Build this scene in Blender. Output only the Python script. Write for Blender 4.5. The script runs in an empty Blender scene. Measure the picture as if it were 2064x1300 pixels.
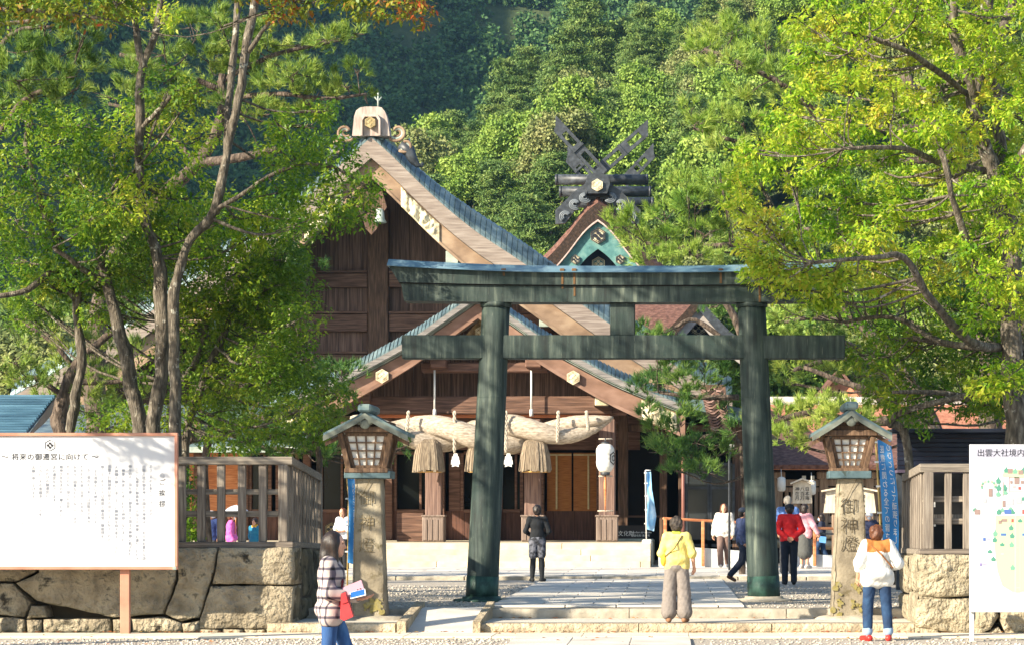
import bpy, math, random
import numpy as np
from mathutils import Vector, Matrix, noise

SC = bpy.context.scene
COL = SC.collection
R = math.radians
rng = np.random.default_rng(7)
random.seed(7)

# ------------------------------------------------------------------ camera, sky, sun, exposure
F, CX, HY, EYE = 5000.0, 1350.0, 1040.0, 1.7      # focal length in photo pixels, axis, eye height
cam_d = bpy.data.cameras.new('camera')
cam = bpy.data.objects.new('camera', cam_d)
COL.objects.link(cam)
cam.location = (0, 0, EYE)
cam.rotation_euler = (R(90), 0, 0)
cam_d.sensor_width = 36
cam_d.lens = 36 * F / 2064
cam_d.shift_x = (1032 - CX) / 2064
cam_d.shift_y = (HY - 650) / 2064
cam_d.clip_end = 3000
SC.camera = cam

SUN_EL, SUN_AZ = 26.0, 233.0          # azimuth clockwise from +Y (north): from behind left of the camera
w = bpy.data.worlds.new('World')
SC.world = w
w.use_nodes = True
nt = w.node_tree
nt.nodes.clear()
sky = nt.nodes.new('ShaderNodeTexSky')
sky.sky_type = 'NISHITA'
sky.sun_disc = False
sky.sun_elevation = R(SUN_EL)
sky.sun_rotation = R(SUN_AZ)
sky.air_density, sky.dust_density, sky.ozone_density = 1.0, 0.6, 1.2
bg = nt.nodes.new('ShaderNodeBackground')
bg.inputs[1].default_value = 0.105
wo = nt.nodes.new('ShaderNodeOutputWorld')
nt.links.new(sky.outputs[0], bg.inputs[0])
nt.links.new(bg.outputs[0], wo.inputs[0])
sd = bpy.data.lights.new('sun', 'SUN')
sd.energy = 5.0
sd.angle = R(0.5)
sd.color = (1.0, 0.89, 0.70)
so = bpy.data.objects.new('sun', sd)
COL.objects.link(so)
_s = Vector((math.sin(R(SUN_AZ)) * math.cos(R(SUN_EL)), math.cos(R(SUN_AZ)) * math.cos(R(SUN_EL)), math.sin(R(SUN_EL))))
so.rotation_euler = _s.to_track_quat('Z', 'Y').to_euler()
SC.view_settings.view_transform = 'Standard'
SC.view_settings.look = 'None'
SC.view_settings.gamma = 1
SC.view_settings.use_curve_mapping = False
SC.view_settings.exposure = 1.32
SC.cycles.max_bounces = 6
SC.cycles.transparent_max_bounces = 6
SC.cycles.use_denoising = True

def P(px, py, D):
    return Vector(((px - CX) / F * D, D, EYE + (HY - py) / F * D))
def X(px, D): return (px - CX) / F * D
def Z(py, D): return EYE + (HY - py) / F * D

# ------------------------------------------------------------------ materials
MATS = {}
def rgb(h):
    """sRGB hex string -> linear"""
    c = [int(h[i:i + 2], 16) / 255 for i in (0, 2, 4)]
    return tuple((x / 12.92 if x <= .04045 else ((x + .055) / 1.055) ** 2.4) for x in c) + (1,)

def mat(name, cols, scale=4.0, stretch=(1, 1, 1), rough=.8, bump=0., bscale=None, bstretch=None, metal=0., detail=6.,
        lo=.3, hi=.7, rnd=0., spots=None, spec=.4, trans=0., isl=0., dist=0., alpha=None):
    """procedural surface: stretched noise through a ramp, optional dark spots, bump, per object / per island variation"""
    if name in MATS: return MATS[name]
    m = bpy.data.materials.new(name)
    m.use_nodes = True
    t = m.node_tree
    N, L = t.nodes, t.links
    b = N['Principled BSDF']
    b.inputs['Roughness'].default_value = rough
    b.inputs['Metallic'].default_value = metal
    b.inputs['Specular IOR Level'].default_value = spec
    tc = N.new('ShaderNodeTexCoord')
    mp = N.new('ShaderNodeMapping')
    mp.inputs['Scale'].default_value = stretch
    L.new(tc.outputs['Object'], mp.inputs[0])
    n = N.new('ShaderNodeTexNoise')
    n.inputs['Scale'].default_value = scale
    n.inputs['Detail'].default_value = detail
    n.inputs['Distortion'].default_value = dist
    L.new(mp.outputs[0], n.inputs['Vector'])
    r = N.new('ShaderNodeValToRGB')
    el = r.color_ramp.elements
    cols = [rgb(c) if isinstance(c, str) else c for c in cols]
    if len(cols) == 1: cols = cols * 2
    el[0].position, el[0].color = lo, cols[0]
    el[1].position, el[1].color = hi, cols[-1]
    for i, c in enumerate(cols[1:-1], 1):
        e = el.new(lo + (hi - lo) * i / (len(cols) - 1)); e.color = c
    L.new(n.outputs['Fac'], r.inputs[0])
    out = r.outputs[0]
    if spots:                                     # (colour, scale, threshold, softness)
        c, s, th, sf = spots
        n2 = N.new('ShaderNodeTexNoise'); n2.inputs['Scale'].default_value = s; n2.inputs['Detail'].default_value = 8
        n2.inputs['Roughness'].default_value = .65
        L.new(tc.outputs['Object'], n2.inputs['Vector'])
        mr = N.new('ShaderNodeMapRange'); mr.inputs[1].default_value = th; mr.inputs[2].default_value = th + sf
        L.new(n2.outputs['Fac'], mr.inputs[0])
        mx = N.new('ShaderNodeMix'); mx.data_type = 'RGBA'
        L.new(mr.outputs[0], mx.inputs[0]); L.new(out, mx.inputs[6])
        mx.inputs[7].default_value = rgb(c) if isinstance(c, str) else c
        out = mx.outputs[2]
    if rnd or isl:
        hs = N.new('ShaderNodeHueSaturation')
        if isl:
            g = N.new('ShaderNodeNewGeometry'); src = g.outputs['Random Per Island']; amt = isl
        else:
            oi = N.new('ShaderNodeObjectInfo'); src = oi.outputs['Random']; amt = rnd
        mr = N.new('ShaderNodeMapRange'); mr.inputs[3].default_value = 1 - amt; mr.inputs[4].default_value = 1 + amt
        L.new(src, mr.inputs[0]); L.new(mr.outputs[0], hs.inputs['Value'])
        L.new(out, hs.inputs['Color']); out = hs.outputs[0]
    L.new(out, b.inputs['Base Color'])
    if bump:
        n3 = N.new('ShaderNodeTexNoise'); n3.inputs['Scale'].default_value = bscale or scale * 2
        n3.inputs['Detail'].default_value = 8
        if bstretch or stretch != (1, 1, 1):
            mp2 = N.new('ShaderNodeMapping'); mp2.inputs['Scale'].default_value = bstretch or stretch
            L.new(tc.outputs['Object'], mp2.inputs[0]); L.new(mp2.outputs[0], n3.inputs['Vector'])
        else:
            L.new(tc.outputs['Object'], n3.inputs['Vector'])
        bp = N.new('ShaderNodeBump'); bp.inputs['Strength'].default_value = 1.0; bp.inputs['Distance'].default_value = bump
        L.new(n3.outputs['Fac'], bp.inputs['Height']); L.new(bp.outputs[0], b.inputs['Normal'])
    if trans:
        tr = N.new('ShaderNodeBsdfTranslucent'); L.new(out, tr.inputs[0])
        mxs = N.new('ShaderNodeMixShader'); mxs.inputs[0].default_value = trans
        o = [x for x in N if x.type == 'OUTPUT_MATERIAL'][0]
        L.new(b.outputs[0], mxs.inputs[1]); L.new(tr.outputs[0], mxs.inputs[2]); L.new(mxs.outputs[0], o.inputs[0])
    MATS[name] = m
    return m

def leafmat(name, cols, trans=.35, rough=.45, scat=.55):
    """leaf colour picked per leaf (mesh island)"""
    if name in MATS: return MATS[name]
    m = bpy.data.materials.new(name); m.use_nodes = True
    t = m.node_tree; N, L = t.nodes, t.links
    b = N['Principled BSDF']; b.inputs['Roughness'].default_value = rough; b.inputs['Specular IOR Level'].default_value = .35
    g = N.new('ShaderNodeNewGeometry'); r = N.new('ShaderNodeValToRGB'); el = r.color_ramp.elements
    cols = [rgb(c) if isinstance(c, str) else c for c in cols]
    el[0].position, el[0].color = 0, cols[0]
    el[1].position, el[1].color = 1, cols[-1]
    for i, c in enumerate(cols[1:-1], 1):
        e = el.new(i / (len(cols) - 1)); e.color = c
    # broad drift of tone through the crown plus leaf-to-leaf scatter
    tc = N.new('ShaderNodeTexCoord'); n = N.new('ShaderNodeTexNoise'); n.inputs['Scale'].default_value = .7
    L.new(tc.outputs['Object'], n.inputs['Vector'])
    ma = N.new('ShaderNodeMath'); ma.operation = 'MULTIPLY_ADD'; ma.inputs[1].default_value = scat
    L.new(g.outputs['Random Per Island'], ma.inputs[0])
    mb = N.new('ShaderNodeMath'); mb.operation = 'MULTIPLY_ADD'; mb.inputs[1].default_value = 1.5; mb.inputs[2].default_value = -.25 - scat / 2
    L.new(n.outputs['Fac'], mb.inputs[0]); L.new(mb.outputs[0], ma.inputs[2])
    L.new(ma.outputs[0], r.inputs[0])
    L.new(r.outputs[0], b.inputs['Base Color'])
    tr = N.new('ShaderNodeBsdfTranslucent'); L.new(r.outputs[0], tr.inputs[0])
    mx = N.new('ShaderNodeMixShader'); mx.inputs[0].default_value = trans
    o = [x for x in N if x.type == 'OUTPUT_MATERIAL'][0]
    L.new(b.outputs[0], mx.inputs[1]); L.new(tr.outputs[0], mx.inputs[2]); L.new(mx.outputs[0], o.inputs[0])
    MATS[name] = m
    return m

# ------------------------------------------------------------------ objects
def link_mesh(name, me, m, parent=None):
    o = bpy.data.objects.new(name, me)
    COL.objects.link(o)
    if m and not me.materials: me.materials.append(m)
    if parent: o.parent = parent
    return o

def T(name, label, cat, loc=(0, 0, 0), rz=0., group=None):
    o = bpy.data.objects.new(name, None)
    o.empty_display_size = .2
    COL.objects.link(o)
    o.location = loc; o.rotation_euler = (0, 0, rz)
    o['label'] = label; o['category'] = cat
    if group: o['group'] = group
    return o

def tag(o, label, cat, group=None):
    o['label'] = label; o['category'] = cat
    if group: o['group'] = group
    return o

def kind(o, k):
    o['kind'] = k
    return o

def origin(o):
    v = Vector((0, 0, 0))
    while o is not None:
        v += o.location; o = o.parent
    return v

def mesh_np(name, V, Q, smooth=False):
    """V (n,3) float; Q (m,4) or (m,3) int -> mesh, fast"""
    V = np.asarray(V, np.float32); Q = np.asarray(Q, np.int32)
    me = bpy.data.meshes.new(name)
    k = Q.shape[1]
    me.vertices.add(len(V)); me.vertices.foreach_set('co', V.ravel())
    me.loops.add(Q.size); me.loops.foreach_set('vertex_index', Q.ravel())
    me.polygons.add(len(Q)); me.polygons.foreach_set('loop_start', np.arange(0, Q.size, k, dtype=np.int32))
    if smooth: me.polygons.foreach_set('use_smooth', np.ones(len(Q), bool))
    me.update(calc_edges=True)
    return me

class MB:
    """collects simple solids in world (or thing-local) coordinates, then links them as ONE mesh"""
    def __init__(s): s.v = []; s.f = []; s.sm = []
    def add(s, vs, fs, smooth=False):
        n = len(s.v); s.v += [tuple(v) for v in vs]
        s.f += [tuple(i + n for i in f) for f in fs]; s.sm += [smooth] * len(fs)
        return s
    def box(s, c, d, rz=0., ch=0., M=None):
        """centre, full sizes; ch = chamfer of the edges"""
        hx, hy, hz = d[0] / 2, d[1] / 2, d[2] / 2
        if M is None: M = Matrix.Translation(c) @ Matrix.Rotation(rz, 4, 'Z')
        if ch <= 0:
            vs = [(x, y, z) for x in (-hx, hx) for y in (-hy, hy) for z in (-hz, hz)]
            fs = [(0, 1, 3, 2), (4, 6, 7, 5), (0, 4, 5, 1), (2, 3, 7, 6), (0, 2, 6, 4), (1, 5, 7, 3)]
        else:
            c_ = min(ch, hx * .9, hy * .9, hz * .9)
            vs = []; ix = {}
            for a in (-1, 1):
                for b in (-1, 1):
                    for g in (-1, 1):
                        for ax in range(3):
                            p = [a * (hx - c_), b * (hy - c_), g * (hz - c_)]
                            p[ax] = (a * hx, b * hy, g * hz)[ax]
                            ix[(a, b, g, ax)] = len(vs); vs.append(tuple(p))
            fs = []
            for a in (-1, 1):
                fs.append((ix[a, -1, -1, 0], ix[a, 1, -1, 0], ix[a, 1, 1, 0], ix[a, -1, 1, 0])[::a])
                fs.append((ix[-1, a, -1, 1], ix[1, a, -1, 1], ix[1, a, 1, 1], ix[-1, a, 1, 1])[::-a])
                fs.append((ix[-1, -1, a, 2], ix[1, -1, a, 2], ix[1, 1, a, 2], ix[-1, 1, a, 2])[::a])
                for b in (-1, 1):
                    fs.append((ix[a, b, -1, 0], ix[a, b, -1, 1], ix[a, b, 1, 1], ix[a, b, 1, 0])[::a * b])
                    fs.append((ix[a, -1, b, 0], ix[a, -1, b, 2], ix[a, 1, b, 2], ix[a, 1, b, 0])[::-a * b])
                    fs.append((ix[-1, a, b, 1], ix[-1, a, b, 2], ix[1, a, b, 2], ix[1, a, b, 1])[::a * b])
                    for g in (-1, 1):
                        fs.append((ix[a, b, g, 0], ix[a, b, g, 1], ix[a, b, g, 2])[::a * b * g])
        return s.add([M @ Vector(v) for v in vs], fs)
    def bar(s, p, q, w, h, up=(0, 0, 1), ch=0.):
        """beam from p to q, w across, h along up"""
        p, q = Vector(p), Vector(q); a = (q - p); l = a.length; a.normalize()
        u = Vector(up); sx = a.cross(u)
        if sx.length < 1e-4: sx = a.cross(Vector((0, 1, 0)))
        sx.normalize(); u = sx.cross(a)
        M = Matrix((a, sx, u)).transposed().to_4x4(); M.translation = (p + q) / 2
        return s.box(None, (l, w, h), ch=ch, M=M)
    def tube(s, pts, rad, n=8, caps=True, smooth=True):
        pts = [Vector(p) for p in pts]
        if not hasattr(rad, '__len__'): rad = [rad] * len(pts)
        vs, fs = [], []
        side = None
        for i, p in enumerate(pts):
            a = (pts[min(i + 1, len(pts) - 1)] - pts[max(i - 1, 0)])
            if a.length < 1e-9: a = Vector((0, 0, 1))
            a.normalize()
            if side is None:
                side = a.cross(Vector((.31, .87, .11)));
            side = (side - a * side.dot(a)).normalized(); up = a.cross(side)
            for k in range(n):
                t = 2 * math.pi * k / n
                vs.append(p + (side * math.cos(t) + up * math.sin(t)) * rad[i])
        for i in range(len(pts) - 1):
            for k in range(n):
                fs.append((i * n + k, i * n + (k + 1) % n, (i + 1) * n + (k + 1) % n, (i + 1) * n + k))
        s.add(vs, fs, smooth)
        if caps:
            b = len(s.v) - len(vs)
            s.f += [tuple(b + k for k in range(n))[::-1], tuple(b + (len(pts) - 1) * n + k for k in range(n))]; s.sm += [False, False]
        return s
    def lathe(s, c, prof, n=20, smooth=True, ax='Z'):
        """prof [(r,z)] about the vertical through c"""
        c = Vector(c); vs, fs = [], []
        for r, z in prof:
            for k in range(n):
                t = 2 * math.pi * k / n
                vs.append(c + Vector((r * math.cos(t), r * math.sin(t), z)) if ax == 'Z' else c + Vector((r * math.cos(t), z, r * math.sin(t))))
        m = len(prof)
        for i in range(m - 1):
            for k in range(n):
                q = (i * n + k, i * n + (k + 1) % n, (i + 1) * n + (k + 1) % n, (i + 1) * n + k)
                fs.append(q if ax == 'Z' else q[::-1])
        b = len(s.v); s.add(vs, fs, smooth)
        e = [tuple(b + k for k in range(n))[::-1], tuple(b + (m - 1) * n + k for k in range(n))]
        s.f += e if ax == 'Z' else [x[::-1] for x in e]; s.sm += [False, False]
        return s
    def prism(s, poly, y0, y1):
        """polygon of (x,z), extruded along Y; counter-clockwise seen from the camera side (-Y)"""
        n = len(poly)
        a = sum(poly[i][0] * poly[(i + 1) % n][1] - poly[(i + 1) % n][0] * poly[i][1] for i in range(n))
        if a < 0: poly = poly[::-1]
        vs = [(x, y0, z) for x, z in poly] + [(x, y1, z) for x, z in poly]
        fs = [tuple(range(n)), tuple(range(2 * n - 1, n - 1, -1))] + [(i, i + n, (i + 1) % n + n, (i + 1) % n) for i in range(n)]
        return s.add(vs, fs)
    def strip(s, top, bot, y0, y1, y0b=None):
        """band between two (x,z) lines, extruded y0..y1 (closed solid)"""
        n = len(top); y0b = y0 if y0b is None else y0b
        vs = [(x, y0, z) for x, z in top] + [(x, y0b, z) for x, z in bot] + [(x, y1, z) for x, z in top] + [(x, y1, z) for x, z in bot]
        fs = []
        for i in range(n - 1):
            a, b, c, d = i, n + i, 2 * n + i, 3 * n + i
            fs += [(b, b + 1, a + 1, a), (c, c + 1, d + 1, d), (a, a + 1, c + 1, c), (d, d + 1, b + 1, b)]
        fs += [(0, 2 * n, 3 * n, n), (n - 1, 2 * n - 1, 4 * n - 1, 3 * n - 1)]
        if top[0][0] > top[-1][0]: fs = [f[::-1] for f in fs]
        return s.add(vs, fs)
    def grid(s, fn, nu, nv, smooth=True):
        vs = [fn(i / nu, j / nv) for j in range(nv + 1) for i in range(nu + 1)]
        fs = [(j * (nu + 1) + i, j * (nu + 1) + i + 1, (j + 1) * (nu + 1) + i + 1, (j + 1) * (nu + 1) + i) for j in range(nv) for i in range(nu)]
        return s.add(vs, fs, smooth)
    def ellipsoid(s, c, r, nu=12, nv=8):
        c = Vector(c)
        return s.grid(lambda u, v: c + Vector((r[0] * math.cos(2 * math.pi * u) * math.sin(math.pi * v), r[1] * math.sin(2 * math.pi * u) * math.sin(math.pi * v), -r[2] * math.cos(math.pi * v))), nu, nv)
    def mesh(s, name, off=(0, 0, 0)):
        me = bpy.data.meshes.new(name)
        ox, oy, oz = off
        me.from_pydata([(x - ox, y - oy, z - oz) for x, y, z in s.v], [], s.f)
        me.polygons.foreach_set('use_smooth', s.sm)
        me.update()
        return me
    def build(s, name, m, parent=None, local=False):
        return link_mesh(name, s.mesh(name, (0, 0, 0) if (local or parent is None) else origin(parent)), m, parent)

def text_mesh(body, size, ext=.002, vertical=False, spacing=1.0, bold=0.):
    """flat lettering as a mesh in the XZ plane, centred at the origin, facing -Y"""
    items = []
    if vertical:
        for i, ch in enumerate(body): items.append((ch, 0, -i * size * spacing))
    else:
        items.append((body, 0, 0))
    V, Fc = [], []
    cu = bpy.data.curves.new('t', 'FONT'); ob = bpy.data.objects.new('t', cu); COL.objects.link(ob)
    cu.size = size; cu.align_x = 'CENTER'; cu.align_y = 'CENTER'; cu.extrude = ext; cu.offset = bold; cu.resolution_u = 2
    if not vertical: cu.space_character = spacing
    for ch, x, z in items:
        if ch in ' 　': continue
        cu.body = ch
        bpy.context.view_layer.update()
        me = bpy.data.meshes.new_from_object(ob.evaluated_get(bpy.context.evaluated_depsgraph_get()))
        n = len(V)
        V += [(v.co.x + x, -v.co.z, v.co.y + z) for v in me.vertices]
        Fc += [tuple(i + n for i in p.vertices) for p in me.polygons]
        bpy.data.meshes.remove(me)
    bpy.data.objects.remove(ob); bpy.data.curves.remove(cu)
    return V, Fc

def text(name, body, size, m, parent, at, yaw=0., flip=False, vertical=False, spacing=1.0, ext=.002, bold=0.):
    V, Fc = text_mesh(body, size, ext, vertical, spacing, bold)
    me = bpy.data.meshes.new(name)
    c, s_ = math.cos(yaw), math.sin(yaw); o = Vector(at) - (origin(parent) if parent else Vector())
    fx = -1 if flip else 1
    me.from_pydata([(c * x * fx - s_ * y + o.x, s_ * x * fx + c * y + o.y, z + o.z) for x, y, z in V], [], [f[::-1] for f in Fc] if flip else Fc)
    me.update()
    return link_mesh(name, me, m, parent)

def fnoise(p, sc, seed=0., oct=4):
    return noise.fractal(Vector((p[0] * sc + seed, p[1] * sc + seed * 1.7, p[2] * sc - seed)), .6, 2.1, oct)

def lerp_poly(pts, t):
    """point at x=t on a polyline of (x,y)"""
    for (x0, y0), (x1, y1) in zip(pts, pts[1:]):
        if t <= x1 or (x1, y1) == pts[-1]:
            return y0 + (y1 - y0) * (t - x0) / (x1 - x0)

# shared materials
WOOD_D = mat('dark_brown_timber', ['382822', '57402f', '705546'], 3.5, (6, 6, .5), .75, .004, 9, (5, 5, .4))
WOOD_H = mat('brown_timber_lengthwise', ['402d23', '614638', '7c5f4f'], 3.5, (.4, 5, 6), .75, .004, 9, (.4, 5, 5))
WOOD_P = mat('brown_timber_planks', ['40302a', '5e483d', '785f52'], 3.0, (8, 8, .35), .8, .004, 8, (6, 6, .3), rnd=.22)
WOOD_W = mat('weathered_barge_timber', ['705a47', '8a725c', 'a08a72'], 3.0, (.5, 4, .9), .75, .003)
WOOD_G = mat('weathered_grey_timber', ['554d46', '776d63', '938a7e'], 4.0, (9, 9, .5), .85, .004, 10, (8, 8, .4), rnd=.12)
WOOD_GH = mat('weathered_grey_rail', ['5b534b', '7d7469', '998f82'], 4.0, (.5, 8, 9), .85, .004, 10, (.4, 8, 8))
WOOD_O = mat('orange_timber', ['a4603a', 'c47c4e', 'd59568'], 4.0, (.6, 5, 5), .6, .002)
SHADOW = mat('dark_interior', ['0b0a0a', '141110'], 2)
GLASS_D = mat('dark_window_glass', ['0c0e0e', '161a1a'], 1.0, rough=.12, spec=.2)
COPPER = mat('verdigris_copper', ['455459', '5f7276', '82918f'], 3, (1, 1, 1), .38, .003, 12, metal=.3, rnd=.2, spots=('3a464c', 6, .6, .15))
COPPER_W = mat('pale_verdigris_edge', ['747f79', '939e95', 'adb2a6'], 4, rough=.6, bump=.003, rnd=.1)
THATCH_CUT = mat('cut_shingle_edge', ['6f625a', '877a70', '9c9086'], 5, (.25, 1, 3), .9, .012, 6, (.15, 1, 9))
THATCH_R = mat('cypress_bark_roof', ['4a332b', '67473d', '7c5c50'], 7, (1, 1, 1), .95, .03, 14)
THATCH_D = mat('dark_bark_verge', ['211a16', '33271f', '47372e'], 8, (1, 1, 1), .95, .03, 16)
BRONZE = None
WHITE = mat('white_paint', ['d8d6d0', 'e6e4de'], 3, rough=.5)
PAPER = mat('white_paper', ['d9d6cf', 'e8e5dd'], 5, rough=.7, trans=.12)
INK = mat('black_ink', ['12131a', '1c1e28'], 5, rough=.6)
INK_G = mat('faded_grey_ink', ['6c717e', '868b98'], 5, rough=.6)
GOLD = mat('gilded_crest', ['a08a5c', 'bfae84'], 8, rough=.4, metal=.3)
CREAM = mat('cream_carving', ['a8987a', 'cabfa0', 'ded6bc'], 6, rough=.7, bump=.03, bscale=5)
BLACK = mat('black_lacquer', ['26292d', '373b40', '494e54'], 5, rough=.45, bump=.002)
NAVY_M = mat('navy_metal_sheet', ['191d2c', '262c40'], 2, rough=.35, metal=.2, rnd=.1)
STRAW = mat('rice_straw', ['8a7d6e', 'b0a291', 'cbbfae'], 6, (1., 4, 4), .95, .03, 14, (1., 5, 5))
ROPE = mat('pale_rope', ['9a8d7d', 'c3b8a8'], 20, rough=.9, bump=.01, bscale=40)
# ------------------------------------------------------------------ the setting: terrain, ground, steps, paving
def smooth(a, b, x):
    t = np.clip((x - a) / (b - a), 0, 1); return t * t * (3 - 2 * t)

def terrain(x, y):
    x = np.asarray(x, float); y = np.asarray(y, float)
    hx = np.interp(x, [-70, -42, -34, -27, -20, -8, 10, 36, 90, 250], [0, 2, 12, 27, 35, 44, 52, 62, 75, 60])
    h = hx * smooth(135, 285, y) * (1 - .9 * smooth(420, 700, y) * 0)
    far = 190 * smooth(330, 720, y) * (1 - .35 * smooth(-40, 160, x) * 0)
    ridge = 235 * np.exp(-((x + 265) / 105) ** 2 - ((y - 400) / 150) ** 2)  # hill left of the view, added to keep the far mountain in shade
    ridge2 = 60 * np.exp(-((x + 130) / 60) ** 2 - ((y - 330) / 90) ** 2)
    n = 5 * np.sin(x * .06 + y * .031) * np.sin(y * .045 - x * .02) * smooth(150, 230, y)
    return np.maximum(h, far) + ridge + ridge2 + n - .12

xs = np.concatenate([np.arange(-600, -140, 20), np.arange(-140, 141, 5), np.arange(160, 621, 20)]).astype(float)
ys = np.concatenate([np.arange(-120, 121, 20), np.arange(126, 360, 6), np.arange(370, 1300, 25)]).astype(float)
gx, gy = np.meshgrid(xs, ys)
gz = terrain(gx, gy) - .0
gz[gy < 125] = -.02
nx, ny = len(xs), len(ys)
idx = np.arange(nx * ny).reshape(ny, nx)
Q = np.stack([idx[:-1, :-1], idx[:-1, 1:], idx[1:, 1:], idx[1:, :-1]], -1).reshape(-1, 4)
GROUND = mat('forest_floor', ['2c3a1c', '3c4a26', '4b5530'], .4, rough=.95, bump=.2, bscale=2)
kind(link_mesh('terrain', mesh_np('terrain', np.stack([gx, gy, gz], -1).reshape(-1, 3), Q, True), GROUND), 'structure')

GRAVEL = mat('pale_gravel', ['857e74', 'a59c90', 'c0b7a9'], 28, rough=.95, bump=.018, bscale=34, detail=8, lo=.3, hi=.7)
STONE_P = mat('pale_granite_paving', ['b3aca2', 'c6bfb5', 'd3cdc3'], 1.6, rough=.8, bump=.003, bscale=30, rnd=.06, spots=('9a9388', 5, .62, .2))
STONE_K = mat('kerb_granite', ['8d7f69', 'ab9b81', 'c2b297'], 6, rough=.9, bump=.05, bscale=18, rnd=.08, spots=('7f725e', 4, .58, .15))
STONE_S = mat('grey_kerb_granite', ['8a8375', 'a39a8a', 'b5ac9c'], 5, rough=.9, bump=.012, bscale=14, rnd=.08, spots=('5d5648', 5, .6, .15))

def sheet(name, poly, z, m, parent=None, k='structure'):
    b = MB(); b.add([(x, y, z) for x, y in poly], [tuple(range(len(poly)))])
    o = b.build(name, m, parent)
    if k: o['kind'] = k
    return o

sheet('ground', [(-60, -20), (60, -20), (60, 35.71), (-60, 35.71)], 0.0, GRAVEL)
court = sheet('gravel_court', [(-60, 37.62), (60, 37.62), (60, 125), (-60, 125)], .30, GRAVEL)
RX0, RX1 = X(800, 35.7), X(965, 35.7)
TREAD =  mat('tread_granite', ['b5aea2', 'c9c2b6'], 2, rough=.85, bump=.004, bscale=25, spots=('8d8577', 3, .6, .15))
sheet('step_tread', [(X(560, 36), 35.72), (RX0 + .03, 35.72), (X(838, 37.7), 37.66), (X(560, 36), 37.66)], .155, TREAD)
sheet('step_tread', [(RX1 - .03, 35.72), (60, 35.72), (60, 37.66), (X(984, 37.7), 37.66)], .155, TREAD)

# pale strip in front of the steps, slab by slab, and the paved approach
strip = sheet('pavement', [(-30, 34.42), (30, 34.42), (30, 35.66), (-30, 35.66)], .004, STONE_S)
def slab(parent, x0, x1, y0, y1, z, m, name='paving_stone', gap=.008, h=.03, ch=.006):
    b = MB(); b.box(((x0 + x1) / 2, (y0 + y1) / 2, z - h / 2 + random.uniform(-.002, .002)), (x1 - x0 - gap, y1 - y0 - gap, h), ch=ch)
    return b.build(name, m, parent)
x = -9.6
while x < 6.5:
    l = random.uniform(1.2, 1.9)
    slab(strip, x, x + l, 34.45, 35.64, .032, mat('cream_strip_granite', ['c9bca8', 'd9ceba'], 3, rough=.85, bump=.004, bscale=30, rnd=.05))
    x += l
path = sheet('path', [(X(1035, 34), 20), (X(1392, 34), 20), (X(1392, 34), 34.4), (X(1035, 34), 34.4)], .004, STONE_S)
for j in range(4):
    for i in range(3):
        w_ = (X(1392, 34) - X(1035, 34)) / 3
        slab(path, X(1035, 34) + i * w_, X(1035, 34) + (i + 1) * w_, 34.38 - (j + 1) * .9, 34.38 - j * .9, .034, STONE_P)

# first kerb: rough granite blocks; second kerb: smoother
def kerb(name, spans, y0, y1, z0, z1, m, seg):
    root = sheet(name, [(spans[0][0], y0 + .02), (spans[-1][1], y0 + .02), (spans[-1][1], y1 - .02), (spans[0][0], y1 - .02)], z0 + .006, m)
    for a, b_ in spans:
        x = a
        while x < b_ - .05:
            l = min(random.uniform(*seg), b_ - x)
            if b_ - x - l < .4: l = b_ - x
            n = max(4, int(l / .12)); mb = MB(); sd_ = random.uniform(0, 50)
            prof = [(y1, z0), (y1, z1), (y0 + .05, z1), (y0 + .012, z1 - .008), (y0, z1 - .035), (y0 - .012, (z0 + z1) / 2), (y0, z0)]
            def fn(u, v, x=x, l=l):
                k = v * (len(prof) - 1); i = min(int(k), len(prof) - 2); t = k - i
                y = prof[i][0] * (1 - t) + prof[i + 1][0] * t; z = prof[i][1] * (1 - t) + prof[i + 1][1] * t
                px = x + .006 + u * (l - .012)
                d = fnoise((px, y, z), 6, sd_) * (.014 if y < y0 + .06 else .003)
                return Vector((px, y + d, z + (d * .3 if v > .2 and v < .95 else 0)))
            mb.grid(fn, n, 6)
            k0 = [(x + .006, y, z) for y, z in prof]; k1 = [(x + l - .006, y, z) for y, z in prof]
            mb.add(k0, [tuple(range(7))]); mb.add(k1, [tuple(range(6, -1, -1))])
            mb.build('kerb_stone', m, root); x += l
    return root
kerb('front_kerb', [(X(537, 35.7), RX0 - .02), (RX1 + .02, X(1905, 35.7))], 35.70, 36.05, 0, .16, STONE_K, (1.6, 2.6))
kerb('upper_kerb', [(X(560, 37.6), X(838, 37.6)), (X(985, 37.6), X(1850, 37.6))], 37.60, 37.95, .15, .305, STONE_S, (1.4, 2.4))
kerb('joint_kerb', [(X(1862, 36), X(1945, 36))], 35.72, 36.1, .0, .2, STONE_K, (.5, .7))

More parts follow.
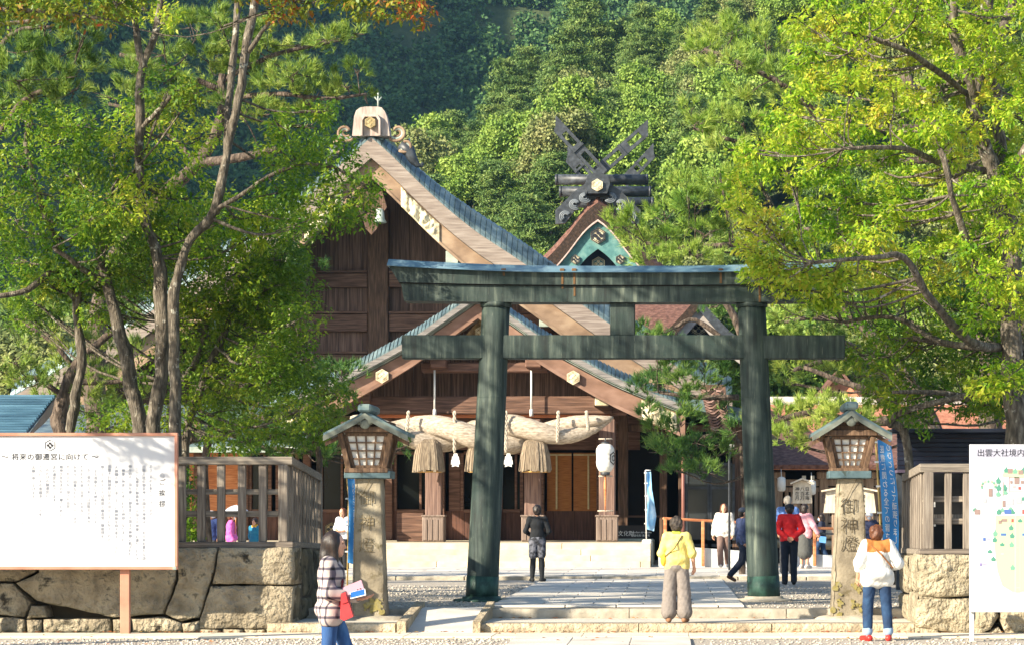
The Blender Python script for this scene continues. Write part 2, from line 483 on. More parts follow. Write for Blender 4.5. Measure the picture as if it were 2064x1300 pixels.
# ramp with two stone cheeks
ramp = T('ramp', 'pale stone ramp with raised stone edges left of the torii', 'ramp', (X(885, 36), 36, 0))
b = MB()
a0, a1, c0, c1 = X(818, 35.68), X(955, 35.68), X(850, 37.7), X(986, 37.7)
b.add([(a0, 35.6, .012), (a1, 35.6, .012), (c1, 37.6, .312), (c0, 37.6, .312), (a0, 35.6, -.1), (a1, 35.6, -.1), (c1, 37.6, -.1), (c0, 37.6, -.1)],
      [(0, 1, 2, 3), (4, 5, 1, 0), (5, 6, 2, 1), (7, 4, 0, 3), (6, 7, 3, 2)])
b.box(((c0 + c1) / 2, 37.8, .262), (c1 - c0, .4, .1)); b.build('slope', STONE_P, ramp)
for (fx, bx, wd) in ((800, 836, 18), (953, 980, 15)):
    b = MB(); p0, p1 = X(fx, 35.6), X(bx, 37.7); wm = wd / F * 35.6
    b.add([(p0, 35.58, 0), (p0 + wm, 35.58, 0), (p0 + wm, 35.58, .19), (p0, 35.58, .19), (p1, 37.98, 0), (p1 + wm, 37.98, 0), (p1 + wm, 37.98, .4), (p1, 37.98, .4)],
          [(0, 1, 2, 3), (1, 5, 6, 2), (4, 0, 3, 7), (3, 2, 6, 7), (5, 4, 7, 6)])
    b.build('edge_stone', STONE_K, ramp)

# paved path through the torii, slab by slab
PX0, PX1 = X(985, 37.9), X(1502, 37.9)
walk = sheet('path', [(PX0, 37.97), (PX1, 37.97), (PX1, 54.6), (PX0, 54.6)], .304, STONE_S)
ROWS = [37.98, 38.7, 39.6, 40.5, 41.4, 42.3, 43.2, 44.1, 45, 46, 47, 48, 49, 50, 51, 52, 53, 54.5]
cols_ = np.linspace(PX0, PX1, 6)
for j in range(len(ROWS) - 1):
    off = 0.0 if j % 2 else .38
    xs_ = [PX0] + [c + off for c in cols_[1:-1]] + [PX1]
    for x0, x1 in zip(xs_, xs_[1:]):
        slab(walk, x0, x1, ROWS[j], ROWS[j + 1], .335, STONE_P, gap=.02)
# raised paving in front of the hall with its dark kerb
plaza = sheet('pavement', [(-26, 54.6), (26, 54.6), (26, 66.5), (-26, 66.5)], .37, STONE_P)
b = MB()
for i in range(15):
    x0 = -10 + i * 1.5
    b.box((x0 + .75, 54.62, .33), (1.48, .3, .1), ch=.01)
kerbs_ = b
for i in range(13):
    bb = MB(); bb.box((-9 + i * 1.5 + .75, 54.5, .335), (1.48, .28, .1), ch=.012); bb.build('kerb_stone', STONE_S, plaza)
for j in range(8):
    y0 = 54.64 + j * 1.15
    off = (j % 2) * .7
    for i in range(15):
        x0 = -11.5 + off + i * 1.4
        slab(plaza, x0, x0 + 1.4, y0, y0 + 1.15, .40, STONE_P, gap=.02)

# stone platform and steps of the hall
PLX0, PLX1 = -22.0, X(1312, 64)
stairs = T('stone_steps', 'pale stone steps and platform along the front of the hall', 'steps', (-6, 64, .4))
STEP = mat('cream_step_stone', ['b5a88f', 'c4b79f', 'cfc3ac'], 3, rough=.85, bump=.003, bscale=20, rnd=.05)
for k in range(4):
    z1 = .40 + (k + 1) * .15
    x = PLX0
    while x < PLX1 - .1:
        l = min(random.uniform(2.2, 3.2), PLX1 - x)
        b = MB(); b.box((x + l / 2, 63.4 + k * .34 + .5, z1 - .1), (l - .012, 1.0, .2), ch=.012); b.build('step_stone', STEP, stairs); x += l
b = MB(); b.box(((PLX0 + PLX1) / 2, 72.6, .62), (PLX1 - PLX0, 16, .74)); b.build('platform', STEP, stairs)

# loose gravel that can be seen as grains near the front
V, Fq = [], []
def pebbles(n, x0, x1, y0, y1, z, rmin, rmax):
    c = np.stack([rng.uniform(x0, x1, n), rng.uniform(y0, y1, n), np.full(n, z)], -1)
    r = rng.uniform(rmin, rmax, n)
    o = np.array([(1, 0, 0), (0, 1, 0), (-1, 0, 0), (0, -1, 0), (0, 0, .6), (0, 0, -.4)], float)
    jit = rng.uniform(.7, 1.3, (n, 6, 1))
    return (c[:, None] + o[None] * jit * r[:, None, None]).reshape(-1, 3), n
oct_f = np.array([(0, 1, 4), (1, 2, 4), (2, 3, 4), (3, 0, 4), (1, 0, 5), (2, 1, 5), (3, 2, 5), (0, 3, 5)])
parts_ = [pebbles(1400, X(-20, 33), X(1030, 33), 32.3, 34.4, .004, .012, .03), pebbles(450, X(1400, 33), X(2070, 33), 32.3, 34.4, .004, .012, .03),
          pebbles(1300, X(640, 40), PX0 - .05, 38, 50, .304, .012, .03), pebbles(1300, PX1 + .05, X(1860, 42), 38, 50, .304, .012, .03)]
Vp = np.concatenate([p[0] for p in parts_]); n = sum(p[1] for p in parts_)
kind(link_mesh('gravel', mesh_np('gravel', Vp, (np.arange(n)[:, None, None] * 6 + oct_f[None]).reshape(-1, 3)),
     mat('gravel_grains', ['9a9287', 'b3aa9d', 'c6beb1'], 3, rough=.95, isl=.4)), 'stuff')

# dry leaves blown against the kerbs
nL = 420; px_ = rng.uniform(X(-20, 34), X(2050, 34), nL); kk_ = rng.random(nL)
py_ = np.where(kk_ < .55, 35.66 - rng.exponential(.06, nL), np.where(kk_ < .8, 37.57 - rng.exponential(.08, nL), rng.uniform(32.5, 35.6, nL)))
pz_ = np.where(py_ > 35.72, .165, np.where(py_ > 34.45, .042, .03)); ang_ = rng.uniform(0, 6.28, nL); sz_ = rng.uniform(.02, .045, nL)
ca, sa = np.cos(ang_) * sz_, np.sin(ang_) * sz_
Vl = np.stack([np.stack([px_ - ca, py_ - sa, pz_], -1), np.stack([px_ + sa * .5, py_ - ca * .5, pz_ + sz_ * .4], -1), np.stack([px_ + ca, py_ + sa, pz_ + .006], -1), np.stack([px_ - sa * .5, py_ + ca * .5, pz_ + .002], -1)], 1).reshape(-1, 3)
kind(link_mesh('fallen_leaves', mesh_np('fallen_leaves', Vl, np.arange(nL * 4).reshape(-1, 4)), mat('dry_leaves', ['7a3a20', '9a5a2c', 'a8843f'], 2, rough=.8, isl=.4)), 'stuff')
# ------------------------------------------------------------------ buildings
def crest(parent, c, r, plate, flower, name='crest', depth=.06, ring=True):
    """double hexagon crest with a four petal flower, facing -Y"""
    cx, cy, cz = c
    hexp = lambda k: [(cx + k * math.sin(t * math.pi / 3), cz + k * math.cos(t * math.pi / 3)) for t in range(6)]
    b = MB(); b.prism(hexp(r), cy - depth, cy); o = b.build(name, plate, parent)
    fp = o if parent.parent is None else parent
    b = MB()
    for k0, k1 in ((r * .98, r * .86), (r * .76, r * .68)):
        A, B = hexp(k0), hexp(k1)
        b.strip(A + A[:1], B + B[:1], cy - depth - r * .1, cy - depth + .002)
    for q in range(4):
        a = q * math.pi / 2
        u = (math.sin(a), math.cos(a)); v = (math.cos(a), -math.sin(a))
        pt = [(.08, 0), (.26, .22), (.46, .2), (.58, 0), (.46, -.2), (.26, -.22)]
        b.prism([(cx + r * (p * u[0] + s_ * v[0]), cz + r * (p * u[1] + s_ * v[1])) for p, s_ in pt], cy - depth - r * .12, cy - depth + .002)
    b.build('crest_flower', flower, fp)
    return o

def half(prof, cx, D, s, dy=0.):
    """profile [(dx px, y px)] -> [(X,Z)] on side s, pushed down dy metres"""
    k = D / F
    return [(cx + s * dx * k, Z(y, D) - dy) for dx, y in prof]

def resample(pts, n):
    pts = np.array(pts, float); d = np.r_[0, np.cumsum(np.hypot(*np.diff(pts, axis=0).T))]
    t = np.linspace(0, d[-1], n)
    # smooth through the points (Catmull-like via cubic of local slopes)
    xs_, ys_ = np.interp(t, d, pts[:, 0]), np.interp(t, d, pts[:, 1])
    if n > 12:
        k = np.array([1, 2, 3, 2, 1]) / 9
        for _ in range(2):
            xp, yp = np.pad(xs_, 2, 'reflect', reflect_type='odd'), np.pad(ys_, 2, 'reflect', reflect_type='odd')
            xs_, ys_ = np.convolve(xp, k, 'valid'), np.convolve(yp, k, 'valid')
    return list(zip(xs_, ys_))

def down(l, d): return [(x, z - d) for x, z in l]

def gable_roof(root, prof, cx, D, yb, tile_d, tile_set, cut, barge, n=30, m_tile=COPPER, m_cut=THATCH_CUT, m_barge=WOOD_W, m_top=COPPER, tiles=True, pale=None, wall_dy=None):
    """roof with its ridge along Y: tiled verge band stepping down to the front, thick cut edge, barge boards"""
    out = []
    for s in (-1, 1):
        top = resample(half(prof, cx, D, s), n)
        low = [(x, z - tile_d * (.42 + .58 * min(1, i / (.3 * n)))) for i, (x, z) in enumerate(top)]
        rb = MB(); rb.strip(top, down(top, .12), D + tile_set, yb)
        rb.strip(down(low, .02), down(low, cut + .05), D + .35, yb)   # soffit layer
        roof = rb.build('roof', m_top, root)
        # verge tiles: each one a small curved slab from the roof surface down to the front edge
        if tiles:
            for ti, (p0, p1) in enumerate(zip(top, top[1:])):
                td_ = tile_d * (.42 + .58 * min(1, (ti + .5) / (.3 * n)))
                for h in range(2):
                    q0 = (p0[0] + (p1[0] - p0[0]) * h / 2, p0[1] + (p1[1] - p0[1]) * h / 2); q1 = (p0[0] + (p1[0] - p0[0]) * (h + 1) / 2, p0[1] + (p1[1] - p0[1]) * (h + 1) / 2)
                    g = .1
                    a0 = (q0[0] + (q1[0] - q0[0]) * g, q0[1] + (q1[1] - q0[1]) * g)
                    vs = []
                    lift = random.uniform(0, .015)
                    for y, dz in ((D + tile_set + .25, -.02), (D + tile_set * .5, .06 - td_ * .28), (D + .08, -td_ * .8), (D + .02, -td_)):
                        for q, up in ((a0, .035), (q1, .0)):
                            vs.append((q[0], y, q[1] + dz + up + .03 + lift))
                    for y, dz in ((D + tile_set + .25, -.02), (D + tile_set * .5, .06 - td_ * .28), (D + .08, -td_ * .8), (D + .02, -td_)):
                        for q, up in ((a0, .035), (q1, .0)):
                            vs.append((q[0], y, q[1] + dz + up - .06))
                    fs = []
                    for i in range(3):
                        a = i * 2; fs += [(a, a + 1, a + 3, a + 2)]
                        c = 8 + a; fs += [(c, c + 2, c + 3, c + 1)]
                        fs += [(a, a + 2, c + 2, c), (a + 1, c + 1, c + 3, a + 3)]
                    fs += [(6, 7, 15, 14), (0, 8, 9, 1)]
                    if s < 0: fs = [f[::-1] for f in fs]
                    b = MB(); b.add(vs, fs); b.build('roof_tile', m_tile, roof)
        b = MB(); b.strip(low, down(low, cut), D, D + .8); b.build('cut_edge', m_cut, root)
        o = cut; top = low
        if pale:
            for q in range(2):
                b = MB(); b.strip(down(top, o + .01 + q * pale / 2), down(top, o + pale * (q + 1) / 2 - .02), D + .06 + q * .08, D + .8); b.build('eave_strip', COPPER_W, root)
            o += pale
        # the board is deeper at its foot than near the ridge
        b = MB(); m_ = len(top)
        b.strip(down(top, o + .015), [(x, z - o - barge * (.75 + .35 * i / m_)) for i, (x, z) in enumerate(top)], D + .25, D + .42); bo = b.build('barge_board', m_barge, root)
        b = MB(); b.strip([(x, z - o - barge * (.75 + .35 * i / m_) + .1) for i, (x, z) in enumerate(top)], [(x, z - o - barge * (.75 + .35 * i / m_)) for i, (x, z) in enumerate(top)], D + .19, D + .25); b.build('moulding', m_barge, bo)
        out.append((top, o, roof, bo))
    return out

# ---------------------------------------------------------------- worship hall: big gable behind, porch gable in front
HD = 80.0
hall = T('worship_hall', 'large brown timber shrine hall with sweeping gabled roof behind the torii', 'shrine hall', (X(748, HD), HD, .4))
PROF = [(0, 258), (12, 261), (60, 305), (126, 363), (185, 405), (262, 454), (331, 500), (373, 531), (488, 613), (598, 682), (728, 756)]
HC = X(748, HD)
sides = gable_roof(hall, PROF, HC, HD, 99, .74, 1.2, .66, .86, n=36)
WY = HD + 3.4
# gable wall: vertical planks up to the roof line, posts and cross beams
def roof_under(xw, prof, cx, D, off):
    k = D / F; pts = [(dx * k, Z(y, D) - off) for dx, y in prof]
    return lerp_poly(pts, min(abs(xw - cx), pts[-1][0]))
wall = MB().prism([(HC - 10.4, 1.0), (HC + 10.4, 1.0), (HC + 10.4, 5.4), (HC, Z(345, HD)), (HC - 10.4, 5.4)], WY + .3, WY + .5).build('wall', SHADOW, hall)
x = HC - 9.4
while x < HC + 9.4:
    wd = random.uniform(.3, .48); x1 = min(x + wd, HC + 9.4)
    b = MB(); d = random.uniform(0, .012)
    b.prism([(x + .006, 1.2), (x1 - .006, 1.2), (x1 - .006, roof_under(x1, PROF, HC, HD, 1.1)), (x + .006, roof_under(x, PROF, HC, HD, 1.1))], WY - d, WY + .06)
    b.build('plank', WOOD_P, wall); x = x1
for xc, wd in ((X(764, WY), .7), (X(764, WY) - 2.95, .36), (X(764, WY) + 2.95, .36), (X(764, WY) - 6.1, .5), (X(764, WY) + 6.1, .5)):
    zt = roof_under(xc, PROF, HC, HD, 2.2)
    MB().box((xc, WY - .14, (zt + 1) / 2), (wd, .34, zt - 1), ch=.03).build('post', WOOD_D, hall)
for y0, y1, pr, hw in ((553, 581, .16, 4.4), (634, 669, .16, 7.0), (714, 737, .13, 9.2)):
    z0, z1 = Z(y1, WY), Z(y0, WY); xc = X(764, WY)
    for s in (-1, 1):
        MB().box((xc + s * (hw / 2 + .18), WY - .1, (z0 + z1) / 2), (hw - .37, pr * 2, z1 - z0), ch=.02).build('beam', WOOD_H, hall)
        MB().box((xc + s * (hw / 2 + .18), WY - .16, z1 + .05), (hw - .37, .3, .07)).build('rail', WOOD_H, hall)
# purlin ends with white metal covers
for px, py, w_, h_ in ((598, 522, 26, 34), (912, 524, 24, 32), (597, 562, 16, 22), (1098, 646, 20, 26), (430, 650, 20, 26)):
    D = HD + .9
    o = MB().box((X(px, D), D + 1.2, Z(py, D)), (w_ / F * D, 2.6, h_ / F * D), ch=.03).build('purlin', WOOD_D, hall)
    MB().box((X(px, D), D - .13, Z(py, D)), (w_ / F * D + .02, .06, h_ / F * D + .02), ch=.015).build('end_cover', COPPER_W, o)
# carved gilded fittings on the barge boards and the pendant under the apex
for s, (top, o, roof, bo) in zip((-1, 1), sides):
    seg = top[3:8]
    mb = MB(); sd_ = 3.3 * s
    def fn(u, v, seg=seg, o=o):
        t = u * (len(seg) - 1); i = min(int(t), len(seg) - 2); f = t - i
        x = seg[i][0] * (1 - f) + seg[i + 1][0] * f; z = seg[i][1] * (1 - f) + seg[i + 1][1] * f - o - .06 - v * .62
        r = abs(noise.noise(Vector((x * 3.1, z * 3.1, 1.7)))) + .5 * abs(noise.noise(Vector((x * 7, z * 7, 4))))
        edge = min(1, min(u, 1 - u, v, 1 - v) * 8)
        return Vector((x, HD + .19 - .22 * r * edge, z))
    mb.grid(fn, 60, 16); mb.build('carved_fitting', CREAM, bo)
b = MB(); zc = Z(330, HD) - .9
b.prism([(HC - .35, zc), (HC + .35, zc), (HC + .5, zc - .5), (HC + .3, zc - .8), (HC + .18, zc - 1.2), (HC, zc - 1.4), (HC - .18, zc - 1.2), (HC - .3, zc - .8), (HC - .5, zc - .5)], HD + .06, HD + .2)
b.build('gable_pendant', WOOD_D, hall)
b = MB(); b.lathe((X(765, HD), HD + .1, Z(448, HD)), [(.02, .45), (.12, .42), (.16, .1), (.22, 0), (.2, -.02)], 12); b.build('bell_cover', COPPER_W, hall)

# ridge end ornament with crest and volutes
orn = MB()
k = HD / F
pl = [(-38, 275), (-34, 236), (-30, 224), (-22, 218), (-12, 216), (14, 216), (22, 218), (28, 226), (33, 240), (38, 275)]
orn.prism([(HC + dx * k, Z(y, HD)) for dx, y in pl], HD - .05, HD + .6)
ornament = orn.build('ridge_ornament', mat('grey_brown_ridge_board', ['8d7d74', 'a99a90', 'b9ada4'], 4, (3, 3, .5), .85, .004), hall)
fr_o = [(-20, 276), (-20, 243), (-14, 233), (14, 233), (20, 243), (20, 276)]
fr_i = [(-16, 276), (-16, 245), (-11, 238), (11, 238), (16, 245), (16, 276)]
MB().strip([(HC + dx * k, Z(y, HD)) for dx, y in fr_o], [(HC + dx * k, Z(y, HD)) for dx, y in fr_i], HD - .22, HD - .04).build('niche_frame', MATS['grey_brown_ridge_board'], ornament)
crest(ornament, (HC + 0 * k, HD - .06, Z(250, HD)), .19, GOLD, GOLD, depth=.2)
for s in (-1, 1):
    for (ox, oy, r0, turns, nn, dirn) in ((52, 266, 21, .8, 3, 1), (68, 292, 17, .7, 2, 1)):
        for q in range(nn):
            pts = []
            for i in range(15):
                a = -2.4 + i / 14 * turns * 2 * math.pi
                rr = (r0 - q * 5.5) * (1 - .045 * i)
                pts.append((HC + s * (ox + rr * math.cos(a)) * k, HD + .1 + .03 * q, Z(oy - rr * math.sin(a) * .95, HD)))
            MB().tube(pts, [.05] * 15, 6).build('volute', COPPER_W if q % 2 else WOOD_W, ornament)
    pts = [(HC + s * dx * k, HD + .25, Z(y, HD)) for dx, y in ((58, 290), (75, 303), (84, 322), (92, 331), (100, 333), (103, 327))]
    MB().tube(pts, [.2, .22, .16, .1, .07, .05], 8).build('tail_scroll', BLACK, ornament)
b = MB(); cx_ = X(760, HD)
b.tube([(cx_, HD + .3, Z(216, HD)), (cx_, HD + .3, Z(184, HD))], .035, 6)
for s in (-1, 1): b.tube([(cx_, HD + .3, Z(202, HD)), (cx_ + s * .12, HD + .3, Z(193, HD))], .025, 6)
b.build('lightning_rod', COPPER_W, hall)
b = MB(); b.box((HC, 89.5, Z(270, HD) + .0), (.7, 18.5, .7), ch=.1); b.build('ridge', COPPER, hall)
b = MB(); cx_ = X(824, HD + 1)
b.tube([(cx_, HD + 1.2, Z(330, HD)), (cx_, HD + 1.2, Z(268, HD))], .03, 6); b.build('lightning_rod', COPPER_W, hall)
b = MB(); b.tube([(X(575, HD - .3), HD - .3, Z(452, HD)), (X(576, HD - .3), HD - .3, Z(560, HD)), (X(583, HD - .3), HD - .3, Z(600, HD)), (X(585, HD - .3), HD - .3, Z(720, HD))], .022, 5)
b.build('rain_chain', ROPE, hall)

# ---- porch gable
PD = 68.0
PC = X(962, PD)
PP = [(0, 583), (30, 602), (66, 624), (149, 677), (225, 717), (272, 743), (334, 768), (419, 801)]
ps = gable_roof(hall, PP, PC, PD, 79.5, .22, .7, .16, .58, n=26, pale=.09, m_cut=mat('grey_shingle_edge', ['5d5a58', '797572', '928c86'], 5, (.3, 1, 4), .9, .01, 8, (.2, 1, 9)), m_barge=mat('porch_barge_timber', ['654a3b', '7d5f4f', '907263'], 3, (.5, 4, .9), .7, .003))
k = PD / F
for s in (-1, 1):
    for dx, y in ((193, 757), (364, 816)):
        pass
crest(ps[1][3], (X(1155, PD), PD + .2, Z(760, PD)), .2, CREAM, CREAM, depth=.07)
crest(ps[0][3], (X(769, PD), PD + .2, Z(757, PD)), .2, CREAM, CREAM, depth=.07)
crest(ps[1][3], (X(1318, PD), PD + .1, Z(823, PD)), .16, CREAM, CREAM, depth=.05)
for s, (top, o, roof, bo) in zip((-1, 1), ps):
    seg = top[-6:-1]; mb = MB()
    def fn(u, v, seg=seg, o=o):
        t = u * (len(seg) - 1); i = min(int(t), len(seg) - 2); f = t - i
        x = seg[i][0] * (1 - f) + seg[i + 1][0] * f; z = seg[i][1] * (1 - f) + seg[i + 1][1] * f - o - .05 - v * .52
        r = abs(noise.noise(Vector((x * 4.1, z * 4.1, 1.7)))) + .5 * abs(noise.noise(Vector((x * 9, z * 9, 4))))
        edge = min(1, min(u, 1 - u, v, 1 - v) * 8)
        return Vector((x, PD + .17 - .14 * r * edge, z))
    mb.grid(fn, 48, 12); mb.build('carved_fitting', CREAM, bo)
    # ridge-end scroll
    for q in range(3):
        pts = []
        for i in range(11):
            a = -2 + i / 10 * 4.6; rr = (9 - q * 2.6) * (1 - .04 * i)
            pts.append((PC + s * (34 + rr * math.cos(a)) * k, PD + .2, Z(612 - rr * math.sin(a), PD)))
        MB().tube(pts, .03, 5).build('volute', COPPER_W, roof)
b = MB(); b.box((PC, 74, Z(588, PD) + .1), (.5, 11, .55), ch=.08); b.build('ridge', COPPER, hall)
# small carved panel under the porch apex
mb = MB(); a_ = (PC, Z(628, PD))
tri = [(X(920, PD), Z(683, PD)), (X(1006, PD), Z(683, PD)), (PC, Z(636, PD))]
mb.prism(tri, PD + 1.1, PD + 1.2)
cp = mb.build('carved_panel', mat('carved_brown_panel', ['5d4a34', '86704e', 'a98f66'], 9, rough=.8, bump=.05, bscale=9), hall)
crest(cp, (PC + .02, PD + 1.1, Z(664, PD)), .17, MATS['carved_brown_panel'], CREAM)
# porch gable wall
GY = PD + 2.4
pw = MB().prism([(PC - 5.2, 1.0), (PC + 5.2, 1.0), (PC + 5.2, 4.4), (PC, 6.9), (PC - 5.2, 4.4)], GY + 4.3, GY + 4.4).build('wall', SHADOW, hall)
x = PC - 3.9
while x < PC + 3.9:
    x1 = min(x + random.uniform(.3, .42), PC + 3.9)
    zt, zt1 = roof_under(x, PP, PC, PD, .62), roof_under(x1, PP, PC, PD, .62)
    MB().prism([(x + .005, Z(803, GY)), (x1 - .005, Z(803, GY)), (x1 - .005, zt1), (x + .005, zt)], GY - random.uniform(0, .012), GY + .05).build('plank', WOOD_P, pw); x = x1
RED_BR = mat('reddish_timber', ['4a342a', '66493c', '7d6052'], 3.5, (.5, 5, 5), .7, .003)
bd = GY - .9
MB().box((X(978, bd), bd, Z(741, bd)), ((1105 - 850) / F * bd, .5, 20 / F * bd), ch=.03).build('beam', RED_BR, hall)
for px in (888, 1078):
    MB().box((X(px, bd), bd - .3, Z(733, bd)), (.45, .9, .3), ch=.03).build('bracket', RED_BR, hall)
bm = MB().box((X(985, bd), bd, Z(817, bd)), ((1236 - 735) / F * bd, .5, 36 / F * bd), ch=.03).build('beam', WOOD_H, hall)
MB().box((X(985, bd), bd + .05, Z(838, bd)), ((1230 - 740) / F * bd, .35, 6 / F * bd), ch=.01).build('rail', mat('orange_brown_rail', ['a2532b', 'bd6c3f', 'c97b4d'], 3, (.5, 4, 4), .6), hall)
MB().box((X(1245, bd), bd + .1, Z(822, bd)), (.5, .5, .4), ch=.03).build('beam_end', RED_BR, hall)
o = MB().box((X(1213, bd), bd - .5, Z(806, bd)), (.42, .7, .42), ch=.03).build('beam_end', WOOD_D, hall)
MB().box((X(1213, bd - .9), bd - .88, Z(804, bd - .9)), (.38, .06, .36), ch=.02).build('end_cover', CREAM, o)
o = MB().box((X(738, bd), bd - .3, Z(797, bd)), (.36, .7, .42), ch=.03).build('beam_end', RED_BR, hall)
for px in (876, 1071):
    b = MB(); b.tube([(X(px, bd - .55), bd - .55, Z(748, bd)), (X(px, bd - .55), bd - .55, Z(826, bd))], .03, 6)
    b.tube([(X(px, bd - .55), bd - .55, Z(826, bd)), (X(px, bd - .55), bd - .55, Z(840, bd))], [.05, .06], 6); b.build('hanging_cord', WHITE, hall)
# pillars with boxed feet
PIL = PD + 1.0
for px in (727, 875, 1074, 1224):
    xc = X(px, PIL); wd = 33 / F * PIL
    MB().box((xc, PIL, (1.0 + Z(845, PIL)) / 2), (wd, wd, Z(845, PIL) - 1.0), ch=.03).build('pillar', mat('porch_pillar_timber', ['54403a', '72594f', '8b7265'], 3, (7, 7, .4), .7, .003), hall)
    fw = 44 / F * PIL; zt = Z(1040, PIL)
    o = MB().box((xc, PIL, (1.0 + zt) / 2), (fw, fw, zt - 1.0), ch=.02).build('pillar_foot', mat('grey_brown_foot', ['5c4d44', '7a6a60', '8d7d72'], 3, (7, 7, .4), .8, .003), hall)
    for q in range(4):
        MB().box((xc - fw / 2 + fw * (q + .5) / 4, PIL - fw / 2 - .008, (1.0 + zt) / 2 - .02), (fw / 4 - .03, .03, zt - 1.12), ch=.008).build('panel', MATS['grey_brown_foot'], o)
    MB().box((xc, PIL, zt + .015), (fw + .05, fw + .05, .05), ch=.01).build('foot_cap', MATS['grey_brown_foot'], o)
# front wall behind the porch
FY = 74.0
z_ = lambda y: Z(y, FY)
fx = lambda px: X(px, FY)
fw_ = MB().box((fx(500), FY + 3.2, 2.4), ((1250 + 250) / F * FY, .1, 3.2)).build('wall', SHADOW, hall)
MB().box((fx(985), FY, z_(872)), ((1250 - 640) / F * FY, .14, 68 / F * FY)).build('header_board', RED_BR, hall)
x = -250.
while x < 1245:                                     # wainscot of wide planks
    x1 = min(x + random.uniform(34, 52), 1245)
    MB().box((fx((x + x1) / 2), FY, z_(1062)), ((x1 - x) / F * FY - .012, .1, 66 / F * FY)).build('plank', mat('low_brown_planks', ['3b2418', '53352a', '664537'], 3, (7, 7, .5), .7, .003, rnd=.15), fw_); x = x1
AMBER = mat('amber_screen', ['7d4a1d', '9a612c', 'a97138'], 6, (.6, 4, 8), .7, .002)
for x0, x1, kd in ((648, 706, 'w'), (797, 868, 'w'), (905, 928, 'p'), (932, 985, 'w'), (1010, 1052, 'w'), (1103, 1152, 'a'), (1156, 1206, 'a'), (560, 600, 'w'), (410, 440, 'o'), (446, 492, 'o'), (505, 545, 'w'), (300, 400, 'o'), (100, 290, 'o')):
    xc, wd = fx((x0 + x1) / 2), (x1 - x0) / F * FY; z0, z1 = z_(1029), z_(912)
    if kd == 'w':
        o = MB()
        for s in (-1, 1): o.box((xc + s * wd / 2, FY - .05, (z0 + z1) / 2), (.1, .16, z1 - z0), ch=.01)
        for zz in (z0, z1): o.box((xc, FY - .05, zz), (wd - .1, .15, .1), ch=.01)
        o.box((xc + wd * .22, FY - .02, (z0 + z1) / 2), (.07, .12, z1 - z0 - .1), ch=.01)
        o = o.build('window', RED_BR, hall)
        MB().box((xc, FY + .03, (z0 + z1) / 2), (wd - .1, .02, z1 - z0 - .1)).build('pane', GLASS_D, o)
    elif kd == 'a':
        o = MB().box((xc, FY, (z0 + z1) / 2), (wd, .08, z1 - z0)).build('screen', AMBER, hall)
        MB().box((xc, FY - .06, z1 - .06), (wd, .03, .045)).build('screen_edge', mat('pale_screen_edging', ['b3a479', 'cbbd94'], 12), o)
        MB().box((fx(1122 if x0 < 1150 else 1186), FY - .06, (z0 + z1) / 2), (.05, .03, z1 - z0 - .1)).build('screen_edge', MATS['pale_screen_edging'], o)
    else:
        MB().box((xc, FY, (z0 + z1) / 2), (wd, .1, z1 - z0), ch=.01).build('board_panel', WOOD_O if kd == 'o' else RED_BR, hall)
for px in (620, 716, 785, 890, 1000, 1090, 1210, 495, 400, 295, 60):
    MB().box((fx(px), FY - .1, (1.0 + z_(840)) / 2), (.22, .25, z_(840) - 1.0), ch=.02).build('post', RED_BR, hall)
# left wing: low roof with pale eave
b = MB(); b.add([(fx(-260), 70.5, z_(900)), (fx(640), 70.5, z_(900)), (fx(640), 79, z_(800)), (fx(-260), 79, z_(800)), (fx(-260), 70.5, z_(912)), (fx(640), 70.5, z_(912)), (fx(640), 79, z_(815)), (fx(-260), 79, z_(815))],
      [(0, 1, 2, 3), (5, 4, 7, 6), (4, 5, 1, 0), (1, 5, 6, 2), (4, 0, 3, 7)])
b.build('wing_roof', COPPER, hall)
MB().box((fx(190), 70.4, z_(912)), (900 / F * FY, .1, .16)).build('eave_strip', COPPER_W, hall)
# low chest and gold crest panel beside the left pillar
o = MB().box((X(828, 69.6), 69.7, 1.4), (55 / F * 69.6, .5, .8), ch=.02).build('chest', WOOD_H, hall)
crest(fw_, (X(668, 73.8), 73.8, Z(1066, 73.8)), .22, GOLD, INK)
# inside furniture glimpsed through the panes
for px in (812, 1027, 665):
    b = MB(); c = X(px, 76); b.box((c, 76, Z(1017, 76)), (.5, .4, .04))
    for s in (-1, 1):
        b.tube([(c + s * .2, 75.9, Z(1018, 76)), (c + s * .2, 75.9, 1.0)], .015, 5)
    tag(b.build('side_table', WHITE), {812: 'small white table inside the hall behind the left porch window', 1027: 'small white table inside the dark middle window of the porch', 665: 'small white table inside the hall window left of the stone lantern'}[px], 'table', 'tables inside the hall')

# ---------------------------------------------------------------- side corridor to the right of the porch
cor = T('side_corridor', 'dark open timber corridor with glass screens right of the porch', 'corridor', (X(1370, 74), 74, .4))
CY = 73.0
c_ = lambda px: X(px, CY); zc_ = lambda y: Z(y, CY)
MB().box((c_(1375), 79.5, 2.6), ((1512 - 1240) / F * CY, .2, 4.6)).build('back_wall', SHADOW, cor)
for px, w_ in ((1256, 20), (1337, 15), (1372, 9), (1487, 22)):
    MB().box((c_(px), CY, (.4 + zc_(835)) / 2), (w_ / F * CY, .3, zc_(835) - .4), ch=.02).build('post', WOOD_D, cor)
for px, y1 in ((1275, 905), (1290, 930), (1306, 920)):
    MB().box((c_(px), CY + 2.5, (1 + zc_(y1)) / 2), (9 / F * CY, .1, zc_(y1) - 1), ch=.02).build('plank', WOOD_P, cor)
MB().box((c_(1370), CY + .1, zc_(862)), ((1500 - 1246) / F * CY, .3, 14 / F * CY), ch=.02).build('beam', WOOD_D, cor)
MB().box((c_(1300), CY + .15, zc_(1040)), (80 / F * CY, .08, .06)).build('rail', WOOD_H, cor)
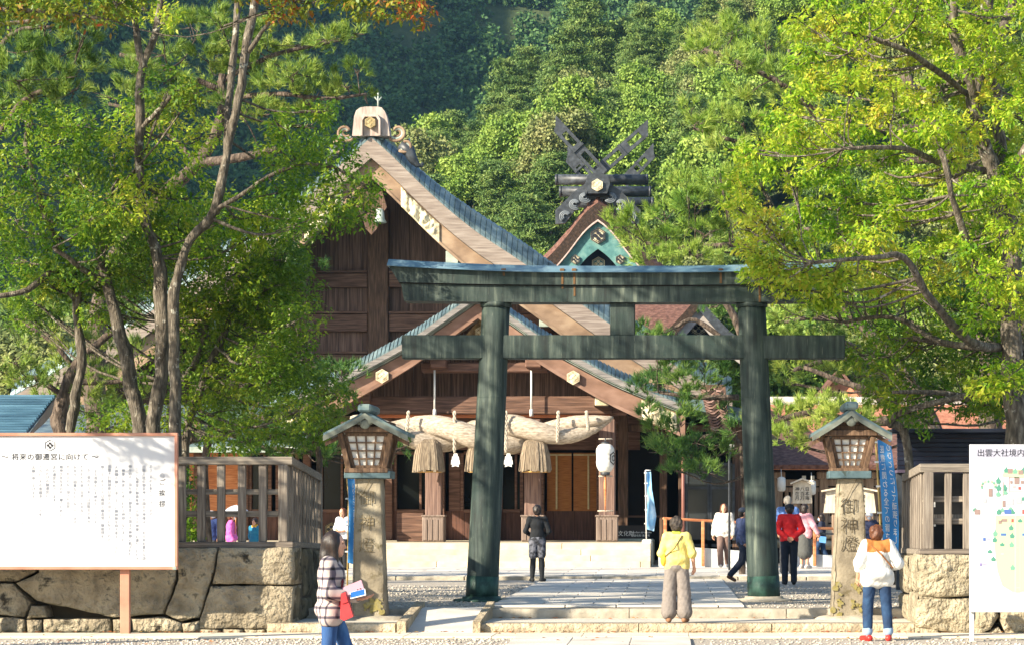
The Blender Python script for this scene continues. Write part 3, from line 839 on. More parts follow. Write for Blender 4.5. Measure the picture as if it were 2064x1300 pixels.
# roof slope above, mostly hidden by pine
prf = [(X(1180, 77), Z(752, 77)), (X(1300, 77), Z(790, 77)), (X(1400, 77), Z(818, 77)), (X(1500, 77), Z(842, 77))]
MB().strip(prf, down(prf, .35), 71.5, 90).build('roof', COPPER, cor)
for k_ in range(2):
    x0, x1 = (1384, 1428) if k_ == 0 else (1432, 1478)
    o = MB()
    for px in (x0, x1): o.box((c_(px), CY - .3, (1.0 + zc_(935)) / 2), (.07, .08, zc_(935) - 1.0))
    for y in (935, 983, 1098): o.box((c_((x0 + x1) / 2), CY - .3, zc_(y)), ((x1 - x0) / F * CY - .06, .075, .08))
    o = o.build('glass_screen', BLACK, cor)
    MB().box((c_((x0 + x1) / 2), CY - .3, (1.0 + zc_(935)) / 2), ((x1 - x0) / F * CY - .07, .02, zc_(935) - 1.05)).build('pane', mat('smoky_glass', ['24282b', '33383b'], 1, rough=.12, spec=.6), o)
# low dark board with the printed line of text
o = MB().box((X(1276, 71.5), 71.5, Z(1076, 71.5)), (66 / F * 71.5, .06, 36 / F * 71.5)).build('notice_board', mat('dark_notice', ['1c1716', '241d1b'], 3, rough=.5), cor)
text('lettering', '文化財', .16, WHITE, o, (X(1262, 71.4), 71.46, Z(1075, 71.5)))
text('lettering', '| Wooden structure', .085, WHITE, o, (X(1289, 71.4), 71.46, Z(1072, 71.5)))
text('lettering', '登録有形 第一号', .075, WHITE, o, (X(1291, 71.4), 71.46, Z(1079, 71.5)))
MB().box((X(1280, 71.3), 71.2, 1.03), (74 / F * 71.3, .5, .06)).build('sill', COPPER_W, cor)
# stacked shingle corner of the corridor eave
sc_ = T('roof_corner', 'stacked wavy shingle corner of an eave between pine boughs', 'roof', (X(1435, 69), 69, Z(870, 69)))
SHG = mat('brown_shingle_layers', ['5d4438', '80645a', '9a8078'], 6, rough=.9, bump=.004, rnd=.15)
for i in range(16):
    y = 784 + i * 5.6; sh = i * 1.5
    pts = [(1412 + sh, y - 2), (1420 + sh, y + 3), (1428 + sh, y + 2), (1436 + sh, y - 5), (1444 + sh * .9, y + 2), (1452 + sh * .8, y + 3), (1458 + sh * .7, y - 3)]
    D0 = 69 + .03 * i
    tp = [(X(a, D0), Z(b_, D0)) for a, b_ in pts]
    MB().strip(tp, down(tp, .05), D0 - .25 + .2 * (i % 2) * .2, D0 + .5).build('shingle', SHG, sc_)
b = MB(); b.prism([(X(1412, 70), Z(775, 70)), (X(1462, 70), Z(775, 70)), (X(1470, 70), Z(880, 70)), (X(1436, 70), Z(880, 70))], 69.9, 71); b.build('core', WOOD_D, sc_)

# ---------------------------------------------------------------- main shrine with crossed finials
MD = 118.0
main = T('main_shrine', 'tall main shrine with thick bark roof, turquoise gable and crossed black finials', 'shrine', (X(1205, MD), MD, .4))
MC = X(1205, MD); km = MD / F
MP = [(0, 391), (8, 392), (22, 402), (45, 437), (70, 470), (95, 497), (125, 525), (165, 560), (215, 595)]
for s in (-1, 1):
    tp = resample(half(MP, MC, MD, s), 22)
    rf = MB(); m_ = len(tp)
    rf.strip(tp, down(tp, .3), MD + .9, 136)
    vs = [(x, MD + .95, z + .01) for x, z in tp] + [(x, MD + .45, z - .08) for x, z in tp] + [(x, MD, z - .42) for x, z in tp]
    fs = [(r_ * m_ + i, r_ * m_ + i + 1, (r_ + 1) * m_ + i + 1, (r_ + 1) * m_ + i) for r_ in range(2) for i in range(m_ - 1)]
    rf.add(vs, fs if s < 0 else [f[::-1] for f in fs], True)
    rf = rf.build('roof', THATCH_R, main)
    MB().strip(down(tp, .42), down(tp, 1.22), MD, MD + .9).build('verge', THATCH_D, main)
    MB().strip(down(tp, 1.22), down(tp, 1.31), MD - .02, MD + .5).build('verge_strip', mat('pinkish_edge', ['a58c84', 'c9b3aa'], 5), main)
    TURQ = mat('turquoise_patina_board', ['35605f', '4a7876', '668c86'], 3, rough=.6, spots=('2c3a3a', 9, .62, .04))
    bo = MB().strip(down(tp, 1.32), down(tp, 2.6), MD + .22, MD + .4).build('barge_board', TURQ, main)
    crest(bo, (X(1205 + s * 45, MD + .2), MD + .2, Z(523, MD)), .24, CREAM, INK)
crest(main, (X(1205.5, MD + .1), MD + .2, Z(475, MD)), .4, CREAM, INK)
MB().prism([(MC - 4.6, Z(600, MD)), (MC + 4.6, Z(600, MD)), (MC, Z(470, MD))], MD + 1.2, MD + 1.4).build('gable_wall', mat('deep_blue_gable', ['1f2a38', '2b394a'], 3, rough=.7), main)
crest(main, (X(1206, MD + 1), MD + 1.19, Z(528, MD)), .36, mat('blue_green_patina', ['3f6f78', '5b8d92'], 4), CREAM)
MB().box((MC, 127.5, 5.4), (7, 12, 10)).build('body', WOOD_D, main)
# finials
def finial(x0, y0, x1, y1, wd, D, cells, vert=True):
    """leaning plank from (x0,y0) foot to (x1,y1) tip, photo pixels at distance D, with window slots"""
    p0, p1 = Vector((X(x0, D), Z(y0, D))), Vector((X(x1, D), Z(y1, D))); d = (p1 - p0); L_ = d.length; d.normalize(); nrm = Vector((-d.y, d.x))
    if nrm.y < 0: nrm = -nrm
    W_ = wd / F * D
    q = lambda t, s_: (p0.x + d.x * t + nrm.x * s_ * W_, p0.y + d.y * t + nrm.y * s_ * W_)
    b = MB(); rl = .26
    tip = L_ + W_ * .45 if vert else L_
    b.prism([q(0, .5), q(tip, .5), q(tip - W_ * .2, .5 - rl), q(0, .5 - rl)], D, D + .22)
    b.prism([q(0, -.5), q(tip - W_ * .85, -.5), q(tip - W_ * .65, -.5 + rl), q(0, -.5 + rl)], D + .004, D + .216)
    prev = 0.
    for c0, c1 in cells + [(1.2, 1.2)]:
        a, b_ = prev * L_, min(c0, 1.) * L_
        if c0 > 1: b.prism([q(a, -.5 + rl), q(tip - W_ * .7, -.5 + rl), q(tip - W_ * .25, .5 - rl), q(a, .5 - rl)], D + .002, D + .218)
        elif b_ > a: b.prism([q(a, -.5 + rl), q(b_, -.5 + rl), q(b_, .5 - rl), q(a, .5 - rl)], D + .002, D + .218)
        prev = c1
    o = b.build('finial', BLACK, main)
    MB().bar((q(L_ * .52, .55)[0], D - .02, q(L_ * .52, .55)[1]), (q(L_ * .52, -.55)[0], D - .02, q(L_ * .52, -.55)[1]), .12, .1).build('band', BLACK, o)
    return o
finial(1215, 352, 1119, 250, 25, MD + .4, [(.12, .42), (.58, .82)])
finial(1199, 352, 1306, 258, 25, MD + .9, [(.24, .48), (.64, .86)])
finial(1196, 370, 1143, 312, 24, MD + 13, [(.2, .6)])
finial(1256, 370, 1318, 304, 22, MD + 13, [(.4, .75)])
for px0, px1, y, dd in ((1119, 1307, 363, 2.6), (1127, 1313, 387, 5.5), (1150, 1318, 409, 8.5)):
    D = MD + dd
    b = MB(); pts = [(X(px0, D), D, Z(y, D)), (X((px0 + px1) / 2, D), D, Z(y, D)), (X(px1, D), D, Z(y, D))]
    b.tube(pts, 10.5 / F * D, 16)
    for px in (px0 + 3, px1 - 3): b.tube([(X(px - 2, D), D, Z(y, D)), (X(px + 2, D), D, Z(y, D))], 11.2 / F * D, 16)
    b.build('ridge_log', BLACK, main)
MB().box((MC, 127, Z(385, MD)), (1.3, 17, .9), ch=.1).build('ridge', BLACK, main)
# ornament board with crest and wave carving
ob_ = MB()
ob_.prism([(X(a, MD), Z(b_, MD)) for a, b_ in ((1186, 392), (1180, 372), (1184, 358), (1196, 351), (1214, 351), (1226, 358), (1230, 372), (1224, 392))], MD - .3, MD + .5)
for s in (-1, 1):
    ob_.prism([(X(1205 + s * a, MD), Z(b_, MD)) for a, b_ in ((20, 366), (45, 384), (86, 424), (86, 452), (66, 450), (22, 392))], MD + .1, MD + .35)
ob_ = ob_.build('ridge_ornament', BLACK, main)
crest(ob_, (X(1204, MD - .3), MD - .3, Z(376, MD)), .3, CREAM, CREAM, depth=.1)
GREY_L = mat('carved_highlight', ['5a6066', '6d747a'], 5, rough=.5)
for s in (-1, 1):
    for (ox, oy, r0, nn, a0, tt) in ((26, 398, 13, 3, -2.6, 4.4), (46, 412, 13, 3, -2.2, 5.), (64, 436, 14, 3, -1., 3.6)):
        for q in range(nn):
            pts = []
            for i in range(13):
                a = a0 + i / 12 * tt; rr = (r0 - q * 3.8) * (1 - .03 * i)
                pts.append((X(1205 + s * (ox + rr * math.cos(a)), MD), MD + .04 - .02 * q, Z(oy - rr * math.sin(a) * .9, MD)))
            MB().tube(pts, .045, 5).build('wave_carving', GREY_L, ob_)

# ---------------------------------------------------------------- inner gate roof glimpsed through the torii
GD = 98.0
gate = T('inner_gate', 'reddish bark roofed inner gate glimpsed between the torii crossbeams', 'gate', (X(1400, GD), GD, .4))
b = MB(); r_ = lambda px, py, D: (X(px, D), D, Z(py, D))
b.add([r_(1240, 690, GD), r_(1420, 690, GD), r_(1400, 600, GD + 4), r_(1270, 600, GD + 4), r_(1240, 704, GD), r_(1420, 704, GD), r_(1400, 600, GD + 9), r_(1270, 600, GD + 9)], [(0, 1, 2, 3), (4, 5, 1, 0), (3, 2, 6, 7), (5, 4, 7, 6), (1, 5, 6, 2), (4, 0, 3, 7)])
b.build('roof', THATCH_R, gate)
for s in (-1, 1):
    tp = resample([(X(1407 + s * a, GD - 1), Z(y, GD - 1)) for a, y in ((0, 598), (30, 632), (60, 664), (100, 695))], 10)
    MB().strip(tp, down(tp, .5), GD - 1, GD + 5).build('gable_roof', BLACK if s > 0 else THATCH_D, gate)
    MB().strip(down(tp, .5), down(tp, .95), GD - .8, GD - .6).build('barge_board', mat('pale_grey_board', ['8d8580', 'aca49d'], 4), gate)
MB().prism([(X(1340, GD), Z(690, GD)), (X(1475, GD), Z(690, GD)), (X(1407, GD), Z(618, GD))], GD, GD + .1).build('gable_wall', mat('slate_blue_gable', ['26303c', '35404d'], 3), gate)
crest(gate, (X(1408, GD - .1), GD - .05, Z(661, GD)), .36, CREAM, INK)
MB().box((X(1400, GD), GD - .3, Z(682, GD)), (3.4, .4, .16)).build('white_rail', COPPER_W, gate)
MB().box((X(1400, GD), GD + 3, 3), (5.5, 6, 6)).build('body', WOOD_D, gate)

# ---------------------------------------------------------------- cloister roof and gable behind the right lantern
LD = 86.0
clo = T('cloister', 'long cloister with grey ridge and reddish bark roof behind the right lantern', 'cloister', (X(1750, LD), LD, .4))
b = MB(); b.tube([(X(1540, LD), LD, Z(807, LD)), (X(2200, LD), LD, Z(807, LD))], .14, 10); b.box((X(1870, LD), LD, Z(814, LD)), (660 / F * LD, .3, .12)); b.build('ridge', mat('grey_tile_ridge', ['8d8680', 'b0a9a2', 'c4beb8'], 4, rough=.7), clo)
b = MB(); b.add([r_(1535, 875, LD - 3.2), r_(2200, 875, LD - 3.2), r_(2200, 812, LD), r_(1535, 812, LD), r_(1535, 883, LD - 3.2), r_(2200, 883, LD - 3.2), r_(2200, 875, LD + 3), r_(1535, 875, LD + 3)], [(0, 1, 2, 3), (4, 5, 1, 0), (3, 2, 6, 7), (5, 4, 7, 6), (1, 5, 6, 2), (4, 0, 3, 7)])
b.build('roof', mat('orange_brown_bark_roof', ['84503c', '9f6850', 'b57d64'], 6, (1, 1, 1), .95, .02, 14), clo)
MB().box((X(1870, LD), LD, 2.2), (660 / F * LD, 5, 3.6)).build('body', WOOD_D, clo)
gb = T('gable_hall', 'small gabled roof with orange barge boards peeking above the cloister ridge', 'shrine hall', (X(1692, 92), 92, .4))
for s in (-1, 1):
    tp = [(X(1692 + s * a, 92), Z(y, 92)) for a, y in ((0, 742), (20, 768), (40, 790), (62, 812))]
    MB().strip(tp, down(tp, .16), 91.6, 98).build('roof', THATCH_R, gb)
    MB().strip(down(tp, .16), down(tp, .75), 92, 92.2).build('barge_board', mat('salmon_barge_board', ['a86a4c', 'c58a6b', 'd09c7f'], 4, (1, 3, 1)), gb)
MB().prism([(X(1640, 93), Z(825, 93)), (X(1744, 93), Z(825, 93)), (X(1692, 93), Z(765, 93))], 93, 97).build('body', WOOD_D, gb)

# ---------------------------------------------------------------- slatted hall to the right, on a stone base
SD = 75.0
sh = T('slatted_hall', 'low bark roofed hall with slatted walls on a stone base beyond the right pillar', 'shrine hall', (X(1700, SD), SD, .4))
s_x = lambda px: X(px, SD); s_z = lambda y: Z(y, SD)
b = MB(); b.add([(s_x(1490), SD - 1.3, s_z(938)), (s_x(1880), SD - 1.3, s_z(938)), (s_x(1880), SD + 2, s_z(868)), (s_x(1490), SD + 2, s_z(868)), (s_x(1490), SD - 1.25, s_z(946)), (s_x(1880), SD - 1.25, s_z(946)), (s_x(1880), SD + 5, s_z(930)), (s_x(1490), SD + 5, s_z(930))],
      [(0, 1, 2, 3), (4, 5, 1, 0), (3, 2, 6, 7), (5, 4, 7, 6), (1, 5, 6, 2), (4, 0, 3, 7)])
b.build('roof', THATCH_R, sh)
MB().box((s_x(1685), SD - 1.1, s_z(944)), (390 / F * SD, .2, .1)).build('eave_board', WOOD_O, sh)
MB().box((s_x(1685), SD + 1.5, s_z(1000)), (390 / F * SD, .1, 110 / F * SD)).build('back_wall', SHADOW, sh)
LB = mat('light_brown_timber', ['7d6350', '98806b', 'ad9782'], 4, (7, 7, .5), .8, .003)
for px in (1498, 1568, 1660, 1752, 1845):
    MB().box((s_x(px), SD, (s_z(1062) + s_z(948)) / 2), (.26, .26, s_z(948) - s_z(1062)), ch=.02).build('post', LB, sh)
    MB().box((s_x(px), SD - .05, s_z(957)), (.42, .42, .22), ch=.03).build('bracket', LB, sh)
for y, h in ((972, .2), (986, .14), (1046, .2), (1060, .12)):
    MB().box((s_x(1675), SD + .05, s_z(y)), (365 / F * SD, .16, h), ch=.01).build('rail', LB, sh)
x = 1502
while x < 1850:
    MB().box((s_x(x), SD + .1, (s_z(988) + s_z(1043)) / 2), (.11, .06, s_z(988) - s_z(1043)), ch=.008).build('slat', LB, sh); x += 12
for px in (1620, 1637):
    MB().box((s_x(px), SD - .1, s_z(962)), (.12, .1, .12)).build('beam_nose', WHITE, sh)
x = 1490
while x < 1870:                                   # boulders of the base
    w_ = random.uniform(28, 52)
    for r in range(2):
        b = MB(); sd_ = random.uniform(0, 99)
        b.grid(lambda u, v: Vector((s_x(x + w_ / 2) + (math.cos(2 * math.pi * u) * math.sin(math.pi * v) * w_ * .52 / F * SD) * (1 + .2 * fnoise((u * 3, v * 3, 0), 1, sd_)), SD - .5 + .45 * math.sin(2 * math.pi * u) * math.sin(math.pi * v),
               s_z(1072 + r * 20 + (x % 7)) - math.cos(math.pi * v) * 11.5 / F * SD * (1 + .2 * fnoise((u * 3, v * 3, 1), 1, sd_)))), 14, 8)
        b.build('boulder', mat('pale_boulder', ['857a66', 'a89b84', 'c2b69e'], 4, rough=.9, bump=.03, rnd=.15), sh)
    x += w_ * .95
MB().box((s_x(1680), SD - .3, (.3 + s_z(1062)) / 2), (380 / F * SD, .5, s_z(1062) - .3)).build('base_core', SHADOW, sh)

# ---------------------------------------------------------------- dark metal roofed kiosk on the right, blue roofed one on the left
KD = 47.0
kio = T('kiosk', 'dark navy kiosk with lapped metal siding behind the right fence', 'kiosk', (X(1920, KD), KD, .3))
for i in range(8):
    y = 873 + i * 9.2
    MB().box((X(1927, KD), KD + .02 * (7 - i) * .6, Z(y + 4.6, KD)), ((2045 - 1808) / F * KD, .06 + .012 * 0, 9.0 / F * KD), ch=.01).build('siding_board', NAVY_M, kio)
MB().box((X(1921, KD), KD - .1, Z(869, KD)), ((2052 - 1796) / F * KD, .6, 9 / F * KD), ch=.02).build('cap', mat('navy_cap', ['10131d', '1a1e2b'], 2, rough=.4), kio)
MB().box((X(1927, KD), KD + .3, Z(949, KD)), ((2045 - 1808) / F * KD, .8, 6 / F * KD)).build('lintel', mat('dusky_lilac_sheet', ['55475a', '6a5b6c'], 3, rough=.6), kio)
for px in (1815, 1848, 2040): MB().box((X(px, KD), KD + .3, (.3 + Z(952, KD)) / 2), (.12, .12, Z(952, KD) - .3), ch=.01).build('post', BLACK, kio)
MB().box((X(1927, KD), KD + 2.0, 1.5), ((2045 - 1830) / F * KD, .1, 2.3)).build('back_panel', SHADOW, kio)
MB().box((X(1900, KD), KD + 1.5, Z(1040, KD)), (1.6, .5, .08)).build('counter', WOOD_G, kio)
for px, py in ((1892, 1010), (1893, 1050)):
    tag(MB().box((X(px, KD), KD + 1.35, Z(py, KD)), (.16, .02, .2)).build('paper_notice', PAPER), {1010: 'white paper notice pinned inside the dark kiosk, upper one', 1050: 'white paper notice pinned inside the dark kiosk, lower one'}[py], 'notice')

BD = 41.5
bk = T('blue_roofed_kiosk', 'small kiosk with ribbed blue copper roof behind the left sign', 'kiosk', (X(20, BD), BD, .3))
b = MB(); R4 = [(-160, 797, BD + 1.6), (112, 797, BD + 1.6), (52, 872, BD), (-160, 872, BD)]
b.add([r_(*q) for q in R4] + [r_(q[0], q[1] + 6, q[2]) for q in R4], [(0, 3, 2, 1), (4, 5, 6, 7), (1, 2, 6, 5), (3, 7, 6, 2)])
rf = b.build('roof', mat('blue_copper_sheet', ['2f4f66', '44687f', '6389a0'], 2, (.5, 3, 3), .4, metal=.3), bk)
for i in range(16):
    t = i / 15.
    MB().bar(r_(-160, 797 + 75 * t, BD + 1.6 * (1 - t) - .03), r_(110 - 60 * t, 797 + 75 * t, BD + 1.6 * (1 - t) - .03), .05, .03).build('roof_rib', MATS['blue_copper_sheet'], rf)
b = MB(); b.add([r_(112, 800, BD + 1.6), r_(58, 874, BD - .05), r_(52, 886, BD - .05), r_(92, 850, BD + 1.4), r_(104, 835, BD + 1.6), r_(112, 800, BD + 1.8), r_(58, 874, BD + .15), r_(52, 886, BD + .15), r_(92, 850, BD + 1.6), r_(104, 835, BD + 1.8)],
      [(0, 4, 3, 2, 1), (5, 6, 7, 8, 9), (0, 1, 6, 5), (1, 2, 7, 6), (2, 3, 8, 7), (3, 4, 9, 8), (4, 0, 5, 9)])
b.build('barge_board', mat('grey_lilac_board', ['8a8288', 'a39ba2'], 4, rough=.8), bk)
for px in (-100, 60): MB().box((X(px, BD), BD + .9, (.3 + Z(868, BD)) / 2), (.12, .12, Z(868, BD) - .3)).build('post', WOOD_G, bk)
MB().box((X(-20, BD), BD + 1.2, 1.5), (1.3, .1, 2.3)).build('wall', WOOD_P, bk)
# ------------------------------------------------------------------ torii
def bronze():
    m = bpy.data.materials.new('weathered_bronze'); m.use_nodes = True; t = m.node_tree; N, L = t.nodes, t.links
    b = N['Principled BSDF']; b.inputs['Roughness'].default_value = .7; b.inputs['Metallic'].default_value = .1
    tc = N.new('ShaderNodeTexCoord')
    def nz(scale, st, det=8):
        mp = N.new('ShaderNodeMapping'); mp.inputs['Scale'].default_value = st; L.new(tc.outputs['Object'], mp.inputs[0])
        n = N.new('ShaderNodeTexNoise'); n.inputs['Scale'].default_value = scale; n.inputs['Detail'].default_value = det; n.inputs['Roughness'].default_value = .6
        L.new(mp.outputs[0], n.inputs['Vector']); return n.outputs['Fac']
    def ramp(src, stops):
        r = N.new('ShaderNodeValToRGB'); el = r.color_ramp.elements
        el[0].position, el[0].color = stops[0][0], rgb(stops[0][1]); el[1].position, el[1].color = stops[-1][0], rgb(stops[-1][1])
        for p, c in stops[1:-1]: e = el.new(p); e.color = rgb(c)
        L.new(src, r.inputs[0]); return r.outputs[0]
    streak = ramp(nz(3.0, (3.5, 3.5, .28)), [(.3, '18211f'), (.45, '273431'), (.58, '3f4b45'), (.72, '6c7467')])
    blot = nz(1.3, (1, 1, 1), 10)
    mx = N.new('ShaderNodeMix'); mx.data_type = 'RGBA'; mr = N.new('ShaderNodeMapRange'); mr.inputs[1].default_value = .5; mr.inputs[2].default_value = .68
    L.new(blot, mr.inputs[0]); L.new(mr.outputs[0], mx.inputs[0]); L.new(streak, mx.inputs[6]); mx.inputs[7].default_value = rgb('1a302c')
    fine = nz(9, (5, 5, .35)); mr2 = N.new('ShaderNodeMapRange'); mr2.inputs[1].default_value = .64; mr2.inputs[2].default_value = .74
    mx2 = N.new('ShaderNodeMix'); mx2.data_type = 'RGBA'; L.new(fine, mr2.inputs[0]); L.new(mr2.outputs[0], mx2.inputs[0]); L.new(mx.outputs[2], mx2.inputs[6]); mx2.inputs[7].default_value = rgb('737a6d')
    L.new(mx2.outputs[2], b.inputs['Base Color'])
    bp = N.new('ShaderNodeBump'); bp.inputs['Distance'].default_value = .004; L.new(nz(30, (1, 1, .5)), bp.inputs['Height']); L.new(bp.outputs[0], b.inputs['Normal'])
    MATS['weathered_bronze'] = m; return m
BRONZE = bronze()
PATINA = mat('bright_green_patina', ['1a302b', '27463d', '3f6256'], 3, (2, 2, .6), .55, .004, 20, spots=('1a2b27', 4, .5, .15), metal=.2)
RUST = mat('rust_run', ['5a4128', '6f5232'], 8, rough=.8)
TD = 41.0
tx = lambda px: X(px, TD); tz = lambda y: Z(y, TD)
torii = T('torii', 'large dark green bronze torii gate with streaked patina', 'torii gate', (tx(1256), TD, .3))
for (b0, t0) in ((971, 1000), (1540, 1515)):
    r0, r1 = 32.5 / F * TD, 28 / F * TD; n = 10
    zs = [.33 + (tz(612) - .33) * i / n for i in range(n + 1)]
    pts = [(tx(b0 + (t0 - b0) * i / n), TD, zs[i]) for i in range(n + 1)]
    b = MB(); b.tube(pts, [r0 + (r1 - r0) * i / n for i in range(n + 1)], 28)
    pil = b.build('pillar', BRONZE, torii)
    b = MB(); zc = tz(1160)
    q0 = lambda z: (tx(b0 + (t0 - b0) * (z - .33) / (tz(612) - .33)), TD, z)
    b.tube([q0(.33), q0((zc + .33) / 2), q0(zc)], [r0 + .004 + (r1 - r0) * t_ for t_ in (0, .04, .075)], 28); b.build('foot_sleeve', PATINA, pil)
    b = MB(); b.lathe((tx(b0), TD, .3), [(r0 + .22, .0), (r0 + .2, .035), (r0 + .06, .05), (r0 + .05, .08), (r0 + .01, .085)], 28); b.build('base_disc', PATINA if b0 < 1000 else STONE_S, torii)
    for zz in (tz(800), tz(980)):
        t = (zz - .33) / (tz(612) - .33); rr = r0 + (r1 - r0) * t
        MB().lathe((tx(b0 + (t0 - b0) * t), TD, zz), [(rr - .01, -.008), (rr + .003, -.006), (rr + .003, .006), (rr - .01, .008)], 28).build('seam', BRONZE, pil)
    rr = r1 + .03
    MB().lathe((tx(t0), TD, tz(614)), [(rr - .04, -.05), (rr, -.045), (rr, .03), (rr - .04, .035)], 28).build('collar', BRONZE, torii)
MB().box((tx(1257), TD, tz(700)), ((1702 - 812) / F * TD, .34, 47 / F * TD), ch=.012).build('tie_beam', BRONZE, torii)
MB().box((tx(1255), TD, tz(644.5)), (50 / F * TD, .3, 65 / F * TD), ch=.012).build('strut', BRONZE, torii)
# lintel in two layers, rising at both ends; its copper cap slopes to the front
def lift(u): return 13.5 * max(0, abs(u) - .25) ** 1.7 / .75 ** 1.7
n = 40
def line(half_w, y, lf=1.): return [(tx(1254 + half_w * (2 * i / n - 1)), tz(y - lift(2 * i / n - 1) * lf)) for i in range(n + 1)]
def beam(name, wt, wb, yt, yb, dy, m, parent=torii, lf=(1, 1)):
    b = MB(); b.strip(line(wt, yt, lf[0])[::1], line(wb, yb, lf[1]), TD - dy, TD + dy); return b.build(name, m, parent)
lower = beam('lower_lintel', 443, 436, 579, 612, .24, BRONZE, lf=(.35, .2))
upper = beam('upper_lintel', 467, 446, 553, 578, .30, BRONZE, lf=(1, .4))
MB().strip(line(446, 576.5, .4), line(446, 580, .4), TD - .27, TD + .27).build('shadow_line', SHADOW, torii)  # near-black strip, a painted-in shadow line between the two lintels
tp, bt = line(469, 542), line(469, 554)
b = MB(); m_ = len(tp)
b.add([(x, TD - .16, z + .03) for x, z in tp] + [(x, TD - .40, z) for x, z in bt] + [(x, TD + .40, z) for x, z in bt] + [(x, TD + .16, z + .03) for x, z in tp],
      [f for i in range(m_ - 1) for f in ((i, m_ + i, m_ + i + 1, i + 1), (m_ + i, 2 * m_ + i, 2 * m_ + i + 1, m_ + i + 1), (2 * m_ + i, 3 * m_ + i, 3 * m_ + i + 1, 2 * m_ + i + 1), (3 * m_ + i, i, i + 1, 3 * m_ + i + 1))] + [(0, 3 * m_, 2 * m_, m_), (m_ - 1, 2 * m_ - 1, 3 * m_ - 1, 4 * m_ - 1)])
b.build('copper_cap', mat('blue_copper_cap', ['4f6f80', '688795', '86a0aa'], 2, (1, 1, 1), .5, spots=('3a4f5c', 7, .66, .05), metal=.2), torii)
for px, y1 in ((1135, 585), (1159, 600), (1452, 575), (1530, 612), (1018, 560)):
    MB().box((tx(px), TD - .305, (tz(553) + tz(min(y1, 577))) / 2), (.035, .012, tz(553) - tz(min(y1, 577)))).build('rust_run', RUST, upper)
    if y1 > 580: MB().box((tx(px), TD - .245, (tz(580) + tz(y1)) / 2), (.03, .012, tz(580) - tz(y1))).build('rust_run', RUST, lower)
    MB().box((tx(px), TD - .33, tz(549)), (.08, .06, .05), ch=.01).build('cap_bolt', RUST, upper)

# ------------------------------------------------------------------ straw rope
SDp = 68.2
rope = T('straw_rope', 'huge twisted straw rope hanging under the porch beam behind the left torii pillar', 'straw rope', (X(970, SDp), SDp, Z(870, SDp)))
sx = lambda px: X(px, SDp); sz = lambda y: Z(y, SDp)
def strand(ph, nm):
    pts, rad = [], []
    for i in range(81):
        t = i / 80; px = 706 + (1236 - 706) * t
        env = max(.03, math.sin(math.pi * min(max(t, 0), 1)) ** .55)
        ang = ph + (px - 970) / 310 * 2 * math.pi
        cyc = 875 - 34 * (abs(t - .5) * 2) ** 3.2
        off = 21.5 * env
        pts.append((sx(px), SDp - off / F * SDp * math.sin(ang), sz(cyc - off * math.cos(ang) * .9)))
        bind = 1 - .05 * (abs(math.sin(px * .07)) > .985)
        rad.append((22 * env * bind + 1) / F * SDp)
    b = MB(); b.tube(pts, rad, 20)
    # straw bristle: fine radial ripple
    b.v = [tuple(Vector(v) + Vector((0, 0, .012)) * noise.noise(Vector((v[0] * 9, v[1] * 30, v[2] * 30)))) for v in b.v]
    b.build(nm, STRAW, rope)
strand(2.2, 'strand'); strand(2.2 + math.pi, 'strand')
TASSEL = mat('tassel_straw', ['6f6152', '9a8a76', 'bba98f'], 6, (6, 6, .25), .95, .03, 20, (16, 16, .2))
for px in (865, 970, 1079):
    b = MB(); nn = 46
    prof = [(0, 886), (13, 888), (20, 893), (25, 915), (29, 935), (31, 948), (27, 950), (0, 948)]
    cx_, cy_ = sx(px), SDp - .12
    for j in range(nn):
        a = j / nn * 2 * math.pi
        rr = 1 + .05 * random.uniform(-1, 1); e = random.uniform(-2, 4)
        p = [(cx_ + math.cos(a) * r * rr / F * SDp, cy_ + math.sin(a) * r * rr / F * SDp, sz(y + (e if y > 940 else 0))) for r, y in ((14, 886), (21, 894), (26, 918), (30, 948))]
        b.tube(p, [.035, .045, .05, .045], 4, smooth=False)
    b.lathe((cx_, cy_, 0), [(24 / F * SDp, sz(947)), (22 / F * SDp, sz(915)), (17 / F * SDp, sz(893)), (8 / F * SDp, sz(884))], 20)
    o = b.build('tassel', TASSEL, rope)
    MB().lathe((cx_, cy_, 0), [(.01, sz(951)), (26 / F * SDp, sz(951.5)), (26 / F * SDp, sz(949)), (.01, sz(948.5))], 20).build('cut_end', mat('cut_straw', ['b98d4e', 'd4aa69'], 30, rough=.9), o)
for px, lean, yb in ((822, 5, 893), (919, 0, 912), (1022, 0, 912), (1125, 2, 892), (1187, -4, 868)):
    for s in (-1, 1):
        pts = [(sx(px + lean * (1 - t) + s * 2.2 * math.sin(t * 26)), SDp - .46 - .015 * s * math.cos(t * 26) + .3 * max(0, abs(t - .45) - .38), sz(829 + (yb - 829) * t)) for t in [i / 26 for i in range(27)]]
        MB().tube(pts, .026, 6).build('hanging_rope', ROPE, rope)
for px in (921, 1027):
    b = MB(); cx_, y0 = sx(px), SDp - .45
    for i, (w_, ya, yb) in enumerate(((7, 914, 921), (13, 920, 929), (16, 927, 936), (12, 934, 941))):
        b.prism([(sx(px - w_ / 2), sz(ya)), (sx(px + w_ / 2), sz(ya)), (sx(px + w_ / 2 + 1), sz(yb)), (sx(px), sz(yb - 2)), (sx(px - w_ / 2 - 1), sz(yb))], y0 - .02 * i, y0 - .02 * i + .015)
    b.build('paper_streamer', WHITE, rope)

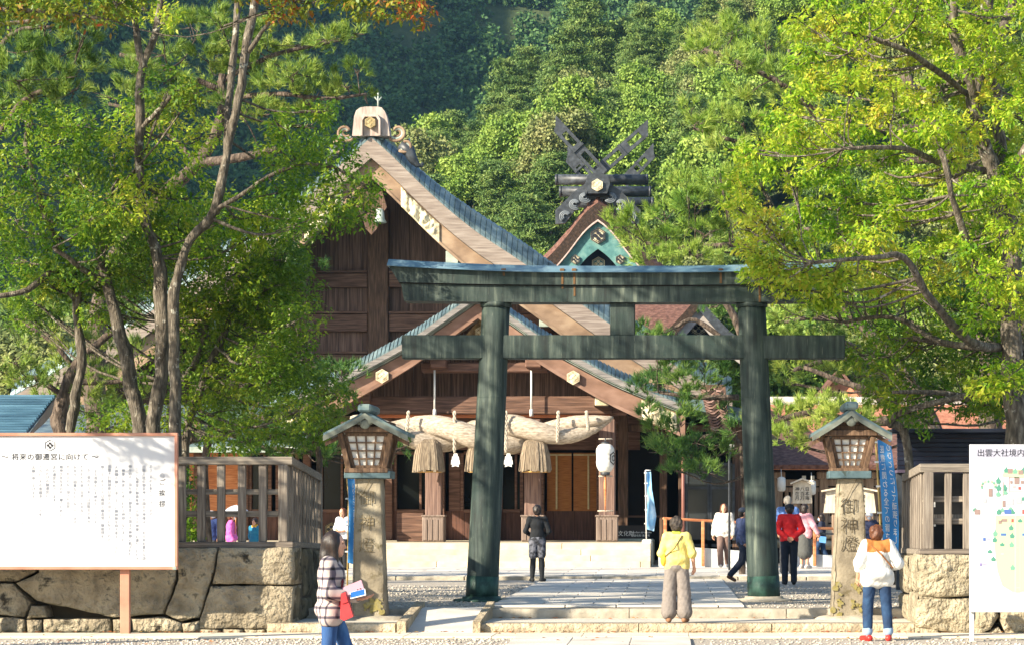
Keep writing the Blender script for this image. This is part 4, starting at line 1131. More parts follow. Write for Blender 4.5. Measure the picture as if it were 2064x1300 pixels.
# white paper lantern on the right pillar
LT = PIL - 1.2
pl = T('paper_lantern', 'round white paper lantern hanging on the right porch pillar', 'lantern', (X(1220, LT), LT, Z(952, LT)))
lz = lambda y: Z(y, LT); c = (X(1220, LT), LT, 0); kk = LT / F
prof = [(9, 951), (13, 948), (17, 940), (18.5, 930)] + [(17.5 + .5 * math.sin(i), 926 - i * 3) for i in range(4)] + [(18.5, 912), (18, 904), (14, 897), (9, 894)]
rp = []
for i in range(45):
    y = 951 - i * (951 - 894) / 44; yy = [q[1] for q in prof][::-1]; rr = np.interp(y, yy, [q[0] for q in prof][::-1])
    rp.append(((rr + .25 * (i % 2)) * kk, lz(y)))
MB().lathe(c, rp, 28).build('paper_body', PAPER, pl)
MB().lathe(c, [(9 * kk, lz(957)), (9.5 * kk, lz(951)), (8 * kk, lz(950))], 16).build('base_ring', BLACK, pl)
MB().lathe(c, [(8 * kk, lz(895)), (9 * kk, lz(894)), (7 * kk, lz(890))], 16).build('top_ring', BLACK, pl)
# crest painted on its right flank, wrapped on the body
b = MB()
for k0, k1 in ((12, 9.6), (6, 4)):
    for t in range(6):
        q = []
        for kq, tt in ((k0, t), (k0, t + 1), (k1, t + 1), (k1, t)):
            a = R(-90 + 62) + (kq * math.sin(tt * math.pi / 3)) / 19.; y = 923 - kq * math.cos(tt * math.pi / 3) * 1.15
            q.append((c[0] + 19.3 * kk * math.cos(a), c[1] + 19.3 * kk * math.sin(a), lz(y)))
        b.add(q, [(0, 1, 2, 3)])
b.build('crest', INK, pl)
for y, w_ in ((884, 13), (959, 13), (1029, 15)):
    MB().tube([(X(1220 - w_, LT), LT + .3, lz(y)), (X(1220 - w_, LT), LT, lz(y)), (X(1220 + w_, LT), LT, lz(y)), (X(1220 + w_, LT), LT + .3, lz(y))], .02, 5).build('bracket', ROPE, pl)
MB().tube([(c[0], LT, lz(894)), (c[0], LT, lz(882))], .02, 5).build('hook', BLACK, pl)
MB().tube([(c[0], LT, lz(957)), (c[0], LT, lz(975)), (c[0], LT, lz(1030))], [.02, .05, .015], 6).build('tassel_cord', WOOD_O, pl)

# ------------------------------------------------------------------ stone lanterns
STONE_L = mat('lichen_sandstone', ['6a6152', '857b69', 'a19782'], 3, rough=.95, bump=.012, bscale=22, spots=('5e553f', 5, .56, .1))
LICHEN = mat('yellow_lichen', ['6f6840', '857a48', '7c765a'], 14, rough=.95, bump=.01)
LW = mat('lantern_timber', ['3d2c20', '5c4634', '7a614b'], 6, (6, 6, .6), .75, .002)
ROOF_L = mat('lantern_copper_roof', ['3f5157', '5a7075', '7d8d88'], 4, (1, .6, 1), .55, .003, 14, metal=.25, spots=('38443f', 7, .6, .08))
def stone_lantern(name, label, cxp, D, pz, post, slab_, box_, roof_, ridge_px, seed, worn):
    px0 = lambda p: X(p, D); zz = lambda y: Z(y, D)
    t = T(name, label, 'stone lantern', (px0(cxp), D, pz), group='stone lanterns flanking the torii')
    (yt, tl, tr), (yb, bl, br) = post
    dt, db = .42, .52
    b = MB(); sides_ = [(-1, -1), (1, -1), (1, 1), (-1, 1)]
    def corner(i, v):
        L_, R_ = px0(bl + (tl - bl) * v ** .8), px0(br + (tr - br) * v ** .8); dd = db + (dt - db) * v; z = pz + (zz(yt) - pz) * v
        return Vector((L_ if sides_[i][0] < 0 else R_, D + sides_[i][1] * dd / 2, z))
    for i in range(4):
        def fn(u, v, i=i):
            a, c_ = corner(i, v), corner((i + 1) % 4, v); p = a.lerp(c_, u)
            e = min(1, min(u, 1 - u) * 9); nrm = (c_ - a).cross(Vector((0, 0, 1))).normalized()
            return p + nrm * (fnoise(p, 2.2, seed) * .02 - (1 - e) * .018 + fnoise(p, 9, seed) * .006) 
        b.grid(fn, 14, 34)
    pt = b.build('post', STONE_L, t)
    # natural slab underneath
    b = MB()
    b.grid(lambda u, v: Vector((px0(cxp + 8) + math.cos(2 * math.pi * u) * math.sin(math.pi * v) ** .5 * .62 * (1 + .1 * fnoise((math.cos(6.28 * u), math.sin(6.28 * u), 0), 1.5, seed)), D + .02 + math.sin(2 * math.pi * u) * math.sin(math.pi * v) ** .5 * .5, pz + .0 - .1 * math.cos(math.pi * v) - .035)), 28, 8)
    b.build('foot_stone', STONE_S, t)
    # carved characters, sunk look: dark grooves standing a hair off the face
    ch_y = [1005, 1055, 1100] if worn else [1022, 1060, 1097]
    for ch, y in zip('御神燈', ch_y):
        v = (zz(y) - pz) / (zz(yt) - pz); yf = D - (db + (dt - db) * v) / 2 - .024
        text('carved_character', ch, .27 if not worn else .25, mat('carving_shadow', ['3b3325', '4a4130'], 9, rough=1.) if not worn else mat('worn_carving', ['5d5139', '6f6349'], 9, rough=1.), pt, (px0(cxp + (-2 if not worn else -2)), yf, zz(y)), ext=.003, bold=-.004)
    for q in range(34):
        a = random.uniform(-.9, .9) if not worn else random.uniform(-.2, .95); v = random.uniform(.02, .26) if not worn else random.uniform(.05, .16)
        w2 = px0(br + (tr - br) * v) - px0(bl + (tl - bl) * v); yf = D - (db + (dt - db) * v) / 2 - .012
        b = MB(); r0 = random.uniform(.012, .05); jr = [random.uniform(.45, 1.25) for _ in range(10)]
        pts = [(px0(cxp) + a * w2 / 2 + r0 * jr[k] * math.cos(k * math.pi / 5), pz + (zz(yt) - pz) * v + r0 * jr[k] * math.sin(k * math.pi / 5)) for k in range(10)]
        b.prism(pts, yf - .004, yf + .02); b.build('lichen_patch', LICHEN, pt)
    y0, y1, l, r = slab_
    MB().box((px0((l + r) / 2), D, (zz(y0) + zz(y1)) / 2), (px0(r) - px0(l), .62, zz(y0) - zz(y1)), ch=.012).build('cap_slab', ROOF_L, t)
    # lantern box: inverted truncated pyramid with paper lattice
    yt2, yb2, tl, tr, bl, br = box_
    zt, zb = zz(yt2), zz(yb2); wt, wb = px0(tr) - px0(tl), px0(br) - px0(bl); cxw = px0((tl + tr) / 2)
    MB().box((cxw, D, zb - .03), (wb + .12, wb + .12, .07), ch=.01).build('sill', LW, t)
    bx = MB()
    vs = []
    for z, w2 in ((zb, wb), (zt, wt)):
        for sx_, sy in ((-1, -1), (1, -1), (1, 1), (-1, 1)): vs.append((cxw + sx_ * (w2 / 2 - .05), D + sy * (w2 / 2 - .05), z))
    bx.add(vs, [(0, 1, 5, 4), (1, 2, 6, 5), (2, 3, 7, 6), (3, 0, 4, 7), (3, 2, 1, 0), (4, 5, 6, 7)])
    box = bx.build('paper_box', PAPER, t)
    for sx_, sy in ((-1, -1), (1, -1), (1, 1), (-1, 1)):
        MB().bar((cxw + sx_ * wb / 2, D + sy * wb / 2, zb), (cxw + sx_ * wt / 2, D + sy * wt / 2, zt), .08, .08, up=(0, 1, 0), ch=.008).build('corner_post', LW, t)
    for q in range(4):
        rot = Matrix.Rotation(q * math.pi / 2, 3, 'Z')
        def W(u, v):
            w2 = (wb + (wt - wb) * v)
            p = rot @ Vector(((u - .5) * (w2 - .14), -(w2 / 2 - .035), 0)); return Vector((cxw + p.x, D + p.y, zb + (zt - zb) * v))
        for i in range(5):
            bt = MB(); bt.bar(W(i / 4, .04), W(i / 4, .96), .022 if 0 < i < 4 else .05, .03, up=(rot @ Vector((0, 1, 0)))); bt.build('lattice_bar', LW, box)
            bt = MB(); v = .05 + .9 * i / 4; bt.bar(W(0, v) + rot @ Vector((0, -.004, 0)), W(1, v) + rot @ Vector((0, -.004, 0)), .022 if 0 < i < 4 else .045, .026, up=(rot @ Vector((0, 1, 0)))); bt.build('lattice_bar', LW, box)
    MB().box((cxw, D, zt + .05), (wt + .12, wt + .12, .09), ch=.01).build('head_frame', LW, t)
    MB().box((cxw, D, zt + .13), (wt - .02, wt - .02, .07), ch=.01).build('head_frame', LW, t)
    # gabled roof, ridge towards the viewer
    yr, ye, el, er = roof_
    zr, ze = zz(yr), zz(ye); xr = px0(ridge_px); hd = .52
    for s, xe in ((-1, px0(el)), (1, px0(er))):
        tp = [(xr + (xe - xr) * q / 8, zr + (ze - zr) * (q / 8) ** .9 ) for q in range(9)]
        rf = MB().strip(tp, down(tp, .05), D - hd + .02, D + hd).build('roof', ROOF_L, t)
        for yq in (D - hd + .38, D + .15):
            MB().strip([(a, b_ + .006) for a, b_ in tp], tp, yq, yq + .02).build('seam', ROOF_L, rf)
        MB().strip(down(tp, .04), down(tp, .12), D - hd - .02, D - hd + .06).build('barge_board', mat('grey_green_timber', ['4c514a', '686d64', '82887e'], 5, (1, 3, 1), .8, .003), t)
        MB().strip(down(tp, .13)[1:], down(tp, .19)[1:], D - hd + .2, D - hd + .26).build('rafter', LW, t)
    MB().box((xr, D - .02, zr + .03), (.2, 2 * hd + .1, .12), ch=.03).build('ridge_cap', ROOF_L, t)
    MB().prism([(cxw - wt / 2, zt + .15), (cxw + wt / 2, zt + .15), (xr, zr - .12)], D - .24, D + .24).build('gable_wall', LW, t)
    b = MB(); b.lathe((xr, D - hd + .02, zr - .2), [(.02, -.02), (.07, -.015), (.08, .0), (.03, .02)], 12, ax='Y')
    b.lathe((xr - .08, D - hd + .02, zr - .17), [(.01, -.02), (.05, -.015), (.01, .02)], 10, ax='Y'); b.lathe((xr + .08, D - hd + .02, zr - .17), [(.01, -.02), (.05, -.015), (.01, .02)], 10, ax='Y')
    b.build('pendant', MATS['grey_green_timber'], t)
    return t
stone_lantern('stone_lantern', 'stone lantern with worn carving left of the torii beside the ramp', 745, 37.2, .16, ((965, 719, 771), (1236, 712, 781)), (949, 964, 699, 792), (873, 944, 692, 794, 707, 778), (829, 874, 661, 829), 744, 3.1, True)
stone_lantern('stone_lantern', 'sunlit stone lantern with dark carved characters and yellow lichen right of the torii', 1711, 37.4, .16, ((965, 1687, 1738), (1240, 1673, 1752)), (949, 964, 1668, 1754), (880, 944, 1664, 1757, 1681, 1743), (824, 874, 1634, 1792), 1711, 8.3, False)

# ------------------------------------------------------------------ dry stone walls
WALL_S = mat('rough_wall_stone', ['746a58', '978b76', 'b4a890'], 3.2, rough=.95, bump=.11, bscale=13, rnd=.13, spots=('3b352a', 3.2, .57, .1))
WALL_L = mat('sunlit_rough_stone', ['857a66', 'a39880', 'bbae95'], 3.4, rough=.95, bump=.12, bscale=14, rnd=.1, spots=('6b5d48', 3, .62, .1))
CORE = mat('dark_joint_earth', ['40382c', '554b3b'], 5, rough=1.)
def stone(parent, poly, D, depth, m, bulge=.025, rough_=.03, shrink=.0015, zfix=None):
    """one block: outline in photo pixels on the wall face at distance D, rounded rim, uneven face"""
    pts = [(X(a, D), Z(b_, D)) for a, b_ in poly]
    if zfix is not None: pts = [(x, max(z, zfix)) for x, z in pts]
    cx = sum(p[0] for p in pts) / len(pts); cz = sum(p[1] for p in pts) / len(pts)
    ring = []
    for (x0, z0), (x1, z1) in zip(pts, pts[1:] + pts[:1]):
        nseg = max(1, int(math.hypot(x1 - x0, z1 - z0) / .11))
        for q in range(nseg): ring.append((x0 + (x1 - x0) * q / nseg, z0 + (z1 - z0) * q / nseg))
    n = len(ring); sd_ = random.uniform(0, 90); vs, fs = [], []
    size = max(.2, min(max(p[0] for p in pts) - min(p[0] for p in pts), max(p[1] for p in pts) - min(p[1] for p in pts)))
    g = shrink / size
    levels = [(1 - 2 * g, depth), (1 - 2 * g, .04), (1 - 2.6 * g, .012), (1 - 2.6 * g - .022 / size, -.008), (1 - 2.6 * g - .10 / size if size > .5 else .74, -.014), (.66, -.02), (.42, -.024), (.2, -.024)]
    for li, (k, dy) in enumerate(levels):
        for x, z in ring:
            p = Vector((cx + (x - cx) * k, D, cz + (z - cz) * k))
            jit = fnoise((p.x, 0, p.z), 3.5, sd_) * rough_ * 1.4 + fnoise((p.x, 0, p.z), 11, sd_) * rough_ * .6
            e = Vector((fnoise((p.x, 1, p.z), 4, sd_), 0, fnoise((p.x, 2, p.z), 4, sd_))) * (.014 if li < 4 else .0)
            vs.append((p.x + e.x, D + dy - (bulge * (li > 3) * .5) - (jit if li > 1 else 0), p.z + e.z))
    for li in range(len(levels) - 1):
        for q in range(n): fs.append((li * n + q, li * n + (q + 1) % n, (li + 1) * n + (q + 1) % n, (li + 1) * n + q))
    vs.append((cx, D - .035 - bulge * .5, cz)); c_ = len(vs) - 1; l0 = (len(levels) - 1) * n
    fs += [(l0 + q, l0 + (q + 1) % n, c_) for q in range(n)]
    b = MB(); b.add(vs, fs, True); return b.build('stone', m, parent)
WD = 36.15
wl = T('stone_wall', 'dry stone wall of large mossy blocks under the left wooden fence', 'stone wall', (X(250, WD), WD, 0))
for poly in ([(-85, 1103), (60, 1103), (74, 1150), (28, 1172), (-85, 1168)], [(64, 1103), (350, 1103), (356, 1165), (330, 1236), (230, 1244), (72, 1210), (32, 1176), (78, 1152)],
             [(353, 1103), (440, 1103), (433, 1138), (402, 1243), (365, 1250), (333, 1238), (360, 1166)], [(-85, 1170), (25, 1176), (62, 1215), (50, 1243), (-85, 1233)],
             [(64, 1220), (90, 1222), (96, 1244), (55, 1246)], [(-85, 1236), (50, 1246), (52, 1277), (-85, 1279)], [(53, 1249), (84, 1248), (82, 1276), (55, 1277)],
             [(86, 1247), (222, 1246), (226, 1277), (84, 1278)], [(227, 1247), (262, 1246), (262, 1277), (228, 1277)], [(263, 1246), (330, 1241), (366, 1255), (366, 1278), (264, 1278)],
             [(368, 1256), (400, 1249), (402, 1266), (440, 1269), (440, 1279), (369, 1279)]):
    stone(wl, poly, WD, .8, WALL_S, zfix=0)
for poly in ([(442, 1103), (591, 1103), (591, 1177), (427, 1177), (436, 1138)], [(425, 1180), (591, 1180), (589, 1266), (401, 1266), (404, 1243)]):
    stone(wl, poly, WD - .05, .8, WALL_S, zfix=0)
for poly in ([(404, 1268), (445, 1269), (445, 1279), (404, 1280)], [(447, 1268), (490, 1268), (490, 1280), (447, 1280)], [(492, 1268), (534, 1268), (534, 1280), (492, 1280)], [(536, 1267), (592, 1267), (592, 1281), (536, 1281)]):
    stone(wl, poly, WD - .1, .5, WALL_L, zfix=0)
for i in range(5):                                  # the wall runs on beyond the frame
    a, b_ = -87 - i * 110, -194 - i * 110
    stone(wl, [(b_, 1103), (a, 1103), (a + 1, 1176 + 9 * (i % 2)), (b_ + 1, 1176 + 9 * ((i + 1) % 2))], WD, .8, WALL_S, zfix=0)
    stone(wl, [(b_ + 1, 1178 + 9 * ((i + 1) % 2)), (a + 1, 1178 + 9 * (i % 2)), (a, 1278), (b_, 1278)], WD, .8, WALL_S, zfix=0)
MB().box((X(-23, WD), WD + 2.0, .6), ((588 + 634) / F * WD, 3.2, 1.2)).build('wall_core', CORE, wl)
# the return of the wall facing the path: stacked blocks seen edge on
xr = X(591, WD)
for (y0, y1, z0, z1) in ((0, 1.0, .72, 1.24), (1.02, 2.1, .5, 1.22), (2.12, 3.3, .62, 1.18), (0, .9, .16, .70), (.92, 1.9, .16, .48), (1.92, 3.3, .3, .6)):
    b = MB(); sd_ = random.uniform(0, 50)
    def fn(u, v):
        p = Vector((xr, WD + y0 + .02 + (y1 - y0 - .04) * u, z0 + .01 + (z1 - z0 - .02) * v)); e = min(1, min(u, 1 - u, v, 1 - v) * 7)
        return p + Vector((.04 * e + .03 * fnoise((p.x, p.y, p.z), 4, sd_) - .02, 0, 0))
    b.grid(fn, 12, 8); q = [fn(0, 0), fn(1, 0), fn(1, 1), fn(0, 1)]
    b.add(q + [(p.x - .5, p.y, p.z) for p in q], [(0, 4, 5, 1), (1, 5, 6, 2), (2, 6, 7, 3), (3, 7, 4, 0)])
    b.build('stone', mat('shaded_return_stone', ['413b2d', '5f5743', '7b715a'], 3, rough=.95, bump=.04, bscale=10, spots=('22221a', 4, .55, .1)), wl)  # darker tones paint in the shade on this face turned from the sun

wr = T('stone_wall', 'sunlit dry stone wall of rough blocks under the right wooden fence', 'stone wall', (X(1960, 35.6), 35.6, 0))
WR = 35.6
for poly in ([(1851, 1117), (1962, 1117), (1962, 1201), (1852, 1204)], [(1848, 1206), (1962, 1203), (1962, 1270), (1950, 1284), (1845, 1262)], [(1964, 1117), (2110, 1117), (2110, 1210), (1964, 1200)],
             [(1964, 1203), (2005, 1206), (2014, 1240), (1996, 1268), (1964, 1280)], [(2018, 1216), (2110, 1212), (2110, 1295), (2030, 1290), (2016, 1250)], [(1998, 1270), (2014, 1262), (2026, 1290), (1990, 1290)]):
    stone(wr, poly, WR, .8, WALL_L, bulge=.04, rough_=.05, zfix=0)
for i in range(4):
    a, b_ = 2112 + i * 100, 2210 + i * 100
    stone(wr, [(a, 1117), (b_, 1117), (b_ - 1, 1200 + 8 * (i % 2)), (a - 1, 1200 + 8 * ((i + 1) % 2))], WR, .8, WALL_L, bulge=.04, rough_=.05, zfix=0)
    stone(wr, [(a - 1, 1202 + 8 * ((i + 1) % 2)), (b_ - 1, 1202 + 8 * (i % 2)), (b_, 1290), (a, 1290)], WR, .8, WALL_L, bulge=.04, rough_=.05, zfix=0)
MB().box((X(2183, WR), WR + 1.6, .6), ((2510 - 1856) / F * WR, 2.4, 1.18)).build('wall_core', CORE, wr)
xl = X(1850, WR)
for (y0, y1, z0, z1) in ((0, 1.3, .62, 1.14), (1.32, 2.8, .55, 1.12), (0, 1.3, 0, .6), (1.32, 2.8, .16, .53)):
    b = MB(); sd_ = random.uniform(0, 50)
    def fn(u, v):
        p = Vector((xl, WR + y0 + .02 + (y1 - y0 - .04) * (1 - u), z0 + .01 + (z1 - z0 - .02) * v)); e = min(1, min(u, 1 - u, v, 1 - v) * 7)
        return p - Vector((.03 * e + .03 * fnoise((p.x, p.y, p.z), 4, sd_), 0, 0))
    b.grid(fn, 12, 8); q = [fn(0, 0), fn(1, 0), fn(1, 1), fn(0, 1)]
    b.add(q + [(p.x + .3, p.y, p.z) for p in q], [(0, 4, 5, 1), (1, 5, 6, 2), (2, 6, 7, 3), (3, 7, 4, 0)]); b.build('stone', WALL_L, wr)

# ------------------------------------------------------------------ wooden fences
def fence(name, label, D, x0, x1, posts, y_top, y_sill, rails, corner_px, corner_w, sl_w, back, slat_n, zoff):
    f = T(name, label, 'fence', (X((x0 + x1) / 2, D), D, Z(y_sill[1], D)), group='timber fences on the stone walls')
    MB().box((X((x0 + x1) / 2, D), D, (Z(y_top[0], D) + Z(y_top[1], D)) / 2), (X(x1, D) - X(x0, D), .16, Z(y_top[0], D) - Z(y_top[1], D)), ch=.008).build('top_rail', WOOD_GH, f)
    MB().box((X((x0 + x1) / 2, D), D, (Z(y_sill[0], D) + Z(y_sill[1], D)) / 2), (X(x1 + 4, D) - X(x0, D), .2, Z(y_sill[0], D) - Z(y_sill[1], D)), ch=.01).build('sill_rail', mat('dark_weathered_sill', ['4f4740', '6e645b', '857a6f'], 4, (.5, 8, 9), .85, .004), f)
    zt, zb = Z(y_top[1], D), Z(y_sill[0], D)
    for p in posts: MB().box((X(p, D), D, (zt + zb) / 2), (sl_w / F * D, .09, zt - zb), ch=.008).build('slat', WOOD_G, f)
    MB().box((X(corner_px, D), D - .005, (zt + zb) / 2), (corner_w / F * D, .16, zt - zb), ch=.01).build('post', WOOD_G, f)
    for ra, rb in rails:
        MB().box((X((x0 + x1) / 2, D), D + .065, (Z(ra, D) + Z(rb, D)) / 2), (X(x1, D) - X(x0, D) - .1, .04, Z(ra, D) - Z(rb, D)), ch=.006).build('rail', WOOD_GH, f)
    # return going back beside the path
    s = 1 if corner_px < 1000 else -1
    xa = X(corner_px + s * corner_w * .3, D); L_, dzt, dzb, xo = back
    b = MB(); zt0, zt1 = Z(y_top[0], D), Z(y_top[1], D); zs0, zs1 = Z(y_sill[0], D), Z(y_sill[1], D)
    def sl(u, z, dz): return (xa + xo * u, D + .1 + L_ * u, z + dz * u)
    b.bar(sl(0, (zt0 + zt1) / 2, dzt), sl(1, (zt0 + zt1) / 2, dzt), .15, zt0 - zt1, ch=.008); b.build('top_rail', WOOD_GH, f)
    b = MB(); b.bar(sl(0, (zs0 + zs1) / 2 - .0, dzb), sl(1, (zs0 + zs1) / 2, dzb), .18, zs0 - zs1, ch=.008); b.build('sill_rail', WOOD_GH, f)
    for i in range(slat_n):
        u = (i + .7) / slat_n
        p, q = Vector(sl(u, zs0, dzb)), Vector(sl(u, zt1, dzt))
        MB().bar(p, q, .09 if i < slat_n - 1 else .16, .11 if i < slat_n - 1 else .16, up=(0, 1, 0), ch=.006).build('slat' if i < slat_n - 1 else 'post', WOOD_G, f)
    for ra, rb in rails:
        h = (Z(ra, D) - Z(rb, D)); zc = (Z(ra, D) + Z(rb, D)) / 2; t = (zc - zs0) / (zt1 - zs0)
        b = MB(); b.bar(Vector(sl(0, zc, dzb + (dzt - dzb) * t)) - Vector((s * .065, 0, 0)), Vector(sl(1, zc, dzb + (dzt - dzb) * t)) - Vector((s * .065, 0, 0)), .04, h); b.build('rail', WOOD_GH, f)
    return f
fence('fence', 'grey weathered timber fence with corner post on the left stone wall', 36.3, -630, 591, [-50 - 42 * q for q in range(1, 14)] + [-50, -8, 34, 76, 118, 160, 202, 244, 286, 327, 367, 406, 446, 488, 530], (920, 936), (1091, 1103), ((985, 996), (1029, 1041)), 572, 19, 15.5, (3.1, -.20, -.06, 0), 11, 0)
fence('fence', 'pale sunlit timber fence with corner post on the right stone wall', 35.8, 1853, 2510, [2100 + 38 * q for q in range(1, 11)] + [1911, 1948, 1986, 2024, 2062, 2100], (934, 951), (1106, 1117), ((999, 1011), (1044, 1056)), 1871, 20, 14, (2.7, -.1, -.02, 0), 9, 0)

# ------------------------------------------------------------------ information boards
SG = 35.3
sl = T('information_sign', 'white printed notice board in a brown frame before the left stone wall', 'sign', (X(250, SG), SG, 0))
BRN = mat('salmon_brown_paint', ['a56f5a', 'b57f69', 'bd8a74'], 3, rough=.55, bump=.001)
PANEL = mat('white_board', ['c6c6ca', 'cfcfd2'], 1.2, rough=.45)
gx_ = lambda p: X(p, SG); gz_ = lambda y: Z(y, SG)
x0, x1 = -260, 359
MB().box((gx_((x0 + x1) / 2), SG + .02, (gz_(872) + gz_(1147)) / 2), (gx_(x1) - gx_(x0) - .08, .05, gz_(872) - gz_(1147) - .06)).build('panel', PANEL, sl)
for y in (875, 1144): MB().box((gx_((x0 + x1) / 2), SG - .005, gz_(y)), (gx_(x1) - gx_(x0), .075, .045), ch=.006).build('frame', BRN, sl)
for p in (x0 + 3, x1 - 3): MB().box((gx_(p), SG - .007, (gz_(878) + gz_(1141)) / 2), (.045, .075, gz_(878) - gz_(1141) - .003), ch=.006).build('frame', BRN, sl)
for p in (250, -150): MB().box((gx_(p), SG + .09, gz_(1130) / 2), (.135, .09, gz_(1130)), ch=.008).build('post', BRN, sl)
MB().box((gx_(353), SG - .045, gz_(1144)), (.05, .01, .05), ch=.004).build('corner_plate', COPPER_W, sl)
f0 = SG - .008
crest_b = MB()
hx = lambda k: [(gx_(101) + k * math.sin(t * math.pi / 3), gz_(897) + k * math.cos(t * math.pi / 3)) for t in range(7)]
crest_b.strip(hx(.082), hx(.074), f0 - .003, f0)
for q in range(4):
    a = q * math.pi / 2; u = (math.sin(a), math.cos(a)); v = (math.cos(a), -math.sin(a))
    crest_b.prism([(gx_(101) + .075 * (p * u[0] + s_ * v[0]), gz_(897) + .075 * (p * u[1] + s_ * v[1])) for p, s_ in ((.14, 0), (.3, .26), (.52, .2), (.64, 0), (.52, -.2), (.3, -.26))], f0 - .003, f0)
crest_b.build('printed_crest', INK, sl)
text('title_lettering', '〜 将来の御遷宮に向けて 〜', .105, INK, sl, (gx_(101), f0, gz_(921)), spacing=1.1, ext=.002)
text('heading_lettering', 'ご挨拶', .10, INK, sl, (gx_(327), f0, gz_(972)), vertical=True, spacing=1.55)
hb = MB(); hx2 = lambda k: [(gx_(327) + k * math.sin(t * math.pi / 3), gz_(958) + k * math.cos(t * math.pi / 3)) for t in range(7)]
hb.strip(hx2(.036), hx2(.03), f0 - .003, f0); hb.strip(hx2(.018), hx2(.012), f0 - .003, f0); hb.build('printed_crest', INK_G, sl)
body = ['ようこそのお参りでございます', '出雲大社の御祭神・大国主大神様は、この日本を豊かな国に', 'ここにも本宮の御鎮座神・大国主大神様にお護りいただき', '神々の代に国を譲った御事業が大国主大神様に結ばれた', '「神事」神楽にもあらわれる神様となりました', '大神様の御心に添うように御神徳を仰ぎ奉るとともに',
        '出雲大社御鎮座は悠久の昔から今に伝えられた', '限りない先人たちは幾度も御造営、御修理を', 'いまも畏敬の心を納めるところです', 'しかし現在の日本では国際化が進み', 'われわれの前に自然との共存という', 'が年々に困難なものとなっています', 'かけがえのない国土や自然', '精神文化を次の代へ継ぐために', '次の遷宮をめざします', 'このたびの御遷宮に', 'ともに、その意義深いところを', 'お願い申し上げます']
for i, col in enumerate(body):
    text('body_lettering', col, .052, INK_G, sl, (gx_(304 - i * 13.9), f0, gz_(940 + (i % 3) * .8)), vertical=True, spacing=1.0, ext=.001)
for i, y in ((0, 1052), (1, 1048), (2, 1058)):
    text('body_lettering', ['平成二十年', '出雲大社', '宮司'][i], .05, mat('very_faint_ink', ['bfc3cb', 'c9ccd2'], 5), sl, (gx_(60 - i * 16), f0, gz_(y)), vertical=True, ext=.001)

SR = 33.6
sr = T('map_sign', 'white illustrated site map board on a thin pale post at the right edge', 'sign', (X(1962, SR), SR, 0))
qx = lambda p: X(p, SR); qz = lambda y: Z(y, SR)
MB().box((qx(2062), SR, (qz(895) + qz(1233)) / 2), (qx(2170) - qx(1954), .03, qz(895) - qz(1233)), ch=.004).build('panel', PANEL, sr)
MB().box((qx(1960), SR + .06, qz(900) / 2), (.06, .06, qz(900)), ch=.006).build('post', mat('pale_grey_post', ['b9b9b6', 'cfcfcb'], 3, rough=.5), sr)
MB().box((qx(2150), SR + .06, qz(900) / 2), (.06, .06, qz(900)), ch=.006).build('post', MATS['pale_grey_post'], sr)
f1 = SR - .017
MB().box((qx(2062), f1, qz(914)), (qx(2166) - qx(1956), .003, 36 / F * SR)).build('title_band', mat('lilac_grey_print', ['9a9aaa', 'a6a6b4'], 2, rough=.5), sr)
text('title_lettering', '出雲大社境内案内図', .108, INK, sr, (qx(2041), f1 - .003, qz(913)), ext=.002)
PR = {k_: mat('print_' + k_, [c_], 3, rough=.5) for k_, c_ in dict(pale_green='b0c996', green='6a9a84', teal='4c8472', grey='a5a5a8', brown='8a7570', red='a8524c', blue='4a66a0', pink='b89a9a', sand='b3ad94', lilac='8078a0').items()}
def printed(poly, col, h=0.):
    MB().prism([(qx(a), qz(b_)) for a, b_ in poly], f1 - .003 - h, f1 + .001).build('print', PR[col], sr)
rect = lambda a, b_, w_, h: [(a, b_), (a + w_, b_), (a + w_, b_ + h), (a, b_ + h)]
printed([(2007, 1038), (2110, 1038), (2110, 1190), (2040, 1192), (2020, 1180), (2010, 1150), (2004, 1100)], 'pale_green')
printed([(2020, 955), (2028, 946), (2110, 944), (2110, 962), (2021, 960)], 'pale_green', .0006)
printed(rect(2045, 1038, 11, 155), 'grey', .0007)
printed(rect(2047, 1038, 8, 155), 'sand', .0009)
for a, b_, w_, h, c_ in ((2031, 944, 10, 10, 'brown'), (2052, 947, 10, 9, 'brown'), (2033, 961, 1.2, 28, 'pink'), (2033, 961, 34, 1.2, 'pink'), (2033, 989, 34, 1.2, 'pink'), (2044, 961, 10, 14, 'brown'), (2036, 968, 4, 6, 'brown'), (2057, 968, 6, 6, 'brown'),
                      (2040, 978, 6, 5, 'pink'), (2052, 980, 5, 6, 'red'), (2020, 1008, 6, 13, 'brown'), (2028, 1003, 14, 14, 'grey'), (2024, 1026, 14, 9, 'blue'), (2060, 1026, 8, 9, 'red'), (2044, 1024, 12, 1.5, 'grey'), (2047, 1000, 12, 14, 'grey'),
                      (2012, 1048, 7, 7, 'brown'), (2018, 1045, 12, 6, 'brown'), (2038, 1045, 5, 7, 'red'), (1992, 984, 8, 16, 'brown'), (1964, 1026, 11, 10, 'brown'), (2017, 1074, 11, 5, 'blue'), (2060, 1074, 8, 5, 'blue'), (1980, 1004, 8, 8, 'grey'),
                      (1981, 1083, 5, 6, 'blue'), (1974, 1134, 5, 6, 'lilac'), (1988, 1086, 8, 1.2, 'lilac'), (1981, 1136, 8, 1.2, 'lilac'), (1981, 1140, 10, 1.2, 'grey'), (2045, 1102, 12, 1.4, 'pink'), (2046, 1172, 11, 1.4, 'pink'), (2020, 970, 2, 28, 'pink'), (2017, 1114, 6, 3, 'grey'), (2046, 1183, 11, 1.2, 'grey')):
    printed(rect(a, b_, w_, h), c_, .0014)
